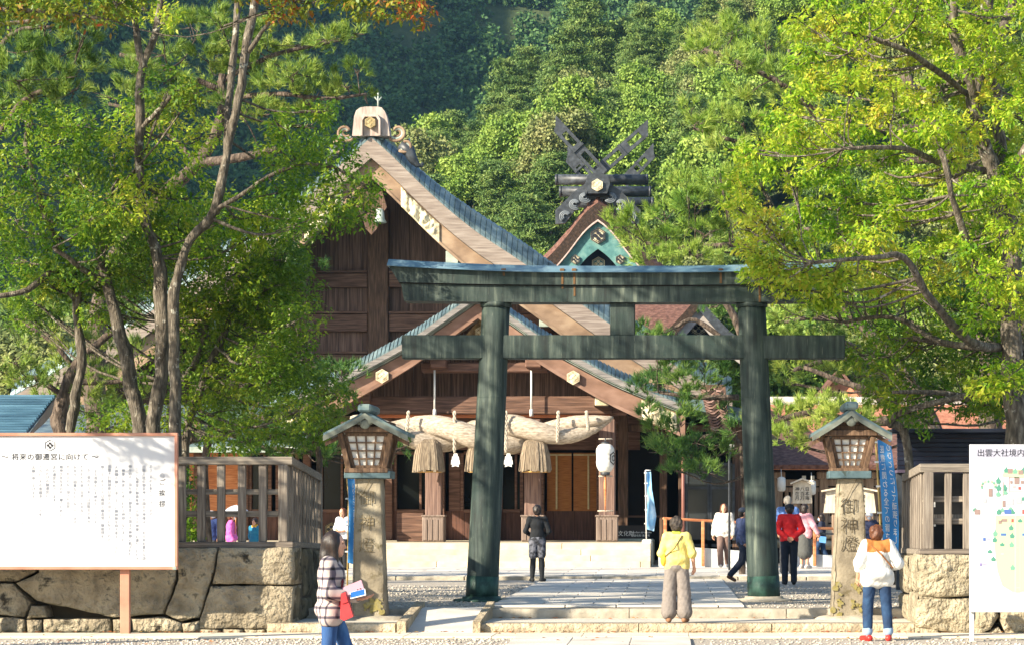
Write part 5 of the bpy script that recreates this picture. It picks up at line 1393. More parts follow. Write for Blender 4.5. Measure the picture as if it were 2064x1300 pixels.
for a, b_, h in [(2012, 960, 14), (2013, 974, 14), (2012, 988, 12), (2025, 974, 14), (2026, 986, 10), (2013, 1024, 12), (2020, 1022, 9), (2041, 1026, 9), (2006, 1066, 14), (2005, 1080, 12), (1995, 1106, 8), (2002, 1120, 10), (2038, 1056, 12), (2040, 1072, 12), (2039, 1090, 12), (2041, 1136, 12), (1965, 1022, 8), (2028, 940, 12), (2046, 942, 12), (2062, 940, 14), (2020, 1092, 8), (2056, 1044, 8), (2037, 1020, 8), (2062, 1000, 8)]:
    printed([(a - 4, b_ + h), (a - 5, b_ + h * .5), (a - 2, b_ + h * .3), (a, b_), (a + 2, b_ + h * .35), (a + 5, b_ + h * .6), (a + 3, b_ + h)], 'teal' if (a + b_) % 3 else 'green', .0012)
for i in range(9):
    a = R(200 - i * 27); printed(rect(1990 + 14 * math.cos(a), 976 - 9 * math.sin(a), 4, 5), 'sand' if i % 2 else 'green', .0012)

# ------------------------------------------------------------------ banners
BLUE = mat('blue_banner_cloth', ['2a74b8', '3b86c6', '4a93cf'], 1.5, rough=.7, trans=.25)
PALEB = mat('pale_blue_banner_cloth', ['5f9fd4', '8dbde2', 'c4dcee'], 3, rough=.7, trans=.25)
def banner(name, label, D, pole, top, left, right, m, zbase, lines=(), wave=.03, flip=False):
    b_ = T(name, label, 'banner', (X(pole[0][0], D), D, zbase), group='blue cloth banners on poles')
    MB().tube([(X(px, D), D, zbase if i == 0 else Z(py, D)) for i, (px, py) in enumerate(pole)], .016, 8).build('pole', mat('bamboo_pole', ['a98c4e', 'c6a866'], 6, rough=.5) if m is BLUE else WHITE, b_)
    (tx0, ty), (tx1, _) = top
    MB().tube([(X(tx0, D), D - .01, Z(ty, D)), (X(tx1, D), D - .02, Z(ty, D))], .012, 6).build('crossbar', WHITE, b_)
    ys_ = [q[1] for q in left]; xl_ = [q[0] for q in left]; yr_ = [q[1] for q in right]; xr_ = [q[0] for q in right]
    def surf(u, v):
        y = ys_[0] + (ys_[-1] - ys_[0]) * v + (yr_[-1] - ys_[-1]) * v * u
        l, r = np.interp(y, ys_, xl_), np.interp(y, yr_, xr_)
        px = l + (r - l) * u
        dy = wave * math.sin(v * 7 + u * 2.2) + wave * .7 * math.sin(u * 4.2 - v * 3)
        return Vector((X(px, D), D - .05 + dy, Z(y, D)))
    mb = MB(); mb.grid(surf, 10, 40); cl = mb.build('cloth', m, b_)
    for u, v0, size, body_ in lines:
        V, Fc = text_mesh(body_, size, .0, True, 1.02, .0)
        H_ = Z(ys_[0], D) - Z(ys_[-1], D); W_ = .42
        vs = []
        for x, y, z in V:
            p = surf(min(max(u + (-x if flip else x) / W_, 0.02), .98), min(v0 - z / H_, .995)); vs.append((p.x, p.y - .006, p.z))
        me = bpy.data.meshes.new('lettering'); o_ = origin(b_)
        me.from_pydata([(a - o_.x, b - o_.y, c - o_.z) for a, b, c in vs], [], Fc); me.update(); link_mesh('lettering', me, WHITE, cl)
    for v in (.02, .2, .42, .66, .9):
        p = surf(0, v); MB().box((p.x - .02, D - .01, p.z), (.09, .03, .03)).build('tie', WHITE, b_)
    return b_
banner('banner', 'blue banner with white vertical lettering hanging right of the right stone lantern', 39.5, [(1783, 1240), (1765, 882)], ((1763, 882), (1797, 884)), [(1768, 886), (1771, 930), (1775, 1000), (1778, 1060), (1780, 1108)], [(1794, 886), (1800, 930), (1808, 990), (1812, 1050), (1811, 1112)], BLUE, .3,
       [(.30, .09, .135, '医療に関わる全ての皆さんへ感謝'), (.78, .07, .13, '心ひとつにして頑張りましょう')], flip=True)
banner('banner', 'narrow blue banner seen nearly edge on behind the left stone lantern', 48, [(700, 1230), (703, 1000), (694, 909)], ((693, 909), (700, 911)), [(695, 911), (701, 960), (704, 1020), (704, 1080), (701, 1133)], [(700, 913), (716, 965), (719, 1030), (719, 1090), (714, 1137)], BLUE, .3,
       [(.7, .3, .11, '心ひとつに頑張りましょう')], flip=True)
bn = banner('banner', 'pale blue banner curling from a white pole by the notice board', 65, [(1303, 1096), (1301, 947)], ((1301, 947), (1312, 949)), [(1303, 950), (1304, 990), (1305, 1020), (1303, 1045), (1304, 1066)], [(1312, 950), (1314, 985), (1320, 1020), (1323, 1040), (1318, 1070)], PALEB, 1.0, wave=.08)
MB().box((X(1304, 65), 65, .95), (.26, .26, .3), ch=.03).build('weight_block', mat('concrete_block', ['b5b0a6', 'cfcac0'], 4, rough=.9), bn)

# ------------------------------------------------------------------ small furniture of the court
RAIL = mat('orange_handrail', ['a8643c', 'c27c50', 'd09266'], 4, (.5, 4, 4), .5)
GREYW = mat('pale_grey_parapet', ['a9adb0', 'bfc3c5', 'cdd0d1'], 2, rough=.8)
hr = T('handrail', 'orange timber handrail on a pale parapet before the side corridor', 'handrail', (X(1430, 63.5), 63.5, .4))
H1 = 63.5; h_ = lambda px: X(px, H1)
MB().bar((h_(1336), H1, Z(1044, H1)), (h_(1560), H1 + 1.0, Z(1056, H1)), .09, .07, ch=.02).build('top_rail', RAIL, hr)
for px, y0 in ((1341, 1044), (1417, 1049), (1545, 1056)): MB().box((h_(px), H1, (.42 + Z(y0, H1)) / 2), (.085, .085, Z(y0, H1) - .42), ch=.015).build('post', RAIL, hr)
b = MB(); b.prism([(h_(1336), .40), (h_(1336), Z(1098, H1)), (h_(1560), Z(1114, H1)), (h_(1560), .40)], H1 + .1, H1 + .3); b.build('parapet', GREYW, hr)
MB().box((h_(1445), H1 + 1.4, .55), (3, 2.0, .4)).build('ramp_slab', GREYW, hr)
hr2 = T('handrail', 'orange timber handrail on a pale parapet between the right pillar and lantern', 'handrail', (X(1680, 64), 64, .4))
MB().bar((X(1630, 64), 64, Z(1063, 64)), (X(1790, 64), 64.6, Z(1068, 64)), .09, .07, ch=.02).build('top_rail', RAIL, hr2)
for px in (1642, 1760): MB().box((X(px, 64), 64, (.42 + Z(1065, 64)) / 2), (.085, .085, Z(1065, 64) - .42), ch=.015).build('post', RAIL, hr2)
MB().bar((X(1640, 64), 64.05, Z(1074, 64)), (X(1790, 64), 64.6, Z(1080, 64)), .04, .04).build('mid_rail', BLACK, hr2)
b = MB(); b.prism([(X(1600, 64), .40), (X(1600, 64), Z(1116, 64)), (X(1800, 64), Z(1122, 64)), (X(1800, 64), .40)], 64.1, 64.3); b.build('parapet', GREYW, hr2)
pole = T('pole', 'thin rust brown pole standing before the side corridor', 'pole', (X(1377, 66), 66, .4))
MB().tube([(X(1377, 66), 66, .4), (X(1377, 66), 66, Z(885, 66))], .05, 8).build('shaft', mat('rust_brown_paint', ['6d4338', '84564a'], 3, rough=.5), pole)
MB().lathe((X(1377, 66), 66, .4), [(.12, 0), (.12, .03), (.06, .05)], 10).build('base_plate', BLACK, pole)
MB().lathe((X(1377, 66), 66, Z(885, 66)), [(.055, -.01), (.07, 0), (.06, .04), (.01, .06)], 10).build('cap', MATS['rust_brown_paint'], pole)
lamp = T('street_lamp', 'black lamp post with small square head beside the right torii pillar', 'street lamp', (X(1470, 60), 60, .4))
MB().tube([(X(1470, 60), 60, .4), (X(1470, 60), 60, Z(920, 60)), (X(1471, 60), 60, Z(913, 60)), (X(1477, 60), 59.9, Z(911, 60))], .028, 8).build('post', BLACK, lamp)
o = MB().box((X(1474, 60), 59.9, Z(902, 60)), (.14, .1, .2), ch=.02).build('head', BLACK, lamp)
MB().box((X(1475, 60), 59.84, Z(901, 60)), (.1, .02, .14)).build('lens', PAPER, lamp)
# roofed wooden notice plaques
def plaque(label, px, D, w_, y0, y1, foot, lines):
    t = T('plaque', label, 'notice plaque', (X(px, D), D, .4), group='pale wooden notice plaques')
    W2 = w_ / 2; zt, zb = Z(y0, D), Z(y1, D); LBW = mat('bleached_board', ['b0a28c', 'cabda8', 'd8cdba'], 4, (3, 3, .6), .8, .002)
    MB().prism([(X(px - W2 * .9, D), zt), (X(px, D), zt + 8 / F * D), (X(px + W2 * .9, D), zt), (X(px + W2, D), zb), (X(px - W2, D), zb)], D, D + .06).build('board', LBW, t)
    for s in (-1, 1): MB().bar((X(px, D), D - .02, zt + 11 / F * D), (X(px + s * (W2 + 4), D), D - .02, zt + .01), .22, .05, up=(0, 0, 1), ch=.008).build('roof', LBW, t)
    for s in (-1, 1): MB().box((X(px + s * W2 * .62, D), D + .1, (.4 + zt) / 2), (.09, .07, zt - .4)).build('leg', LB, t)
    for i, ln in enumerate(lines):
        text('brushed_lettering', ln, .13, INK, t, (X(px + W2 * (.5 - i * .5), D), D - .006, zt - .15), vertical=True, spacing=1.0)
plaque('pale roofed wooden plaque with brushed writing left of the right stone lantern', 1617, 71, 40, 975, 1014, 0, ['日本海', '八百万', '神在月'])
plaque('wide pale wooden plaque half hidden behind the right stone lantern', 1713, 69, 106, 990, 1033, 0, ['御祭神', '由緒書', '参拝の', '作法'])
for px, py, lb in ((1575, 975, 'white paper lantern ornament hung on the slatted wall left of the plaque'), (1636, 982, 'white paper lantern ornament hung on the slatted wall right of the plaque')):
    b = MB(); D = 73.5; b.lathe((X(px, D), D, Z(py, D)), [(.05, -.22), (.12, -.18), (.13, 0), (.12, .18), (.05, .22)], 14)
    b.tube([(X(px, D), D, Z(py, D) + .2), (X(px, D), D + .2, Z(py, D) + .45)], .012, 5); tag(b.build('paper_lantern', PAPER), lb, 'lantern')
HAZE = .00011
# ------------------------------------------------------------------ trees
def unit(v): return v / np.maximum(np.linalg.norm(v, axis=-1, keepdims=True), 1e-9)
def leaf_mesh(name, C, Rr, dens, L_, W_, droop=.5, per=7, spread=.11, shell=.55, seed=1, flat=1., form=.3):
    """leaves gathered in twig sprays through ellipsoid clumps: C (n,3) centres, Rr (n,3) radii"""
    g = np.random.default_rng(seed)
    C = np.asarray(C, float); Rr = np.asarray(Rr, float)
    area = (Rr[:, 0] * Rr[:, 2] * 1.4 + Rr[:, 0] * Rr[:, 1]) * 2.2
    nt = np.maximum(3, (area * dens)).astype(int)
    ci = np.repeat(np.arange(len(C)), nt); n = len(ci)
    d = unit(g.normal(size=(n, 3)))
    r = shell + (1 - shell) * g.random(n) ** .6
    r *= 1 + .18 * g.normal(size=n)
    tw = C[ci] + d * Rr[ci] * r[:, None]
    out = unit(d * np.array([1, 1, .6]) + g.normal(size=(n, 3)) * .35)
    if form < 1:                                   # foreground leaves sit along twigs in layered sprays
        ax = unit(out * .8 + g.normal(size=(n, 3)) * .55 + np.array([0, 0, -.35 * droop])); tn = unit(g.normal(size=(n, 3)) * .38 + np.array([0, 0, 1.]))
        sd_ = unit(np.cross(ax, tn)); tw, out, ax, tn, sd_ = [np.repeat(q, per, 0) for q in (tw, out, ax, tn, sd_)]; m = len(tw)
        k = np.tile(np.arange(per), n)[:, None]; sz = g.uniform(.5, 1.45, (m, 1)) * (1.05 - .05 * k)
        base = tw + ax * (k / per - .45) * spread * 2.6 + g.normal(size=(m, 3)) * spread * .22
        dirv = unit(ax * .65 + sd_ * np.where(k % 2 == 0, 1, -1) * .8 + g.normal(size=(m, 3)) * .3 + np.array([0, 0, -droop * .55]))
        nrm = unit(tn + g.normal(size=(m, 3)) * .32); side = unit(np.cross(dirv, nrm))
        V = np.stack([base, base + dirv * L_ * sz * .45 + side * W_ * sz * .5, base + dirv * L_ * sz - nrm * L_ * .14, base + dirv * L_ * sz * .45 - side * W_ * sz * .5], 1).reshape(-1, 3)
        return mesh_np(name, V, np.arange(m * 4).reshape(-1, 4))
    tw = np.repeat(tw, per, 0); out = np.repeat(out, per, 0); m = len(tw)
    sz = g.uniform(.7, 1.25, (m, 1))
    base = tw + g.normal(size=(m, 3)) * spread * np.array([1, 1, .55 * flat])
    dirv = unit(out * .8 + g.normal(size=(m, 3)) * .75 + np.array([0, 0, -droop]))
    nrm = unit(g.normal(size=(m, 3)) * (.6 if form < 1 else .45) + np.array([0, 0, 1. if form < 1 else .4]) + out * form)
    side = unit(np.cross(dirv, nrm))
    a = base; b = base + dirv * L_ * sz * .45 + side * W_ * sz * .5; c = base + dirv * L_ * sz - nrm * L_ * .12; e = base + dirv * L_ * sz * .45 - side * W_ * sz * .5
    V = np.stack([a, b, c, e], 1).reshape(-1, 3)
    return mesh_np(name, V, np.arange(m * 4).reshape(-1, 4))

def needle_mesh(name, C, Rr, dens, L_, W_, per=20, seed=1, up=.75):
    """pine tufts set over flattened pads"""
    g = np.random.default_rng(seed)
    C = np.asarray(C, float); Rr = np.asarray(Rr, float)
    nt = np.maximum(4, (Rr[:, 0] * (Rr[:, 1] + Rr[:, 2]) * 3.2 * dens)).astype(int)
    ci = np.repeat(np.arange(len(C)), nt); n = len(ci)
    nc = max(1, n // 4); cc = np.sort(g.integers(0, n, nc))            # shoots: groups of tufts
    d0 = unit(g.normal(size=(n, 3)) + np.array([0, 0, .55])); grp = cc[np.minimum(np.searchsorted(cc, np.arange(n)), nc - 1)]
    ok = ci[grp] == ci; grp = np.where(ok, grp, np.arange(n)); d = d0[grp]
    r0 = .45 + .55 * g.random(n) ** .5; r = r0[grp]
    tw = C[ci] + d * Rr[ci] * r[:, None] + g.normal(size=(n, 3)) * .055
    ax = unit(d * np.array([.9, .9, .25]) + np.array([0, 0, up]) + g.normal(size=(n, 3)) * .25)
    tw = np.repeat(tw, per, 0); ax = np.repeat(ax, per, 0); m = len(tw)
    dr = unit(ax + g.normal(size=(m, 3)) * .42)
    s = unit(np.cross(dr, g.normal(size=(m, 3))))
    l = L_ * g.uniform(.7, 1.2, (m, 1)); b0 = tw + ax * g.uniform(-.04, .05, (m, 1))
    V = np.stack([b0 - s * W_ / 2, b0 + s * W_ / 2, b0 + dr * l], 1).reshape(-1, 3)
    return mesh_np(name, V, np.arange(m * 3).reshape(-1, 3))

BARK = mat('grey_bark', ['38322b', '5f574c', '857c6f'], 6, (3, 3, .8), .95, .04, 16, (3, 3, .6), spots=('a9a598', 6, .6, .05))
BARK_P = mat('dark_pine_bark', ['2f2823', '54483f', '786a5e'], 7, (2, 2, .8), .95, .05, 14, (2, 2, .7))
LEAF_Y = leafmat('yellow_green_leaves', ['46741a', '7aa626', 'a6c034', 'c8ce48', 'c2ac40'], .5)
LEAF_G = leafmat('green_leaves', ['355c17', '568220', '84a22c', 'b2b43a'], .44)
LEAF_D = leafmat('dark_green_leaves', ['2f5418', '4c7420', '76922a', 'a8a836'], .42)
LEAF_O = leafmat('olive_leaves', ['3f601a', '5f8424', '88a22e', 'b0b03a'], .46)
LEAF_R = leafmat('autumn_tinted_leaves', ['2f5218', '45691d', '5d7a22', '768628', '8c8a30', 'a8502a'], .36)
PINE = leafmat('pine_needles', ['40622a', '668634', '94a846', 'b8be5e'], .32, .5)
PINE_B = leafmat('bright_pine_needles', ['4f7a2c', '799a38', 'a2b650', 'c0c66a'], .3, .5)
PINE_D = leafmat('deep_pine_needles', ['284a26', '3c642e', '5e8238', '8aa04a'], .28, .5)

def limb(pts, rad, wig=.03, seed=0., sub=4):
    """polyline -> wiggly tube points"""
    P_, R_ = [], []
    for i in range(len(pts) - 1):
        a, b = Vector(pts[i]), Vector(pts[i + 1])
        p0, p3 = Vector(pts[max(i - 1, 0)]), Vector(pts[min(i + 2, len(pts) - 1)])
        for k in range(sub):
            t = k / sub
            q = .5 * ((2 * a) + (b - p0) * t + (2 * p0 - 5 * a + 4 * b - p3) * t * t + (3 * a - p0 - 3 * b + p3) * t ** 3)
            q += Vector((fnoise(q, 1.3, seed, 2), fnoise(q, 1.3, seed + 9, 2), 0)) * wig
            P_.append(q); R_.append(rad[i] + (rad[i + 1] - rad[i]) * t)
    P_.append(Vector(pts[-1])); R_.append(rad[-1])
    return P_, R_

def tree(name, label, D, trunks, clumps, leaf, bark=BARK, pine=False, dens=11., L_=.115, W_=.05, seed=1, ddepth=1.6, group=None, twig_r=.016, extra=None, wig=.05, links=True, droop=.55, needle=(.19, .015)):
    """trunks: lists of (px, py, radius px[, dD]); clumps: (px, py, rx px, ry px[, dD])"""
    g = np.random.default_rng(seed)
    x0, y0 = trunks[0][0][0], trunks[0][0][1]
    base = P(x0, y0, D); zb = min(base.z, .3)
    t = T(name, label, 'tree', (base.x, D, .2), group=group)
    nodes = []
    for ti, tr in enumerate(trunks):
        pts = [P(q[0], q[1], D + (q[3] if len(q) > 3 else 0)) for q in tr]; rad = [q[2] / F * D for q in tr]
        if ti == 0 or tr[0][1] > 860: pts = [Vector((pts[0].x + .03, pts[0].y, .1))] + pts; rad = [rad[0] * 1.15] + rad
        P_, R_ = limb(pts, [q * (.82 if not pine else .8) for q in rad], wig, seed + ti)
        b = MB(); b.tube(P_, R_, 10)
        b.v = [tuple(Vector(v) + Vector((fnoise(v, 3, 1, 2), fnoise(v, 3, 5, 2), 0)) * .03) for v in b.v]
        b.build('trunk' if ti == 0 or tr[0][1] > 860 else 'branch', bark, t)
        nodes += list(zip(P_, R_))
    C, Rr = [], []
    tb = MB()
    for i, c in enumerate(clumps):
        dd = c[4] if len(c) > 4 else g.uniform(-ddepth, ddepth)
        p = P(c[0], c[1], D + dd); k = (D + dd) / F
        C.append(p); Rr.append((c[2] * k, (c[2] * .8 + 12) * k, c[3] * k))
        if links:
            best = min(nodes, key=lambda q: (q[0] - p).length + (2.5 if q[0].z > p.z + .3 else 0))
            a = best[0]; l = (p - a).length
            if l < 5 and l > .15:
                mid = a.lerp(p, .5) + Vector((g.uniform(-.12, .12), g.uniform(-.1, .1), -.10 * l + g.uniform(-.1, .1)))
                r0 = min(best[1] * .5, .008 + .011 * l)
                P_, R_ = limb([a, mid, p], [r0, r0 * .7, .008], .06, seed + i, 4)
                tb.tube(P_, R_, 5, caps=False)
                for q in range(4):
                    e = p + Vector((g.uniform(-1, 1) * Rr[-1][0], g.uniform(-1, 1) * Rr[-1][1], g.uniform(-.7, .7) * Rr[-1][2])) * .85
                    tb.tube([mid.lerp(p, .4 + .15 * q), p.lerp(e, .5), e], [.012, .008, .004], 4, caps=False)
    if tb.v: kind(tb.build('twigs', bark, t), 'stuff')
    if pine: me = needle_mesh('needles', C, Rr, dens, needle[0], needle[1], 20, seed)
    else: me = leaf_mesh('foliage', C, Rr, dens * 8.5, L_ * .80, W_ * .84, droop, per=8, spread=.10, seed=seed)
    off = np.array([base.x, D, .2], np.float32); co = np.empty(len(me.vertices) * 3, np.float32); me.vertices.foreach_get('co', co)
    me.vertices.foreach_set('co', (co.reshape(-1, 3) - off).ravel()); me.update()
    link_mesh('crown', me, leaf, t)
    return t

def fill(poly, n, r0, r1, seed, asp=.8, dd=2.2):
    """random clumps inside a photo polygon (jittered by rejection)"""
    g = np.random.default_rng(seed); xs_ = [p[0] for p in poly]; ys_ = [p[1] for p in poly]; out = []
    def inside(x, y):
        c = False
        for (x0, y0), (x1, y1) in zip(poly, poly[1:] + poly[:1]):
            if (y0 > y) != (y1 > y) and x < (x1 - x0) * (y - y0) / (y1 - y0) + x0: c = not c
        return c
    tries = 0
    while len(out) < n and tries < 9000:
        tries += 1
        x, y = g.uniform(min(xs_), max(xs_)), g.uniform(min(ys_), max(ys_))
        if not inside(x, y): continue
        r = g.uniform(r0, r1)
        if any(math.hypot(x - o[0], y - o[1]) < (r + o[2]) * .48 for o in out): continue
        out.append((x, y, r, r * asp * g.uniform(.75, 1.1), g.uniform(-dd, dd)))
    return out

# --- left group -------------------------------------------------------------
tree('broadleaf_tree', 'slender tree with pale bent trunk just right of the blue roof', 42.5, [[(140, 900, 13), (152, 800, 12), (163, 710, 12), (156, 610, 10), (150, 560, 9)], [(156, 610, 8), (110, 550, 9, -.3), (60, 585, 7, -.6), (-20, 600, 6, -.8)], [(150, 560, 7), (95, 440, 7, -.5), (60, 340, 6, -.8), (55, 250, 5, -.8)]],
     [(60, 240, 75, 40), (130, 290, 70, 40), (40, 330, 60, 50), (100, 400, 70, 45), (30, 440, 70, 55), (120, 480, 80, 50), (40, 530, 80, 50), (180, 450, 60, 40), (-30, 390, 60, 60), (90, 560, 60, 30), (-20, 480, 60, 60), (210, 400, 60, 45), (170, 250, 60, 40)], LEAF_G, seed=11, dens=10)
tree('broadleaf_tree', 'leaning mossy dark trunk tree second from the blue roof', 42.0, [[(285, 900, 21), (262, 780, 18), (245, 680, 16), (218, 575, 13), (205, 500, 11), (215, 400, 8)], [(218, 575, 8), (150, 530, 7, -.6), (110, 500, 5, -.8)]],
     [(230, 480, 75, 45), (180, 545, 80, 35), (150, 340, 75, 40), (230, 320, 80, 50), (290, 400, 60, 40), (190, 430, 70, 50), (250, 560, 60, 35), (310, 500, 60, 40), (120, 580, 60, 30), (340, 180, 55, 55, -1), (385, 200, 35, 50, -1), (300, 230, 50, 40)], LEAF_D, seed=12, dens=9.5)
tree('broadleaf_tree', 'tall grey trunk tree that forks high at the top left', 41.5, [[(308, 900, 17), (325, 760, 17), (326, 620, 19), (318, 520, 15), (290, 440, 12), (278, 300, 11), (284, 170, 11), (290, 140, 10)], [(290, 140, 9), (272, 60, 8), (262, -30, 8)], [(290, 140, 9), (312, 70, 9), (328, -30, 8)], [(282, 260, 6), (320, 225, 6, -.4), (345, 190, 4, -.6)]],
     [(260, 235, 45, 30), (250, 290, 50, 35), (330, 265, 55, 30), (350, 320, 60, 35), (420, 270, 60, 35), (300, 380, 70, 40), (390, 400, 70, 45), (360, 470, 70, 40), (430, 500, 80, 45), (250, 420, 50, 40), (470, 430, 70, 40), (300, 20, 40, 30), (230, 15, 50, 25), (340, 30, 30, 35), (520, 470, 60, 40)], LEAF_Y, seed=13, dens=8)
tree('broadleaf_tree', 'tree with curving lichen grey trunk rising to the top edge left of the hall', 41.0, [[(350, 900, 15), (353, 740, 14), (352, 590, 13), (385, 485, 11), (436, 425, 11), (455, 340, 11), (475, 230, 11), (495, 110, 11), (520, -30, 10)], [(458, 330, 9), (462, 220, 9, .4), (470, 110, 9, .6), (480, -30, 8, .7)], [(495, 110, 6), (540, 50, 5, -.3), (590, 10, 4, -.6)], [(436, 425, 6), (520, 370, 5, -.5), (600, 330, 5, -.9)], [(600, 330, 5, -.9), (680, 340, 4, -1), (740, 380, 3, -1)]],
     [(620, 260, 60, 50), (670, 320, 65, 50), (600, 330, 60, 45), (700, 400, 55, 50), (640, 400, 65, 45), (735, 370, 35, 35), (740, 430, 28, 35), (560, 300, 50, 45), (560, 390, 60, 40), (690, 440, 40, 30), (560, 250, 30, 30), (660, 225, 35, 25), (545, 430, 60, 35), (610, 455, 50, 25)], LEAF_G, seed=14, dens=11)
tree('broadleaf_tree', 'dense olive leaved tree before the left side of the hall', 43.5, [[(373, 900, 11), (398, 800, 10), (440, 700, 9), (470, 620, 7), (500, 540, 5)], [(340, 900, 11), (352, 800, 10), (395, 720, 8), (420, 640, 6)]],
     fill([(390, 520), (600, 520), (610, 700), (660, 800), (640, 870), (420, 900), (370, 760), (350, 640)], 36, 45, 70, 5) + fill([(230, 430), (620, 430), (600, 560), (430, 610), (240, 590)], 30, 38, 60, 6, .7, 1.4) + fill([(400, 600), (560, 600), (600, 760), (420, 800)], 14, 40, 60, 8, .7, 1.4) + fill([(30, 560), (250, 570), (260, 640), (60, 650)], 9, 36, 56, 9, .6, 1.2) + [(560, 640, 50, 40), (620, 760, 50, 40), (590, 590, 30, 35), (540, 560, 60, 40), (330, 720, 40, 40), (350, 830, 50, 40), (250, 830, 50, 25), (220, 860, 60, 25), (275, 760, 25, 30)], LEAF_O, seed=15, dens=11, L_=.1)
gs = np.random.default_rng(404); shade = []
while len(shade) < 80:
    dd = gs.uniform(.5, 7.5); D_ = 31 + dd; x_, y_ = gs.uniform(-700, 480), gs.uniform(-470, 420)
    r_px = gs.uniform(70, 120)
    if x_ > -r_px - 40 and y_ > -r_px * .8 - 40: continue
    shade.append((x_, y_, r_px, r_px * .7, dd))
tree('broadleaf_tree', 'red tinted branches hanging into the top edge from a near tree', 31.0, [[(-420, 1200, 40), (-380, 700, 36), (-330, 200, 30), (-260, -200, 24), (-120, -420, 16)], [(-260, -200, 16), (60, -180, 12), (340, -120, 9), (620, -70, 6), (800, -30, 4)], [(-330, 200, 14), (-160, 40, 10), (40, 20, 7), (220, 40, 4)], [(-120, -420, 10), (200, -420, 8), (500, -380, 6)]],
     [(770, 5, 80, 40, 0), (840, 20, 40, 30, 0), (720, -15, 60, 30, 0), (590, 5, 40, 40, .3), (650, -10, 40, 30, 0), (560, 20, 35, 30, 0), (70, 10, 70, 30, 0), (180, 20, 90, 28, 0), (230, 0, 60, 25, 0), (-20, 20, 60, 50, 0), (480, -40, 90, 40, 0), (330, -60, 90, 40, 0), (200, -100, 110, 60, 0), (60, -140, 120, 70, 0), (-100, -80, 120, 80, 0), (-150, -260, 140, 90, 0), (100, -280, 140, 80, 0), (350, -220, 130, 70, 0), (600, -200, 120, 60, 0), (-260, -120, 130, 90, 0), (-320, 100, 110, 80, 0), (-200, 60, 90, 60, 0), (-350, -350, 150, 100, 0), (-60, -450, 150, 90, 0), (250, -460, 150, 80, 0), (520, -400, 130, 70, 0)] + shade, LEAF_R, seed=16, dens=11)
# pines behind them
def pine(label, D, trunks, pads, leaf=PINE, seed=1, dens=40., **k):
    return tree('pine_tree', label, D, trunks, pads, leaf, BARK_P, True, dens, seed=seed, ddepth=1.2, **k)
pine('dark barked pine with wide layered boughs behind the tall left trees', 53, [[(195, 900, 28), (190, 720, 26), (215, 560, 22), (300, 420, 18), (400, 330, 17), (440, 250, 14), (450, 150, 10)], [(400, 330, 12), (485, 318, 11, -.5), (560, 300, 7, -.8)], [(440, 170, 8), (530, 120, 6), (640, 90, 5), (720, 75, 3)], [(445, 200, 8), (560, 190, 6, -.4), (660, 200, 5, -.6), (740, 190, 3, -.6)], [(440, 180, 8), (340, 140, 6), (240, 110, 5)], [(400, 330, 8), (300, 240, 6), (220, 210, 4)]],
     [(400, 55, 70, 26), (470, 75, 60, 26), (540, 110, 60, 24), (600, 95, 60, 22), (660, 78, 50, 20), (710, 68, 32, 14), (330, 110, 70, 26), (420, 120, 70, 28), (500, 150, 70, 26), (590, 150, 60, 22), (560, 185, 70, 24), (640, 195, 60, 22), (700, 175, 45, 18), (735, 190, 22, 12), (720, 140, 35, 14), (650, 160, 50, 18), (270, 150, 60, 30), (240, 200, 60, 34), (330, 170, 60, 24), (400, 190, 60, 24), (480, 215, 60, 24), (300, 225, 50, 26), (440, 40, 40, 20), (330, 60, 40, 18), (520, 60, 40, 18), (540, 235, 60, 22), (620, 235, 50, 18)], seed=21, dens=46)
pine('pine with long bright needles at the left edge', 47, [[(-45, 900, 22), (-50, 700, 20), (-50, 450, 18), (-60, 200, 15), (-60, 40, 10)], [(-40, 330, 10), (40, 210, 8), (130, 170, 5)], [(-55, 180, 8), (20, 70, 6), (110, 55, 4)], [(-60, 60, 7), (40, 45, 5), (120, 40, 4)]],
     [(50, 110, 70, 34), (120, 110, 70, 32), (30, 160, 70, 36), (110, 160, 75, 34), (60, 200, 80, 30), (150, 190, 50, 30), (170, 130, 40, 28), (20, 60, 60, 24), (90, 50, 50, 20), (-10, 230, 60, 40), (30, 20, 60, 20), (170, 75, 40, 20)], seed=22, dens=46)
pine('pine boughs glowing between the left trunks below the hall roof', 50, [[(128, 900, 22), (118, 840, 20), (150, 740, 14), (200, 690, 10), (260, 640, 7)], [(130, 800, 8), (70, 760, 6), (20, 770, 4)], [(150, 740, 7), (90, 680, 5), (30, 640, 4)], [(140, 770, 7), (220, 770, 6), (290, 760, 4)]],
     [(120, 760, 50, 45), (190, 770, 60, 40), (250, 790, 50, 35), (210, 710, 55, 40), (150, 700, 40, 30), (280, 720, 40, 40), (200, 830, 60, 35), (100, 820, 50, 30), (60, 780, 50, 30), (30, 720, 40, 40), (10, 650, 50, 60), (60, 640, 60, 50), (120, 620, 50, 45), (250, 650, 40, 35)], PINE, seed=23)
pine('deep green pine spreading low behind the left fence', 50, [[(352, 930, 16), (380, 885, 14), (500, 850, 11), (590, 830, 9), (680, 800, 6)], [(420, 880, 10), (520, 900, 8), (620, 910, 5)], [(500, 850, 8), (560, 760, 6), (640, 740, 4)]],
     [(470, 880, 60, 34), (540, 900, 70, 34), (610, 905, 60, 34), (660, 920, 40, 26), (560, 860, 60, 30), (640, 870, 45, 26), (420, 870, 50, 30), (650, 790, 45, 24), (600, 760, 50, 24), (690, 745, 45, 14), (660, 760, 50, 18), (560, 800, 50, 26), (700, 800, 30, 16), (500, 840, 60, 30), (690, 880, 30, 22), (620, 835, 40, 22), (820, 900, 22, 30), (800, 915, 22, 22), (560, 525, 50, 18), (615, 540, 40, 18), (530, 545, 40, 20), (590, 560, 30, 14)], PINE_D, seed=24, dens=48)
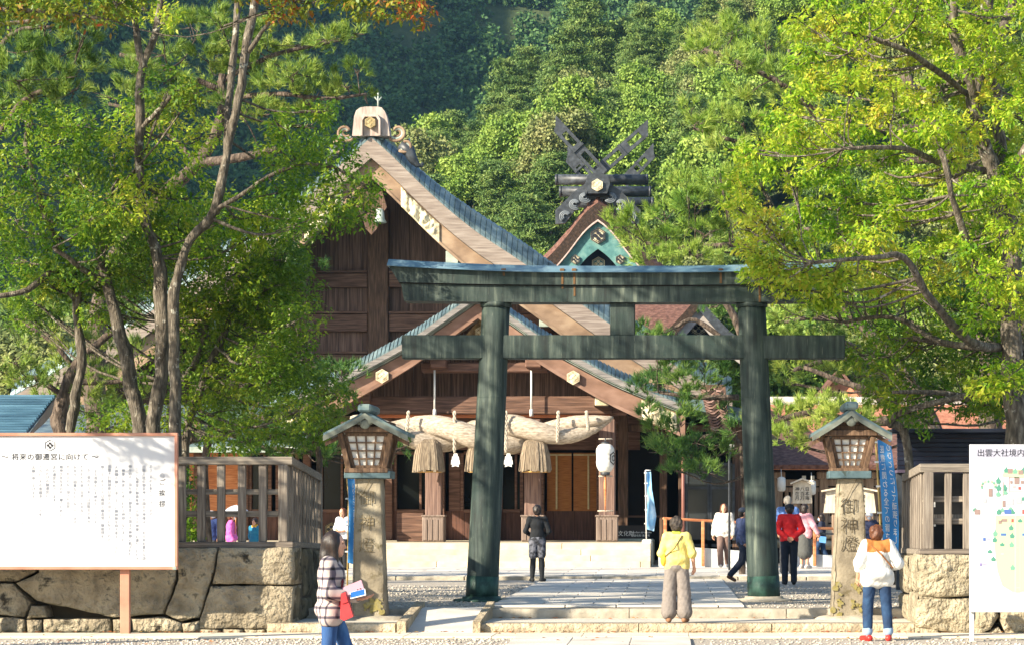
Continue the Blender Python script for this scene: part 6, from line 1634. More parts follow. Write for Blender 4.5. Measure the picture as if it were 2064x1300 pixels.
pine('small bright pine sprig beside the roof of the left stone lantern', 45, [[(640, 930, 8), (630, 890, 6), (650, 860, 4), (680, 838, 3)]], [(655, 850, 40, 16, 0), (680, 838, 24, 11, 0), (630, 868, 24, 14, 0)], PINE_B, seed=25, links=False)

# --- right group ------------------------------------------------------------
RT = [[(2052, 900, 30), (2042, 760, 27), (2036, 640, 25), (2036, 480, 26), (2018, 400, 23), (1985, 300, 17), (1965, 200, 15), (1985, 120, 14), (1990, 20, 16), (2000, -60, 14)],
      [(2030, 400, 24), (2020, 330, 15, .4), (2008, 200, 15, .5), (2000, 150, 14, .5), (2020, 60, 12, .6), (2050, -20, 10, .6)], [(2030, 420, 20), (2062, 330, 18, -.4), (2100, 250, 16, -.8)], [(1985, 300, 14), (1960, 180, 12, -.6), (1930, 100, 14, -.8), (1925, 20, 10, -.9), (1930, -40, 9, -1)],
      [(2010, 620, 14), (1975, 560, 11, -1), (1930, 430, 9, -1.6), (1895, 300, 7, -2)], [(2012, 700, 12), (1960, 690, 12, -1), (1880, 610, 10, -1.8), (1820, 520, 8, -2.4), (1760, 520, 6, -2.8), (1640, 530, 4, -3)], [(1985, 345, 10), (1900, 330, 9, -.8), (1820, 300, 6, -1.6), (1700, 300, 4, -2)],
      [(1965, 200, 8), (1840, 110, 7, -1), (1740, 70, 5, -1.5)], [(2020, 700, 10), (1900, 690, 8, .4), (1800, 640, 6, .8), (1700, 650, 4, 1)], [(1830, 900, 12, 1), (1790, 850, 10, .8), (1850, 820, 8, .4), (1980, 790, 8)]]
rc = fill([(1650, -40), (2080, -40), (2080, 380), (1960, 560), (1760, 600), (1640, 570), (1520, 600), (1490, 500), (1480, 420), (1500, 310), (1570, 240), (1600, 120)], 125, 28, 50, 31, .66, 2.4)
tree('broadleaf_tree', 'huge bright yellow green tree with pale forked trunk at the right edge', 40.5, RT, rc + [(2030, 470, 50, 40, -1.6), (2000, 560, 50, 40, -1.8), (2050, 600, 50, 40, -1.6), (1970, 640, 40, 30, -1.6), (2040, 760, 50, 34, -1.6), (1990, 780, 44, 30, -1.5), (2050, 350, 40, 30, -1.6), (1600, 555, 40, 26, -2.4), (1660, 560, 44, 28, -2.4), (1560, 530, 36, 26, -2.4), (1700, 560, 40, 26, -2.2), (1530, 560, 30, 20, -2), (1580, 585, 28, 16, -2), (1640, 600, 40, 22, -2), (1500, 460, 24, 30, -1.5), (1570, 250, 34, 20, -1), (1510, 300, 26, 18, -1), (1680, 605, 30, 20, -2)], LEAF_Y, seed=32, dens=14, L_=.125, W_=.054)
tree('broadleaf_tree', 'lower green tree overhanging the right lantern and the dark kiosk', 42.5, [[(2075, 900, 22), (2062, 800, 20), (2075, 650, 18), (2090, 500, 14)], [(2062, 800, 9), (1960, 800, 8, -1), (1880, 790, 6, -1.6), (1800, 790, 4, -2)], [(2070, 700, 9), (1950, 700, 7, -1), (1840, 680, 5, -1.5)]],
     fill([(1720, 610), (2080, 560), (2080, 820), (1990, 840), (1880, 820), (1830, 850), (1770, 800), (1720, 720)], 44, 34, 54, 33, .75, 1.6) + [(1860, 850, 24, 26, -1.5), (1800, 810, 30, 28, -1.5), (2040, 820, 40, 26, -1.5), (1990, 815, 40, 20, -1.5), (1780, 750, 30, 30, -1.5)], LEAF_G, seed=34, dens=10, L_=.12, W_=.05)
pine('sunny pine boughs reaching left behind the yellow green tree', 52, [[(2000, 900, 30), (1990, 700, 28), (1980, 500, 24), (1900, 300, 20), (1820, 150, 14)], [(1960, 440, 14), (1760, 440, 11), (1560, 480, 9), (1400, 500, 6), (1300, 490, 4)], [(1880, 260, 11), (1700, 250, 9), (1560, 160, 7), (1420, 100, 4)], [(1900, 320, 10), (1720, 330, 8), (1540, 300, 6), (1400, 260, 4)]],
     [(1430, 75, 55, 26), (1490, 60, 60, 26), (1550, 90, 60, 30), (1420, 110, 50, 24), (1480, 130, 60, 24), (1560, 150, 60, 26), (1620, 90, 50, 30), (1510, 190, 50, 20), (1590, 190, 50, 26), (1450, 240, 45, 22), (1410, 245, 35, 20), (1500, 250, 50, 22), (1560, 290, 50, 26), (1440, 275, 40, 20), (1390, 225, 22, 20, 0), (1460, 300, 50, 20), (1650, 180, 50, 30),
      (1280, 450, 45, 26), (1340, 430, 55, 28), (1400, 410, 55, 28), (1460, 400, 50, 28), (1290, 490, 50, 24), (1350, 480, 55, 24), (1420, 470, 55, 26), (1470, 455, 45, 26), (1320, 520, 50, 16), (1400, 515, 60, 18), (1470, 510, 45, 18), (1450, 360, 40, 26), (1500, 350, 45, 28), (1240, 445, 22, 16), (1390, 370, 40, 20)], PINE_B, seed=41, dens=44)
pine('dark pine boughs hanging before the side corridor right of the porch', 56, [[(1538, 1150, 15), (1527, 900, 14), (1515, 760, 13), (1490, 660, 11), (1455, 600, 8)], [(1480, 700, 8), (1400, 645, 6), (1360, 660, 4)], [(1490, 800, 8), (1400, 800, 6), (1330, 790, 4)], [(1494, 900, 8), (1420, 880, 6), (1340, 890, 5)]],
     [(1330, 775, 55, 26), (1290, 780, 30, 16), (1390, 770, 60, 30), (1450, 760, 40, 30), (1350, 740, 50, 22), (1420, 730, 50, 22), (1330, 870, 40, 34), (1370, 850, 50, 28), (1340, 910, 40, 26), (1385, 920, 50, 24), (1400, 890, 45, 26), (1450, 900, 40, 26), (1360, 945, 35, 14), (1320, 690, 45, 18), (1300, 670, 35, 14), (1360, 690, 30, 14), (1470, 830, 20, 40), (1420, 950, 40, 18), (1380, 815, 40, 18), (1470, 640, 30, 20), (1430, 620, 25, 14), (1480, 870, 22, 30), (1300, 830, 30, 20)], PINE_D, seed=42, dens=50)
pine('bright low pine behind the roof of the right stone lantern', 55, [[(1890, 900, 18), (1830, 850, 15), (1720, 850, 11), (1640, 830, 9), (1560, 850, 6)], [(1850, 900, 14), (1770, 800, 10), (1700, 770, 8), (1620, 740, 5)], [(1850, 880, 12), (1800, 740, 10), (1730, 700, 8), (1640, 680, 6)]],
     [(1580, 840, 40, 28), (1630, 835, 50, 28), (1690, 840, 50, 26), (1740, 850, 40, 26), (1580, 880, 40, 20), (1640, 870, 50, 22), (1500, 850, 25, 30), (1660, 810, 40, 16), (1720, 820, 40, 18), (1610, 900, 30, 14)], PINE_B, seed=43, dens=56)
pine('mid green pine between the right pillar and the big tree', 60, [[(1905, 1000, 22), (1880, 850, 20), (1810, 740, 16), (1740, 660, 12), (1690, 610, 9)], [(1800, 740, 9), (1700, 720, 8), (1600, 745, 5)], [(1740, 660, 8), (1650, 640, 6), (1580, 650, 4)]],
     [(1590, 640, 45, 30), (1650, 630, 55, 30), (1710, 640, 50, 30), (1610, 690, 50, 28), (1670, 690, 60, 28), (1730, 700, 45, 30), (1600, 740, 45, 24), (1660, 750, 55, 24), (1720, 760, 45, 26), (1580, 770, 30, 20), (1760, 650, 40, 30), (1700, 590, 50, 26), (1640, 580, 40, 20)], PINE, seed=44, dens=46)
# shrubs behind the left fence and red fruit specks
tree('shrub', 'glossy green shrub growing behind the left fence near the sign', 39.5, [[(372, 1090, 5), (376, 1030, 4), (384, 970, 3)]], [(378, 985, 16, 24, 0), (384, 1030, 14, 16, 0), (374, 1065, 22, 24, 0), (392, 1072, 14, 20, 0), (370, 950, 12, 20, 0)], LEAF_G, seed=45, dens=30, L_=.08, W_=.04, links=False)

# --- wooded hill ------------------------------------------------------------
HILL_B = leafmat('hill_broadleaf', ['4c6c28', '688832', '8ca444', 'a6b658'], .2, .6, .28)
HILL_C = leafmat('hill_conifer', ['38562a', '506e34', '748a42', '8e9a50'], .18, .6, .35)
HILL_O = leafmat('hill_olive', ['566434', '6e7a44', '868c52', '989660'], .15, .6, .28)
def proto_broad(seed):
    g = np.random.default_rng(seed); C, Rr = [], []
    H_ = 11.
    for i in range(30):
        a = g.uniform(0, 6.28); v = g.random() ** .7; rad = 3.6 * math.sqrt(max(0, 1 - (v * .95) ** 2)) * g.uniform(.55, 1.)
        C.append((rad * math.cos(a), rad * math.sin(a), 4.2 + v * 6.4)); r = g.uniform(.9, 1.5); Rr.append((r, r, r * .8))
    return leaf_mesh('hill_crown', C, Rr, 26.0, .27, .19, .1, 5, .14, .86, seed, form=1.6)
def proto_conifer(seed):
    g = np.random.default_rng(seed); C, Rr = [], []
    for k in range(13):
        z = 2.4 + k * .82; rad = 3.4 * (1 - (k / 13.5) ** 1.5) * g.uniform(.75, 1.1) + .35
        for i in range(int(4 + rad * 2)):
            a = g.uniform(0, 6.28); q = g.uniform(.45, 1.)
            C.append((rad * q * math.cos(a), rad * q * math.sin(a), z - .25 * q * rad * .3 + g.uniform(-.2, .2))); Rr.append((g.uniform(.7, 1.1), g.uniform(.7, 1.1), .2))
    return leaf_mesh('hill_crown', C, Rr, 20.0, .34, .10, .05, 5, .15, .3, seed, form=1.1)
protos = [(proto_broad(51), HILL_B), (proto_broad(52), HILL_B), (proto_broad(53), HILL_O), (proto_conifer(54), HILL_C), (proto_conifer(55), HILL_C), (proto_conifer(56), HILL_C)]
tk = MB(); tk.tube([(0, 0, -1), (.1, 0, 3), (0, .1, 6.5)], [.28, .22, .1], 7); trunk_me = tk.mesh('hill_trunk'); trunk_me.materials.append(BARK)
for me, m in protos: me.materials.append(m)
def hill_tree(x, y, z, s, kd, g, label, group):
    t = T('conifer_tree' if kd > 2 else 'hillside_tree', label, 'tree', (x, y, z), g.uniform(0, 6.28), group)
    t.scale = (s, s, s * g.uniform(.9, 1.15))
    link_mesh('trunk', trunk_me, None, t); link_mesh('crown', protos[kd][0], None, t)
    return t
g = np.random.default_rng(77)
placed = []
LAND = [((748, 245), 'the ridge ornament'), ((1210, 290), 'the crossed finials'), ((1022, 110), 'the lone conifer'), ((1000, 420), 'the blue tiled roof'), ((1640, 560), 'the torii lintel end'),
        ((1990, 250), 'the pale forked trunk'), ((470, 200), 'the curving trunk'), ((285, 200), 'the high forked trunk'), ((1692, 770), 'the orange gable'), ((60, 830), 'the blue kiosk'), ((1560, 100), 'the sunny pine boughs')]
OCT = ['right of', 'above and right of', 'above', 'above and left of', 'left of', 'below and left of', 'below', 'below and right of']
def beside(x, y, z):
    px, py = CX + x / y * F, HY - (z - EYE) / y * F
    (lx, ly), nm = min(LAND, key=lambda q: math.hypot(q[0][0] - px, q[0][1] - py))
    d = math.hypot(lx - px, ly - py); o = OCT[int(round(math.atan2(ly - py, px - lx) / (math.pi / 4))) % 8]
    return ('just ' if d < 90 else '' if d < 190 else 'far ') + o + ' ' + nm
def try_place(n, xr_, yr_, dmin, smin, smax, group, labs, zmin=None):
    k = 0; tries = 0
    while k < n and tries < n * 60:
        tries += 1
        y = g.uniform(*yr_); px = g.uniform(*xr_); x = (px - CX) / F * y
        if any((x - a) ** 2 + (y - b) ** 2 < dmin * dmin for a, b in placed): continue
        z = float(terrain(x, y)) if y > 126 else 0.
        if zmin is not None and z < zmin: continue
        placed.append((x, y)); kd = int(g.integers(0, 6))
        if z < 30 and y > 180 and kd > 2 and g.random() < .3: kd = int(g.integers(0, 3))
        sc_ = g.uniform(smin, smax)
        hill_tree(x, y, z - .3, sc_, kd, g, (labs[0] if kd <= 1 else labs[1] if kd == 2 else labs[2]) + ', ' + beside(x, y, z + 9 * sc_), group); k += 1
# two that stand out
for (px, D, s, kd, lb) in ((1022, 268, 1.15, 3, 'tall layered conifer standing clear against the dark mountain at the top centre'), (875, 262, .85, 4, 'conifer on the left edge of the sunlit hill above the hall roof'), (1180, 285, 1.3, 5, 'large dark layered conifer at the top edge right of centre')):
    x = (px - CX) / F * D; placed.append((x, D)); hill_tree(x, D, float(terrain(x, D)) - .3, s, kd, g, lb, None)
try_place(150, (720, 2120), (150, 300), 5.6, .75, 1.15, 'trees on the sunlit hill', ['lumpy sunlit broadleaf tree on the hill', 'olive rounded tree on the hill', 'layered conifer on the hill'], 4.)
try_place(45, (-80, 760), (125, 240), 6., .8, 1.2, 'trees behind the left of the hall', ['broadleaf tree behind the hall', 'olive tree behind the hall', 'conifer behind the hall'])
try_place(40, (1440, 2120), (104, 150), 4.6, .7, 1.0, 'trees behind the right cloister', ['broadleaf tree behind the cloister', 'olive tree behind the cloister', 'conifer behind the cloister'])
try_place(10, (1000, 1130), (140, 160), 5.0, .5, .7, 'trees behind the hall roof', ['small broadleaf tree behind the hall roof', 'small olive tree behind the hall roof', 'small conifer behind the hall roof'])
# far mountain wood: one mass
gg = np.random.default_rng(99); C, Rr = [], []
while len(C) < 1500:
    y = gg.uniform(335, 620); px = gg.uniform(-100, 1500); x = (px - CX) / F * y; z = float(terrain(x, y))
    if EYE + 0 < z and HY - (z - EYE) / y * F < -80: continue
    r = gg.uniform(2.2, 4.0); C.append((x, y, z + r * .5)); Rr.append((r, r, r * gg.uniform(.9, 1.6)))
kind(link_mesh('far_forest', leaf_mesh('far_forest', C, Rr, 1.5, 1.0, .7, .1, 5, .4, .85, 98, form=1.4), leafmat('far_forest_leaves', ['2a4a26', '3b5e2f', '52743b', '6b8746'], .15, .7)), 'stuff')

hz = MB().box((0, 640, 120), (1560, 1400, 250)).build('haze', None); kind(hz, 'stuff')
hm = bpy.data.materials.new('haze_air'); hm.use_nodes = True; hn = hm.node_tree; hn.nodes.clear()
hv = hn.nodes.new('ShaderNodeVolumePrincipled'); hv.inputs['Color'].default_value = (.34, .64, 1, 1); hv.inputs['Density'].default_value = HAZE; hv.inputs['Anisotropy'].default_value = .2
ho = hn.nodes.new('ShaderNodeOutputMaterial'); hn.links.new(hv.outputs[0], ho.inputs['Volume']); hz.data.materials.append(hm)
# ------------------------------------------------------------------ people: smooth-blended distance fields, one surface per body
def sdf_mesh(prims, h, k=.03, noise_amp=0., nscale=6., seed=0.):
    lo = np.min([np.minimum(p[1], p[2] if p[0] == 'c' else p[1]) - (max(p[3], p[4]) if p[0] == 'c' else np.max(p[2])) for p in prims], 0) - 3 * h - k
    hi = np.max([np.maximum(p[1], p[2] if p[0] == 'c' else p[1]) + (max(p[3], p[4]) if p[0] == 'c' else np.max(p[2])) for p in prims], 0) + 3 * h + k
    n = np.ceil((hi - lo) / h).astype(int) + 1
    ax = [lo[i] + h * np.arange(n[i]) for i in range(3)]
    D = np.full(n, 9., np.float32)
    for p in prims:
        if p[0] == 'c': a, b = np.minimum(p[1], p[2]) - max(p[3], p[4]), np.maximum(p[1], p[2]) + max(p[3], p[4])
        else: a, b = p[1] - p[2].max(), p[1] + p[2].max()
        m = 2.2 * k + 3 * h
        i0 = np.clip(((a - m - lo) / h).astype(int), 0, n - 1); i1 = np.clip(((b + m - lo) / h).astype(int) + 2, 1, n)
        s = tuple(slice(i0[i], i1[i]) for i in range(3))
        Xg, Yg, Zg = np.meshgrid(*[ax[i][s[i]] for i in range(3)], indexing='ij')
        if p[0] == 'c':
            pa = np.stack([Xg - p[1][0], Yg - p[1][1], Zg - p[1][2]], -1); ba = p[2] - p[1]; L2 = ba @ ba + 1e-9
            t = np.clip(pa @ ba / L2, 0, 1); d = np.linalg.norm(pa - t[..., None] * ba, axis=-1) - (p[3] + (p[4] - p[3]) * t)
        else:
            q = np.stack([Xg - p[1][0], Yg - p[1][1], Zg - p[1][2]], -1); k0 = np.linalg.norm(q / p[2], axis=-1); k1 = np.linalg.norm(q / p[2] ** 2, axis=-1)
            d = k0 * (k0 - 1) / np.maximum(k1, 1e-6)
        kk = p[5] if p[0] == 'c' and len(p) > 5 else p[3] if p[0] == 'e' and len(p) > 3 else k
        o = D[s]; hh = np.clip(.5 + .5 * (o - d) / kk, 0, 1)
        D[s] = o * (1 - hh) + d * hh - kk * hh * (1 - hh)
    if noise_amp:
        Xg, Yg, Zg = np.meshgrid(*ax, indexing='ij')
        D = D + noise_amp * (np.sin(Xg * nscale * 5 + 2 * np.sin(Zg * nscale * 2.3 + seed)) * np.sin(Zg * nscale * 3.1 + 1.7 * np.sin(Yg * nscale * 4 + Xg * nscale * 3) + seed) + .5 * np.sin(Xg * nscale * 11 + Yg * nscale * 9 + seed) * np.sin(Zg * nscale * 8 - Xg * nscale * 5))
    # surface nets
    S = D < 0
    c = [S[i:n[0] - 1 + i, j:n[1] - 1 + j, l:n[2] - 1 + l] for i in (0, 1) for j in (0, 1) for l in (0, 1)]
    cnt = sum(x.astype(np.int8) for x in c); act = (cnt > 0) & (cnt < 8)
    ci = np.argwhere(act); idx = np.full(act.shape, -1, np.int64); idx[act] = np.arange(len(ci))
    acc = np.zeros((len(ci), 3)); w_ = np.zeros(len(ci)); cor = [(i, j, l) for i in (0, 1) for j in (0, 1) for l in (0, 1)]
    val = [D[ci[:, 0] + i, ci[:, 1] + j, ci[:, 2] + l] for i, j, l in cor]
    for a in range(8):
        for b in range(a + 1, 8):
            if sum(x != y for x, y in zip(cor[a], cor[b])) != 1: continue
            m = (val[a] < 0) != (val[b] < 0); t = val[a] / np.where(m, val[a] - val[b], 1)
            pt = np.array(cor[a]) + t[:, None] * (np.array(cor[b]) - np.array(cor[a])); acc[m] += pt[m]; w_[m] += 1
    V = lo + h * (ci + acc / np.maximum(w_, 1)[:, None])
    Q = []
    for axi in range(3):
        sl0 = [slice(None)] * 3; sl1 = [slice(None)] * 3; sl0[axi] = slice(0, -1); sl1[axi] = slice(1, None)
        e = np.argwhere(S[tuple(sl0)] != S[tuple(sl1)])
        o1, o2 = [(1, 2), (2, 0), (0, 1)][axi]
        e = e[(e[:, o1] > 0) & (e[:, o2] > 0) & (e[:, o1] < n[o1] - 1) & (e[:, o2] < n[o2] - 1)]
        ins = S[e[:, 0], e[:, 1], e[:, 2]]
        def g_(d1, d2):
            q = e.copy(); q[:, o1] -= d1; q[:, o2] -= d2; return idx[q[:, 0], q[:, 1], q[:, 2]]
        q = np.stack([g_(1, 1), g_(0, 1), g_(0, 0), g_(1, 0)], 1); q[~ins] = q[~ins][:, ::-1]; Q.append(q)
    Q = np.concatenate(Q); Q = Q[(Q >= 0).all(1)]
    return V, Q

A = lambda *v: np.array(v, float)
def hand_prims(wr, f, nrm, curl=.5, s=1., side=1):
    """palm + five bent fingers; f = direction the hand points, nrm = palm normal"""
    f = unit(A(*f)); nrm = unit(A(*nrm) - f * (A(*nrm) @ f)); sd_ = np.cross(nrm, f) * side
    pr = [('c', wr - f * .015 * s, wr + f * .03 * s, .024 * s, .026 * s), ('c', wr + f * .03 * s + sd_ * .02 * s, wr + f * .075 * s + sd_ * .022 * s, .017 * s, .014 * s), ('c', wr + f * .03 * s - sd_ * .018 * s, wr + f * .07 * s - sd_ * .026 * s, .017 * s, .013 * s), ('c', wr + f * .03 * s, wr + f * .078 * s, .017 * s, .014 * s)]
    for i, (o, l) in enumerate(((.027, .066), (.009, .074), (-.009, .068), (-.027, .052))):
        b0 = wr + (f * (.082 - .004 * abs(i - 1)) + sd_ * o) * s
        d1 = unit(f * math.cos(curl) + nrm * math.sin(curl) + sd_ * o * 2.2); d2 = unit(f * math.cos(curl * 2.1) + nrm * math.sin(curl * 2.1))
        b1 = b0 + d1 * l * .52 * s; b2 = b1 + d2 * l * .48 * s
        pr += [('c', b0, b1, .0088 * s, .0082 * s, .004), ('c', b1, b2, .0082 * s, .0068 * s, .004)]
    t0 = wr + (f * .022 + sd_ * .024) * s; t1 = t0 + unit(f * .7 + sd_ * .75 + nrm * .25) * .042 * s; t2 = t1 + unit(f + sd_ * .15 + nrm * .45) * .032 * s
    return pr + [('c', t0, t1, .012 * s, .0105 * s, .008), ('c', t1, t2, .0105 * s, .008 * s, .004)]

SKIN = mat('skin', ['b98468', 'c9957a', 'd3a288'], 6, rough=.55)
def cloth(name, c, rough=.85, cols=None, **k): return mat(name, cols or [c], k.pop('scale', 12), rough=rough, bump=k.pop('bump', .002), bscale=k.pop('bscale', 60), **k)

def person(label, at, rz, Ht, J, fit, h=.012, hands=('l', 'r'), group=None, lean=0., hand_curl=.6, female=False, hand_dir=None):
    """J overrides joints (metres for a 1.65 m figure facing +Y); fit = list of garment builders"""
    s = Ht / 1.65
    j = dict(pel=A(0, 0, .90), wai=A(0, 0, 1.06), che=A(0, .0, 1.23), nec=A(0, -.02, 1.385), hea=A(0, .01, 1.53),
             shl=A(-.165, -.01, 1.345), shr=A(.165, -.01, 1.345), ell=A(-.215, -.03, 1.09), elr=A(.215, -.03, 1.09), wrl=A(-.205, .05, .865), wrr=A(.205, .05, .865),
             hil=A(-.085, 0, .875), hir=A(.085, 0, .875), knl=A(-.09, .02, .47), knr=A(.09, .02, .47), anl=A(-.09, -.02, .085), anr=A(.09, -.02, .085), tol=A(-.105, .125, .03), tor=A(.105, .125, .03), face=A(0, 1, 0))
    j.update({k: A(*v) for k, v in J.items()})
    if female:
        for k in ('shl', 'shr'):
            if k not in J: j[k] = j[k] * A(.93, 1, 1)
    t = T('person', label, 'person', at, rz, group)
    fd = unit(j['face']); rt = np.cross(fd, A(0, 0, 1)); rt = unit(rt); hd = j['hea']
    body = [('e', j['pel'], A(.145, .10, .12)), ('e', j['wai'], A(.125, .09, .14)), ('e', j['che'], A(.15, .10, .17)), ('c', j['shl'], j['shr'], .055, .055),
            ('c', j['nec'] - A(0, 0, .03), hd - A(0, 0, .05), .052, .047), ('e', hd + A(0, 0, .015), A(.074, .09, .105) if abs(fd[1]) > .7 else A(.09, .074, .105) if abs(fd[0]) > .7 else A(.083, .083, .105), .02),
            ('c', hd + fd * .035 - A(0, 0, .035), hd + fd * .05 - A(0, 0, .085), .052, .034, .03),
            ('c', hd + fd * .088 + A(0, 0, .005), hd + fd * .104 - A(0, 0, .028), .009, .013, .012), ('c', hd + fd * .083 - A(0, 0, .063) - rt * .016, hd + fd * .083 - A(0, 0, .063) + rt * .016, .008, .008, .008),
            ('e', hd + rt * .078 - A(0, 0, .005), A(.014, .02, .032), .01), ('e', hd - rt * .078 - A(0, 0, .005), A(.014, .02, .032), .01),
            ('c', hd + fd * .082 + rt * .036 + A(0, 0, .025), hd + fd * .082 + rt * .02 + A(0, 0, .025), .012, .01, .01), ('c', hd + fd * .082 - rt * .036 + A(0, 0, .025), hd + fd * .082 - rt * .02 + A(0, 0, .025), .012, .01, .01)]
    for q in 'lr':
        body += [('c', j['sh' + q], j['el' + q], .046, .038), ('c', j['el' + q], j['wr' + q], .037, .025), ('c', j['hi' + q], j['kn' + q], .078, .052), ('c', j['kn' + q], j['kn' + q] * .6 + j['an' + q] * .4, .05, .052), ('c', j['kn' + q] * .6 + j['an' + q] * .4, j['an' + q], .052, .034),
                 ('c', j['an' + q] - A(0, .0, .035), j['to' + q], .036, .026)]
    V, Q = sdf_mesh(body, h * .9, .03)
    Vs, Qs = [V], [Q]; n = len(V)
    for q in hands:
        if hand_dir and q in hand_dir: f, nr = A(*hand_dir[q][0]), A(*hand_dir[q][1])
        else: f = unit(j['wr' + q] - j['el' + q]); nr = A(.9 if q == 'l' else -.9, .4, 0)
        v, qd = sdf_mesh(hand_prims(j['wr' + q], f, nr, hand_curl, 1., 1 if q == 'r' else -1), .0042, .012); Vs.append(v); Qs.append(qd + n); n += len(v)
    bo = link_mesh('body', mesh_np('body', np.concatenate(Vs) * s, np.concatenate(Qs), True), SKIN, t)
    # eyes
    eb = MB()
    for e in (-1, 1):
        c = hd + fd * .079 + rt * .031 * e + A(0, 0, .012); eb.ellipsoid(c * s, (.011 * s, .011 * s, .009 * s), 8, 6)
    eb.build('eyes', mat('dark_eyes', ['17120f', '221a16'], 4, rough=.2), t, local=True)
    for nm, m, prims, hh, kk, na, *cut in fit(j, fd, rt):
        v, qd = sdf_mesh(prims, h * hh, kk, na, 6., sum(map(ord, label)) * .37)
        if cut:                                        # a garment of two cloths: its upper part is a piece of its own
            c = v[qd].mean(1); up = cut[0][2](c)
            link_mesh(cut[0][0], mesh_np(cut[0][0], v * s, qd[up], True), cut[0][1], t); qd = qd[~up]
        link_mesh(nm, mesh_np(nm, v * s, qd, True), m, t)
    t['_s'] = s
    del t['_s']
    return t, j, s

def shirt(m, j, r=.022, sleeve=1.0, hem=.86, flare=.0, name='shirt', sw=.02, cuff=.0, na=.003, front=0.):
    W = A(0, 0, 1)
    pr = [('e', j['che'], A(.15 + r, .105 + r, .17)), ('e', j['wai'], A(.135 + r + flare * .3, .098 + r + flare * .3, .15)), ('c', j['shl'] + A(.01, 0, .0), j['shr'] - A(.01, 0, 0), .06 + r * .5, .06 + r * .5)]
    hz = hem; c = A(j['pel'][0], j['pel'][1], hz + .06)
    pr += [('e', c + A(0, 0, .06), A(.15 + r + flare, .112 + r + flare, .12)), ('c', c - A(.085 + flare * .6, 0, .02), c + A(.085 + flare * .6, 0, -.02), .085 + r * .6 + flare * .35, .085 + r * .6 + flare * .35)]
    for q in 'lr':
        e = j['el' + q] if sleeve >= 1 else j['sh' + q] + (j['el' + q] - j['sh' + q]) * sleeve / 1.
        pr.append(('c', j['sh' + q], e, .052 + sw, .045 + sw))
        if sleeve > 1:
            w2 = j['el' + q] + (j['wr' + q] - j['el' + q]) * (sleeve - 1); pr.append(('c', j['el' + q], w2, .045 + sw, .036 + sw * .8 + cuff))
    pr.append(('c', j['nec'] - A(0, 0, .05), j['nec'] - A(0, 0, .015), .066, .058))
    return (name, m, pr, 1., .03, na)
def trousers(m, j, r=.016, top=.98, length=1., hemw=.03, name='trousers', na=.003, thigh=1.):
    pr = [('e', j['pel'], A(.152 + r, .112 + r, .13)), ('c', j['pel'] + A(-.07, 0, .07), j['pel'] + A(.07, 0, .07), .085, .085)]
    for q in 'lr':
        a = j['kn' + q] + (j['an' + q] - j['kn' + q]) * max(0, length)
        pr += [('c', j['hi' + q], j['hi' + q] + (j['kn' + q] - j['hi' + q]) * thigh, .083 + r, .057 + r + hemw * .5 + .02 * (1 - thigh))]
        if length > 0: pr.append(('c', j['kn' + q], a, .057 + r + hemw * .5, .044 + r + hemw))
    return (name, m, pr, 1., .02, na)
def shoes(m, j, name='shoe', r=.012):
    out = []
    for q in 'lr':
        an, to = j['an' + q], j['to' + q]; d = unit((to - an) * A(1, 1, 0)); up = (to - an)[2] + .055
        he = an - d * .045 - A(0, 0, .045)
        out.append((name, m, [('c', he, to + A(0, 0, .006), .036 + r * .6, .03 + r * .5), ('c', an - A(0, 0, .03), an + A(0, 0, -.01), .038 + r * .5, .04 + r * .3)], .7, .012, 0.))
    return out
def hair_cap(m, hd, fd, vol=.018, back=.0, name='hair', na=.004, low=0.):
    return (name, m, [('e', hd + A(0, 0, .035) - fd * .018, A(.083 + vol, .083 + vol, .088 + vol)), ('e', hd - fd * .04 - A(0, 0, .01 + low), A(.07 + vol, .07 + vol, .085 + vol))], .75, .02, na)
HAIR_K = mat('black_hair', ['141010', '241b18', '33261f'], 20, (3, 3, .4), .45, .003, 60)
HAIR_B = mat('brown_hair', ['3f2416', '5b3520', '70442a'], 20, (3, 3, .5), .5, .003, 60)
HAIR_DB = mat('dark_curly_hair', ['1c1815', '332b25', '4a4036'], 30, rough=.6, bump=.012, bscale=45)
HAIR_G = mat('grey_hair', ['6d6862', '8f8a84'], 25, rough=.6, bump=.004, bscale=50)

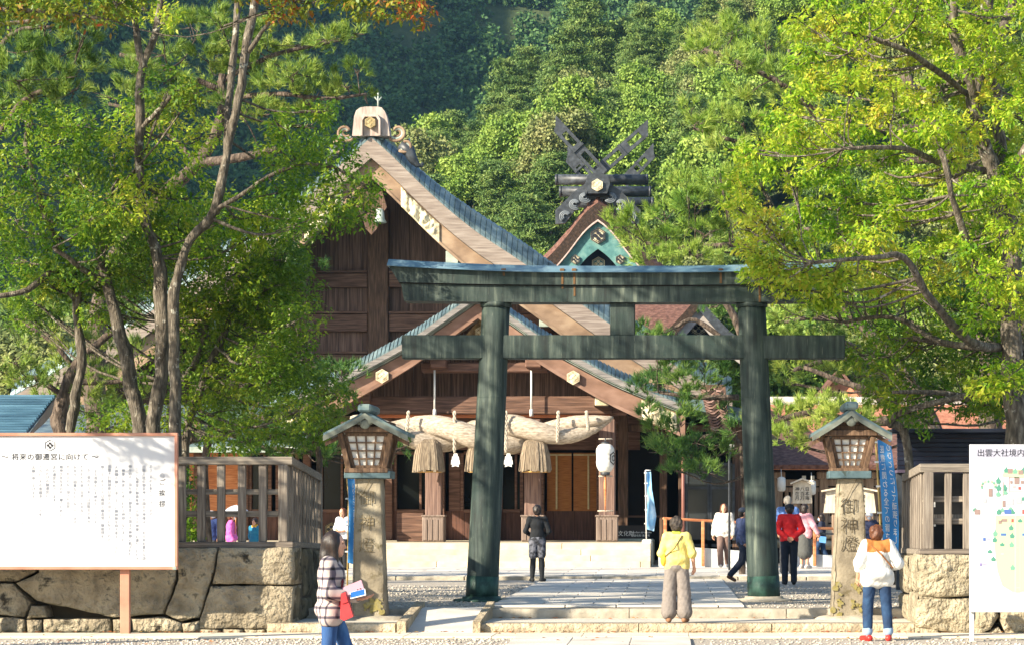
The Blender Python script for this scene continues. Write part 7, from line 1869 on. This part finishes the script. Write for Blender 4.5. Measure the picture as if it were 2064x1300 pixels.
def plaid():
    m = bpy.data.materials.new('plaid_flannel'); m.use_nodes = True; t = m.node_tree; N, L = t.nodes, t.links; b = N['Principled BSDF']; b.inputs['Roughness'].default_value = .9
    tc = N.new('ShaderNodeTexCoord'); sp = N.new('ShaderNodeSeparateXYZ'); L.new(tc.outputs['Object'], sp.inputs[0])
    def band(src, freq, ph=0., width=.32):
        a = N.new('ShaderNodeMath'); a.operation = 'MULTIPLY_ADD'; a.inputs[1].default_value = freq; a.inputs[2].default_value = ph; L.new(src, a.inputs[0])
        f = N.new('ShaderNodeMath'); f.operation = 'FRACT'; L.new(a.outputs[0], f.inputs[0])
        r = N.new('ShaderNodeMapRange'); r.interpolation_type = 'SMOOTHSTEP'; r.inputs[1].default_value = width - .07; r.inputs[2].default_value = width + .07; r.inputs[3].default_value = 1; r.inputs[4].default_value = 0; L.new(f.outputs[0], r.inputs[0])
        f2 = N.new('ShaderNodeMapRange'); f2.interpolation_type = 'SMOOTHSTEP'; f2.inputs[1].default_value = 0; f2.inputs[2].default_value = .09; L.new(f.outputs[0], f2.inputs[0])
        mu = N.new('ShaderNodeMath'); mu.operation = 'MULTIPLY'; L.new(r.outputs[0], mu.inputs[0]); L.new(f2.outputs[0], mu.inputs[1]); return mu.outputs[0]
    mixd = N.new('ShaderNodeMath'); mixd.operation = 'ADD'; L.new(sp.outputs['X'], mixd.inputs[0]); L.new(sp.outputs['Y'], mixd.inputs[1])
    s1, s2 = band(sp.outputs['Z'], 11.5), band(mixd.outputs[0], 11.5, .3)
    ad = N.new('ShaderNodeMath'); ad.operation = 'ADD'; L.new(s1, ad.inputs[0]); L.new(s2, ad.inputs[1]); hf = N.new('ShaderNodeMath'); hf.operation = 'MULTIPLY'; hf.inputs[1].default_value = .5; L.new(ad.outputs[0], hf.inputs[0])
    r = N.new('ShaderNodeValToRGB'); el = r.color_ramp.elements; el[0].color = rgb('b3a59e'); el[1].color = rgb('121117'); e = el.new(.5); e.color = rgb('57505a'); L.new(hf.outputs[0], r.inputs[0]); L.new(r.outputs[0], b.inputs['Base Color'])
    return m
PLAID = plaid()
JEANS = mat('blue_denim', ['1f3a66', '2f5486', '4a72a2'], 5, (2, 2, .6), .85, .003, 60)
JEANS_D = mat('dark_indigo_denim', ['142742', '1d3656', '284769'], 6, rough=.85, bump=.003, bscale=60)
GRD = lambda px, py, D, z: (X(px, D), D, z)

# plaid shirt visitor in front, walking to the right
def f1(j, fd, rt):
    hd = j['hea']
    long = [('e', hd + A(0, 0, .03) - fd * .02, A(.1, .092, .105)), ('c', hd - fd * .045 + A(0, 0, .02), hd - fd * .07 - A(0, 0, .16), .085, .075), ('c', hd - fd * .07 - A(0, 0, .12), hd - fd * .06 - A(0, 0, .29), .07, .045), ('c', hd + rt * .06 - A(0, 0, .0), hd + rt * .06 - A(0, 0, .22) + fd * .02, .045, .03), ('c', hd - rt * .06, hd - rt * .06 - A(0, 0, .22) + fd * .03, .045, .03)]
    return [shirt(PLAID, j, .03, 1.9, .80, .02, sw=.022, na=.004), trousers(JEANS, j, .004, hemw=.0, na=.003)] + shoes(cloth('white_trainers', 'cfccc6'), j) + [('hair', HAIR_K, long, .8, .03, .003),
            ('strap', cloth('dark_red_strap', '6d1f24'), [('c', j['nec'] + A(-.08, .09, -.05), j['che'] + A(.10, .12, -.05), .012, .012), ('c', j['che'] + A(.10, .12, -.05), j['pel'] + A(.16, .10, .05), .012, .012), ('c', j['nec'] + A(-.08, .09, -.05), j['nec'] + A(-.07, -.09, -.05), .014, .014)], .8, .008, 0.)]
pw_, jw, sw_ = person('person in black and white plaid shirt and jeans with long dark hair walking right', GRD(668, 1422, 22.3, 0), R(-90), 1.56,
       dict(elr=(.2, .0, 1.08), wrr=(.13, .24, 1.03), ell=(-.2, .02, 1.09), wrl=(-.10, .25, 1.02), knl=(-.09, .16, .48), anl=(-.09, .10, .09), tol=(-.1, .24, .03), knr=(.09, -.02, .46), anr=(.09, -.16, .11), tor=(.1, -.03, .03), hea=(0, .03, 1.53)), f1, .0095,
       hand_dir={'r': ((-.1, 1, -.1), (0, .1, 1)), 'l': ((.1, 1, 0), (0, -.1, 1))}, hand_curl=.35, female=True)
def held(name, label, cat, c, d, M_, m, deco=None):
    o = MB().box((0, 0, 0), d, ch=.003).build(name, m); o.matrix_world = M_; tag(o, label, cat); return o
bx_, by_ = X(668, 22.3), 22.3
M1 = Matrix.Translation((X(714, 22.15), 22.12, Z(1190, 22.1))) @ Matrix.Rotation(R(-22), 4, 'Y') @ Matrix.Rotation(R(62), 4, 'X')
pam = held('pamphlet', 'pink folded pamphlet held open by the plaid shirt visitor', 'pamphlet', None, (.19, .15, .008), M1, mat('pink_paper', ['9a7280', 'a98290'], 3, rough=.6))
o = text('printed_mark', '”', .12, mat('maroon_ink', ['4a1626'], 3), None, (0, 0, 0)); o.parent = pam; o.rotation_euler = (R(-90), 0, 0); o.location = (.05, -.05, .006)
M2 = Matrix.Translation((X(722, 22.05), 22.02, Z(1196, 22.05))) @ Matrix.Rotation(R(-14), 4, 'Y') @ Matrix.Rotation(R(50), 4, 'X')
ph = held('smartphone', 'blue smartphone held over the pink pamphlet', 'phone', None, (.145, .075, .01), M2, WHITE)
q = MB().box((0, 0, .0055), (.125, .062, .003)).build('screen', mat('blue_screen', ['1f4f93', '2d64ad'], 3, rough=.3)); q.parent = ph
bg_ = T('shoulder_bag', 'red shoulder bag hanging at the side of the plaid shirt visitor', 'bag', (X(700, 22.0), 22.02, Z(1225, 22)))
b = MB(); b.prism([(X(688, 22), Z(1196, 22)), (X(697, 22), Z(1192, 22)), (X(712, 22), Z(1242, 22)), (X(694, 22), Z(1250, 22)), (X(686, 22), Z(1246, 22))], 21.98, 22.08); b.build('pouch', mat('red_leather', ['b0262c', 'c43a3c'], 4, rough=.5), bg_)
b = MB(); b.prism([(X(690, 22), Z(1196, 22)), (X(697, 22), Z(1193, 22)), (X(702, 22), Z(1212, 22)), (X(690, 22), Z(1216, 22))], 21.97, 21.98); b.build('flap', MATS['red_leather'], bg_)

# runner in black, back to the camera
BLK = cloth('black_jersey', '14171c')
def f2(j, fd, rt):
    return [shirt(BLK, j, .012, 1.85, .88, 0, sw=.008), trousers(mat('camouflage_shorts', ['23252c', '4a4d57', '6b6d78'], 14, rough=.8, lo=.42, hi=.58), j, .022, length=0., hemw=.03, name='shorts', thigh=.74),
            ('leggings', BLK, [('c', j['kn' + q] + A(0, 0, .16), j['kn' + q], .074, .062) for q in 'lr'] + [('c', j['kn' + q], j['kn' + q] * .6 + j['an' + q] * .4, .062, .064) for q in 'lr'] + [('c', j['kn' + q] * .6 + j['an' + q] * .4, j['an' + q], .064, .046) for q in 'lr'], 1., .01, 0.)] + shoes(cloth('black_trainers', '1c1f24'), j) + [hair_cap(HAIR_K, j['hea'], fd, .012, na=.009)]
person('person in black running shirt and camouflage shorts standing with back turned on the path', GRD(1083, 1170, 52.0, .335), R(4), 1.6, dict(elr=(.25, -.02, 1.09), wrr=(.16, .16, 1.0), ell=(-.25, -.02, 1.09), wrl=(-.15, .17, 1.0), anl=(-.11, -.02, .085), tol=(-.14, .1, .03), anr=(.10, -.02, .085), tor=(.16, .09, .03)), f2)

# yellow blouse visitor on the step
def f3(j, fd, rt):
    return [shirt(cloth('yellow_cotton', 'd9c24a', cols=['cdb85c', 'd8c982']), j, .035, 1.12, .86, .02, 'blouse', sw=.02, na=.003), trousers(mat('grey_checked_cotton', ['746c67', '7a726d', '807873'], 30, (1, 1, 1), .9, .002, 60), j, .018, length=.80, hemw=.062, na=.004)] + shoes(cloth('tan_shoes', '8a6448'), j) + [
            hair_cap(HAIR_DB, j['hea'], fd, .02, na=.011), ('collar', cloth('lime_collar', 'b5c23f'), [('c', j['nec'] + A(-.03, .0, .0), j['nec'] + A(.03, 0, 0), .06, .06)], .8, .01, 0.),
            ('strap', cloth('brown_strap', '5b4a30'), [('c', j['nec'] + A(.09, -.085, -.02), j['che'] + A(-.02, -.172, -.06), .009, .009), ('c', j['che'] + A(-.02, -.172, -.06), j['pel'] + A(-.22, -.07, .1), .009, .009)], .7, .006, 0.)]
person('person in yellow blouse and wide grey trousers on the step before the torii', GRD(1364, 1255, 36.0, .165), R(-4), 1.52, dict(elr=(.25, -.02, 1.08), wrr=(.27, .07, .86), ell=(-.24, .02, 1.08), wrl=(-.2, .2, .98), knl=(-.115, .0, .46), knr=(.115, .01, .46), anl=(-.125, -.02, .085), anr=(.13, -.02, .085), tol=(-.15, .12, .03), tor=(.16, .12, .03)), f3, .0095, female=True)
yb = T('waist_bag', 'golden yellow bag under the left arm of the yellow blouse visitor', 'bag', (X(1338, 36), 36.0, Z(1130, 36)))
b = MB(); b.ellipsoid((X(1338, 36), 35.98, Z(1128, 36)), (.05, .08, .09)); b.build('pouch', mat('mustard_cloth', ['c99a1f', 'ddb23a'], 5, rough=.8), yb)

# red shoes visitor on the right, reading the sign
def f4(j, fd, rt):
    WHT = cloth('white_cotton', 'd4d2cc', cols=['d0cec8', 'dcdad4']); yoke = cloth('tan_corduroy', 'a8682f', cols=['9c5f2a', 'b5773c'])
    return [shirt(WHT, j, .03, 1.35, .82, .06, 'blouse', sw=.04, na=.003) + (('yoke', yoke, lambda c: (c[:, 2] > 1.255 + .012 * np.cos(c[:, 0] * 30)) & (abs(c[:, 0]) < .165)),), trousers(JEANS_D, j, .012, length=.86, hemw=.012, na=.003),
            ('turn_up', cloth('pale_denim', '8fa6c0'), [('c', j['kn' + q] + (j['an' + q] - j['kn' + q]) * .80, j['kn' + q] + (j['an' + q] - j['kn' + q]) * .87, .071, .071) for q in 'lr'], .8, .004, 0.),
            ('socks', cloth('red_socks', 'b3242a'), [('c', j['an' + q] + A(0, 0, -.02), j['an' + q] + A(0, 0, .07), .043, .044) for q in 'lr'], .8, .006, 0.)] + shoes(mat('red_leather_shoes', ['a8221f', 'c23a32'], 5, rough=.4), j, r=.016) + [
            hair_cap(HAIR_B, j['hea'], fd, .012, na=.010), ('strap', cloth('tan_strap', '8a5a32'), [('c', j['nec'] + A(-.12, -.085, -.02), j['che'] + A(.03, -.172, -.02), .012, .012), ('c', j['che'] + A(.03, -.172, -.02), j['wai'] + A(.2, -.11, -.03), .012, .012)], .7, .006, 0.)]
person('person in white blouse with tan yoke, rolled jeans and red shoes', GRD(1768, 1292, 33.9, .0), R(8), 1.60, dict(hea=(-.01, .03, 1.5), nec=(0, 0, 1.375), elr=(.29, -.03, 1.09), wrr=(.22, .15, 1.0), ell=(-.25, .0, 1.1), wrl=(-.26, .09, .88), hil=(-.1, 0, .87), hir=(.1, 0, .87), knl=(-.13, .03, .46), knr=(.14, .02, .46), anl=(-.14, -.02, .085), anr=(.16, -.02, .085), tol=(-.2, .1, .03), tor=(.2, .1, .03)), f4, .0095, female=True)

# court visitors
def f5(j, fd, rt):
    hd = j['hea']; return [shirt(cloth('white_blouse', 'd6d0c8'), j, .04, 1.9, .84, .03, 'blouse', sw=.025, na=.005), trousers(cloth('mauve_brown_trousers', '6f5a52'), j, .012, hemw=.02)] + shoes(cloth('pale_shoes', 'c2bab2'), j) + [
        ('hair', HAIR_B, [('e', hd + A(0, 0, .03) - fd * .02, A(.095, .095, .1)), ('c', hd - fd * .05, hd - fd * .05 - A(0, 0, .2), .075, .06), ('c', hd + rt * .065, hd + rt * .08 - A(0, 0, .18), .035, .03), ('c', hd - rt * .065, hd - rt * .075 - A(0, 0, .18), .035, .03)], .8, .02, .003)]
person('person in long white blouse walking towards the torii left of the right pillar', GRD(1459, 1142, 62.6, .40), R(176), 1.62, dict(elr=(.24, -.02, 1.08), wrr=(.27, .03, .84), ell=(-.22, -.03, 1.08), wrl=(-.22, .04, .85), knr=(.09, .13, .47), anr=(.07, .1, .1), tor=(.07, .24, .05), knl=(-.08, -.03, .46), anl=(-.09, -.2, .13), tol=(-.09, -.09, .04)), f5, female=True)
def f6(j, fd, rt):
    hd = j['hea']; NV = cloth('navy_jacket', '3b4664', cols=['343e5a', '46527a']); return [shirt(NV, j, .03, 1.9, .86, .01, 'jacket', sw=.02), trousers(cloth('dark_navy_trousers', '1a2233'), j, .012, hemw=.01)] + shoes(cloth('brown_shoes', '5b4030'), j) + [
        hair_cap(HAIR_K, hd, fd, .004), ('cap', cloth('slate_cap', '39404f'), [('e', hd + A(0, 0, .055) - fd * .01, A(.098, .098, .075)), ('c', hd + fd * .1 + A(0, 0, .05) - rt * .04, hd + fd * .1 + A(0, 0, .05) + rt * .04, .03, .03)], .8, .015, 0.)]
person('person in navy jacket and cap striding behind the right torii pillar', GRD(1497, 1176, 51.4, .31), R(-70), 1.57, dict(knl=(-.09, .2, .48), anl=(-.09, .22, .09), tol=(-.09, .38, .04), knr=(.09, -.06, .48), anr=(.09, -.32, .2), tor=(.09, -.22, .07), elr=(.2, -.12, 1.1), wrr=(.2, -.02, .9), wrl=(-.2, .18, .92)), f6)
def f7(j, fd, rt):
    hd = j['hea']; return [shirt(cloth('scarlet_sweater', 'c4161c', cols=['bd1218', 'd0262a']), j, .03, 1.9, .87, .0, 'sweater', sw=.02, na=.004), trousers(cloth('navy_chinos', '141c2c'), j, .012, hemw=.008)] + shoes(cloth('black_shoes', '14161a'), j) + [
        hair_cap(HAIR_K, hd, fd, .002), ('cap', cloth('black_cap', '1a1d26'), [('e', hd + A(0, 0, .05) - fd * .005, A(.1, .1, .08)), ('c', hd + fd * .11 + A(0, 0, .045) - rt * .04, hd + fd * .11 + A(0, 0, .045) + rt * .04, .025, .025)], .8, .015, 0.)]
person('person in scarlet sweater and black cap with hands clasped behind the back', GRD(1591, 1177, 50.6, .31), R(2), 1.67, dict(elr=(.25, -.1, 1.1), wrr=(.055, -.165, .93), ell=(-.25, -.1, 1.1), wrl=(-.055, -.175, .915), hea=(.01, .05, 1.5)), f7, hand_dir={'r': ((-1, -.15, -.1), (0, -1, 0)), 'l': ((1, -.1, .05), (0, -1, 0))})
def f8(j, fd, rt):
    return [shirt(cloth('blue_shirt', '4a6ba6', cols=['4464a0', '5a7ab2']), j, .03, 1.9, .86, .01, sw=.02), trousers(cloth('dark_grey_trousers', '2b2d33'), j, .012)] + shoes(cloth('black_shoes', '14161a'), j) + [hair_cap(HAIR_G, j['hea'], fd, .006)]
person('tall grey haired person in blue shirt half hidden behind the scarlet sweater', GRD(1588, 1160, 56, .40), R(-6), 1.76, {}, f8)
def f9(j, fd, rt):
    return [shirt(cloth('pink_cardigan', 'd59aa4'), j, .035, 1.9, .82, .02, 'cardigan', sw=.028), ('skirt', cloth('dark_grey_skirt', '4d4e4c'), [('c', j['pel'], A(0, 0, .42), .15, .2), ('e', j['pel'], A(.16, .13, .12))], 1., .03, .004)] + shoes(cloth('pale_shoes', 'c2bab2'), j) + [hair_cap(HAIR_K, j['hea'], fd, .018, low=.03)]
person('person in pink cardigan and long grey skirt walking behind the scarlet sweater', GRD(1622, 1143, 62, .40), R(-40), 1.6, dict(elr=(.27, .02, 1.1), wrr=(.33, .12, .9)), f9, female=True)
def f10(j, fd, rt):
    return [shirt(cloth('navy_top', '1d2438'), j, .03, 1.6, .86, .01, sw=.02), trousers(JEANS_D, j, .012)] + shoes(cloth('black_trainers', '1c1f24'), j) + [hair_cap(HAIR_K, j['hea'], fd, .025, low=.04), ('face_mask', cloth('pale_blue_mask', 'a9c4dd'), [('e', j['hea'] + fd * .07 - A(0, 0, .05), A(.05, .05, .05))], .8, .02, 0.)]
person('person in navy top and jeans with pale mask behind the right handrail', GRD(1656, 1130, 68, .40), R(75), 1.36, dict(knl=(-.09, .15, .48), anl=(-.09, .1, .1), knr=(.09, -.04, .46), anr=(.09, -.2, .12), tor=(.09, -.08, .04)), f10, female=True)
sb = T('shopping_bag', 'sky blue carrier bag beside the person in navy behind the right handrail', 'bag', (X(1658, 67.6), 67.6, Z(1096, 67.6)))
b = MB(); b.prism([(X(1651, 67.6), Z(1079, 67.6)), (X(1665, 67.6), Z(1081, 67.6)), (X(1664, 67.6), Z(1094, 67.6)), (X(1651, 67.6), Z(1092, 67.6))], 67.5, 67.62); b.build('bag_body', mat('sky_blue_vinyl', ['4d86c4', '6aa0d6'], 3, rough=.5), sb)
MB().tube([(X(1652, 67.6), 67.56, Z(1079, 67.6)), (X(1657, 67.6), 67.56, Z(1069, 67.6)), (X(1664, 67.6), 67.56, Z(1081, 67.6))], .01, 5).build('strap', BLACK, sb)
def f11(j, fd, rt):
    hd = j['hea']; return [shirt(cloth('midnight_jacket', '1b2340'), j, .035, 1.9, .84, .01, 'jacket', sw=.025), trousers(cloth('dark_grey_trousers', '2b2d33'), j, .012)] + shoes(cloth('black_shoes', '14161a'), j) + [
        ('hat', cloth('white_hat', 'd2d2d6'), [('e', hd + A(0, 0, .045), A(.105, .105, .08))], .8, .015, 0.), ('face_mask', cloth('white_mask', 'd8d8da'), [('e', hd + fd * .07 - A(0, 0, .05), A(.05, .05, .048))], .8, .02, 0.)]
person('person in midnight blue jacket with white hat and mask behind the right lantern', GRD(1752, 1130, 60, .40), R(172), 1.40, {}, f11)
def f12(j, fd, rt):
    hd = j['hea']; return [shirt(cloth('white_tunic', 'cfd2d6'), j, .025, 1.2, .84, .01, sw=.02), trousers(cloth('black_trousers', '15161a'), j, .01)] + shoes(cloth('black_shoes', '14161a'), j) + [
        ('hair', HAIR_B, [('e', hd + A(0, 0, .03) - fd * .02, A(.094, .094, .1)), ('c', hd - fd * .04, hd - fd * .05 - A(0, 0, .3), .075, .06), ('c', hd - rt * .06, hd - rt * .05 - A(0, 0, .28) + fd * .06, .035, .03)], .8, .02, .003),
        ('sash', cloth('blue_sleeve', '3d67b0'), [('c', j['shl'], j['shl'] * .6 + j['ell'] * .4, .078, .07)], .8, .01, 0.)]
person('person in white tunic with long brown hair beside the left blue banner', GRD(691, 1150, 60, .40), R(150), 1.5, dict(elr=(.2, .05, 1.1), wrr=(.05, .2, 1.05), ell=(-.22, .03, 1.08), wrl=(-.05, .2, 1.02)), f12, female=True)
def f13(j, fd, rt):
    hd = j['hea']; return [shirt(cloth('deep_navy_shirt', '1a2c5a'), j, .035, 1.5, .84, .01, sw=.03), trousers(cloth('dark_grey_trousers', '2b2d33'), j, .012)] + shoes(cloth('black_shoes', '14161a'), j) + [('hat', cloth('white_hat', 'd2d2d6'), [('e', hd + A(0, 0, .05), A(.12, .12, .07)), ('c', hd + A(-.05, 0, .01), hd + A(.05, 0, .01), .1, .1)], .8, .02, 0.)]
person('person in deep navy shirt and white hat behind the left fence', GRD(426, 1146, 60, .40), R(170), 1.44, {}, f13)
def f14(j, fd, rt):
    return [shirt(cloth('magenta_jacket', 'c04a9c', cols=['b8409a', 'd070b0']), j, .045, 1.9, .80, .03, 'jacket', sw=.03, na=.006), trousers(cloth('black_trousers', '15161a'), j, .012)] + shoes(cloth('black_shoes', '14161a'), j) + [hair_cap(HAIR_B, j['hea'], fd, .016), ('face_mask', cloth('white_mask', 'd8d8da'), [('e', j['hea'] + fd * .07 - A(0, 0, .05), A(.05, .05, .048))], .8, .02, 0.)]
person('person in magenta jacket turned to the right behind the left fence', GRD(466, 1146, 60, .40), R(-80), 1.4, {}, f14, female=True)
def f15(j, fd, rt):
    return [shirt(cloth('teal_top', '1f6f8f'), j, .03, 1.3, .84, .02, sw=.03), trousers(cloth('dark_grey_trousers', '2b2d33'), j, .012)] + shoes(cloth('black_shoes', '14161a'), j) + [hair_cap(HAIR_K, j['hea'], fd, .016), ('scarf', cloth('yellow_scarf', 'd0a030'), [('c', j['nec'] + A(-.05, .02, 0), j['nec'] + A(.05, .02, 0), .08, .08)], .8, .01, 0.)]
person('small person in teal top and yellow scarf behind the left fence', GRD(514, 1146, 60.5, .40), R(150), 1.25, {}, f15)
um = T('parasol', 'white parasol tilted behind the left fence beside the magenta jacket', 'parasol', (X(478, 60), 60, Z(1040, 60)))
b = MB(); cx_, cz_ = X(478, 60), Z(1029, 60)
b.grid(lambda u, v: Vector((cx_ + math.cos(6.2832 * u) * v * .32 * (1 - .04 * abs(math.sin(u * 8 * math.pi))), 59.9 + math.sin(6.2832 * u) * v * .32, cz_ + .14 - .17 * v * v)), 32, 6); b.build('canopy', mat('white_parasol_cloth', ['c9ccd6', 'dcdfe6'], 3, rough=.7, trans=.2), um)
MB().tube([(cx_, 59.9, cz_ + .17), (cx_ - .03, 59.9, Z(1075, 60))], .012, 6).build('shaft', WOOD_O, um)
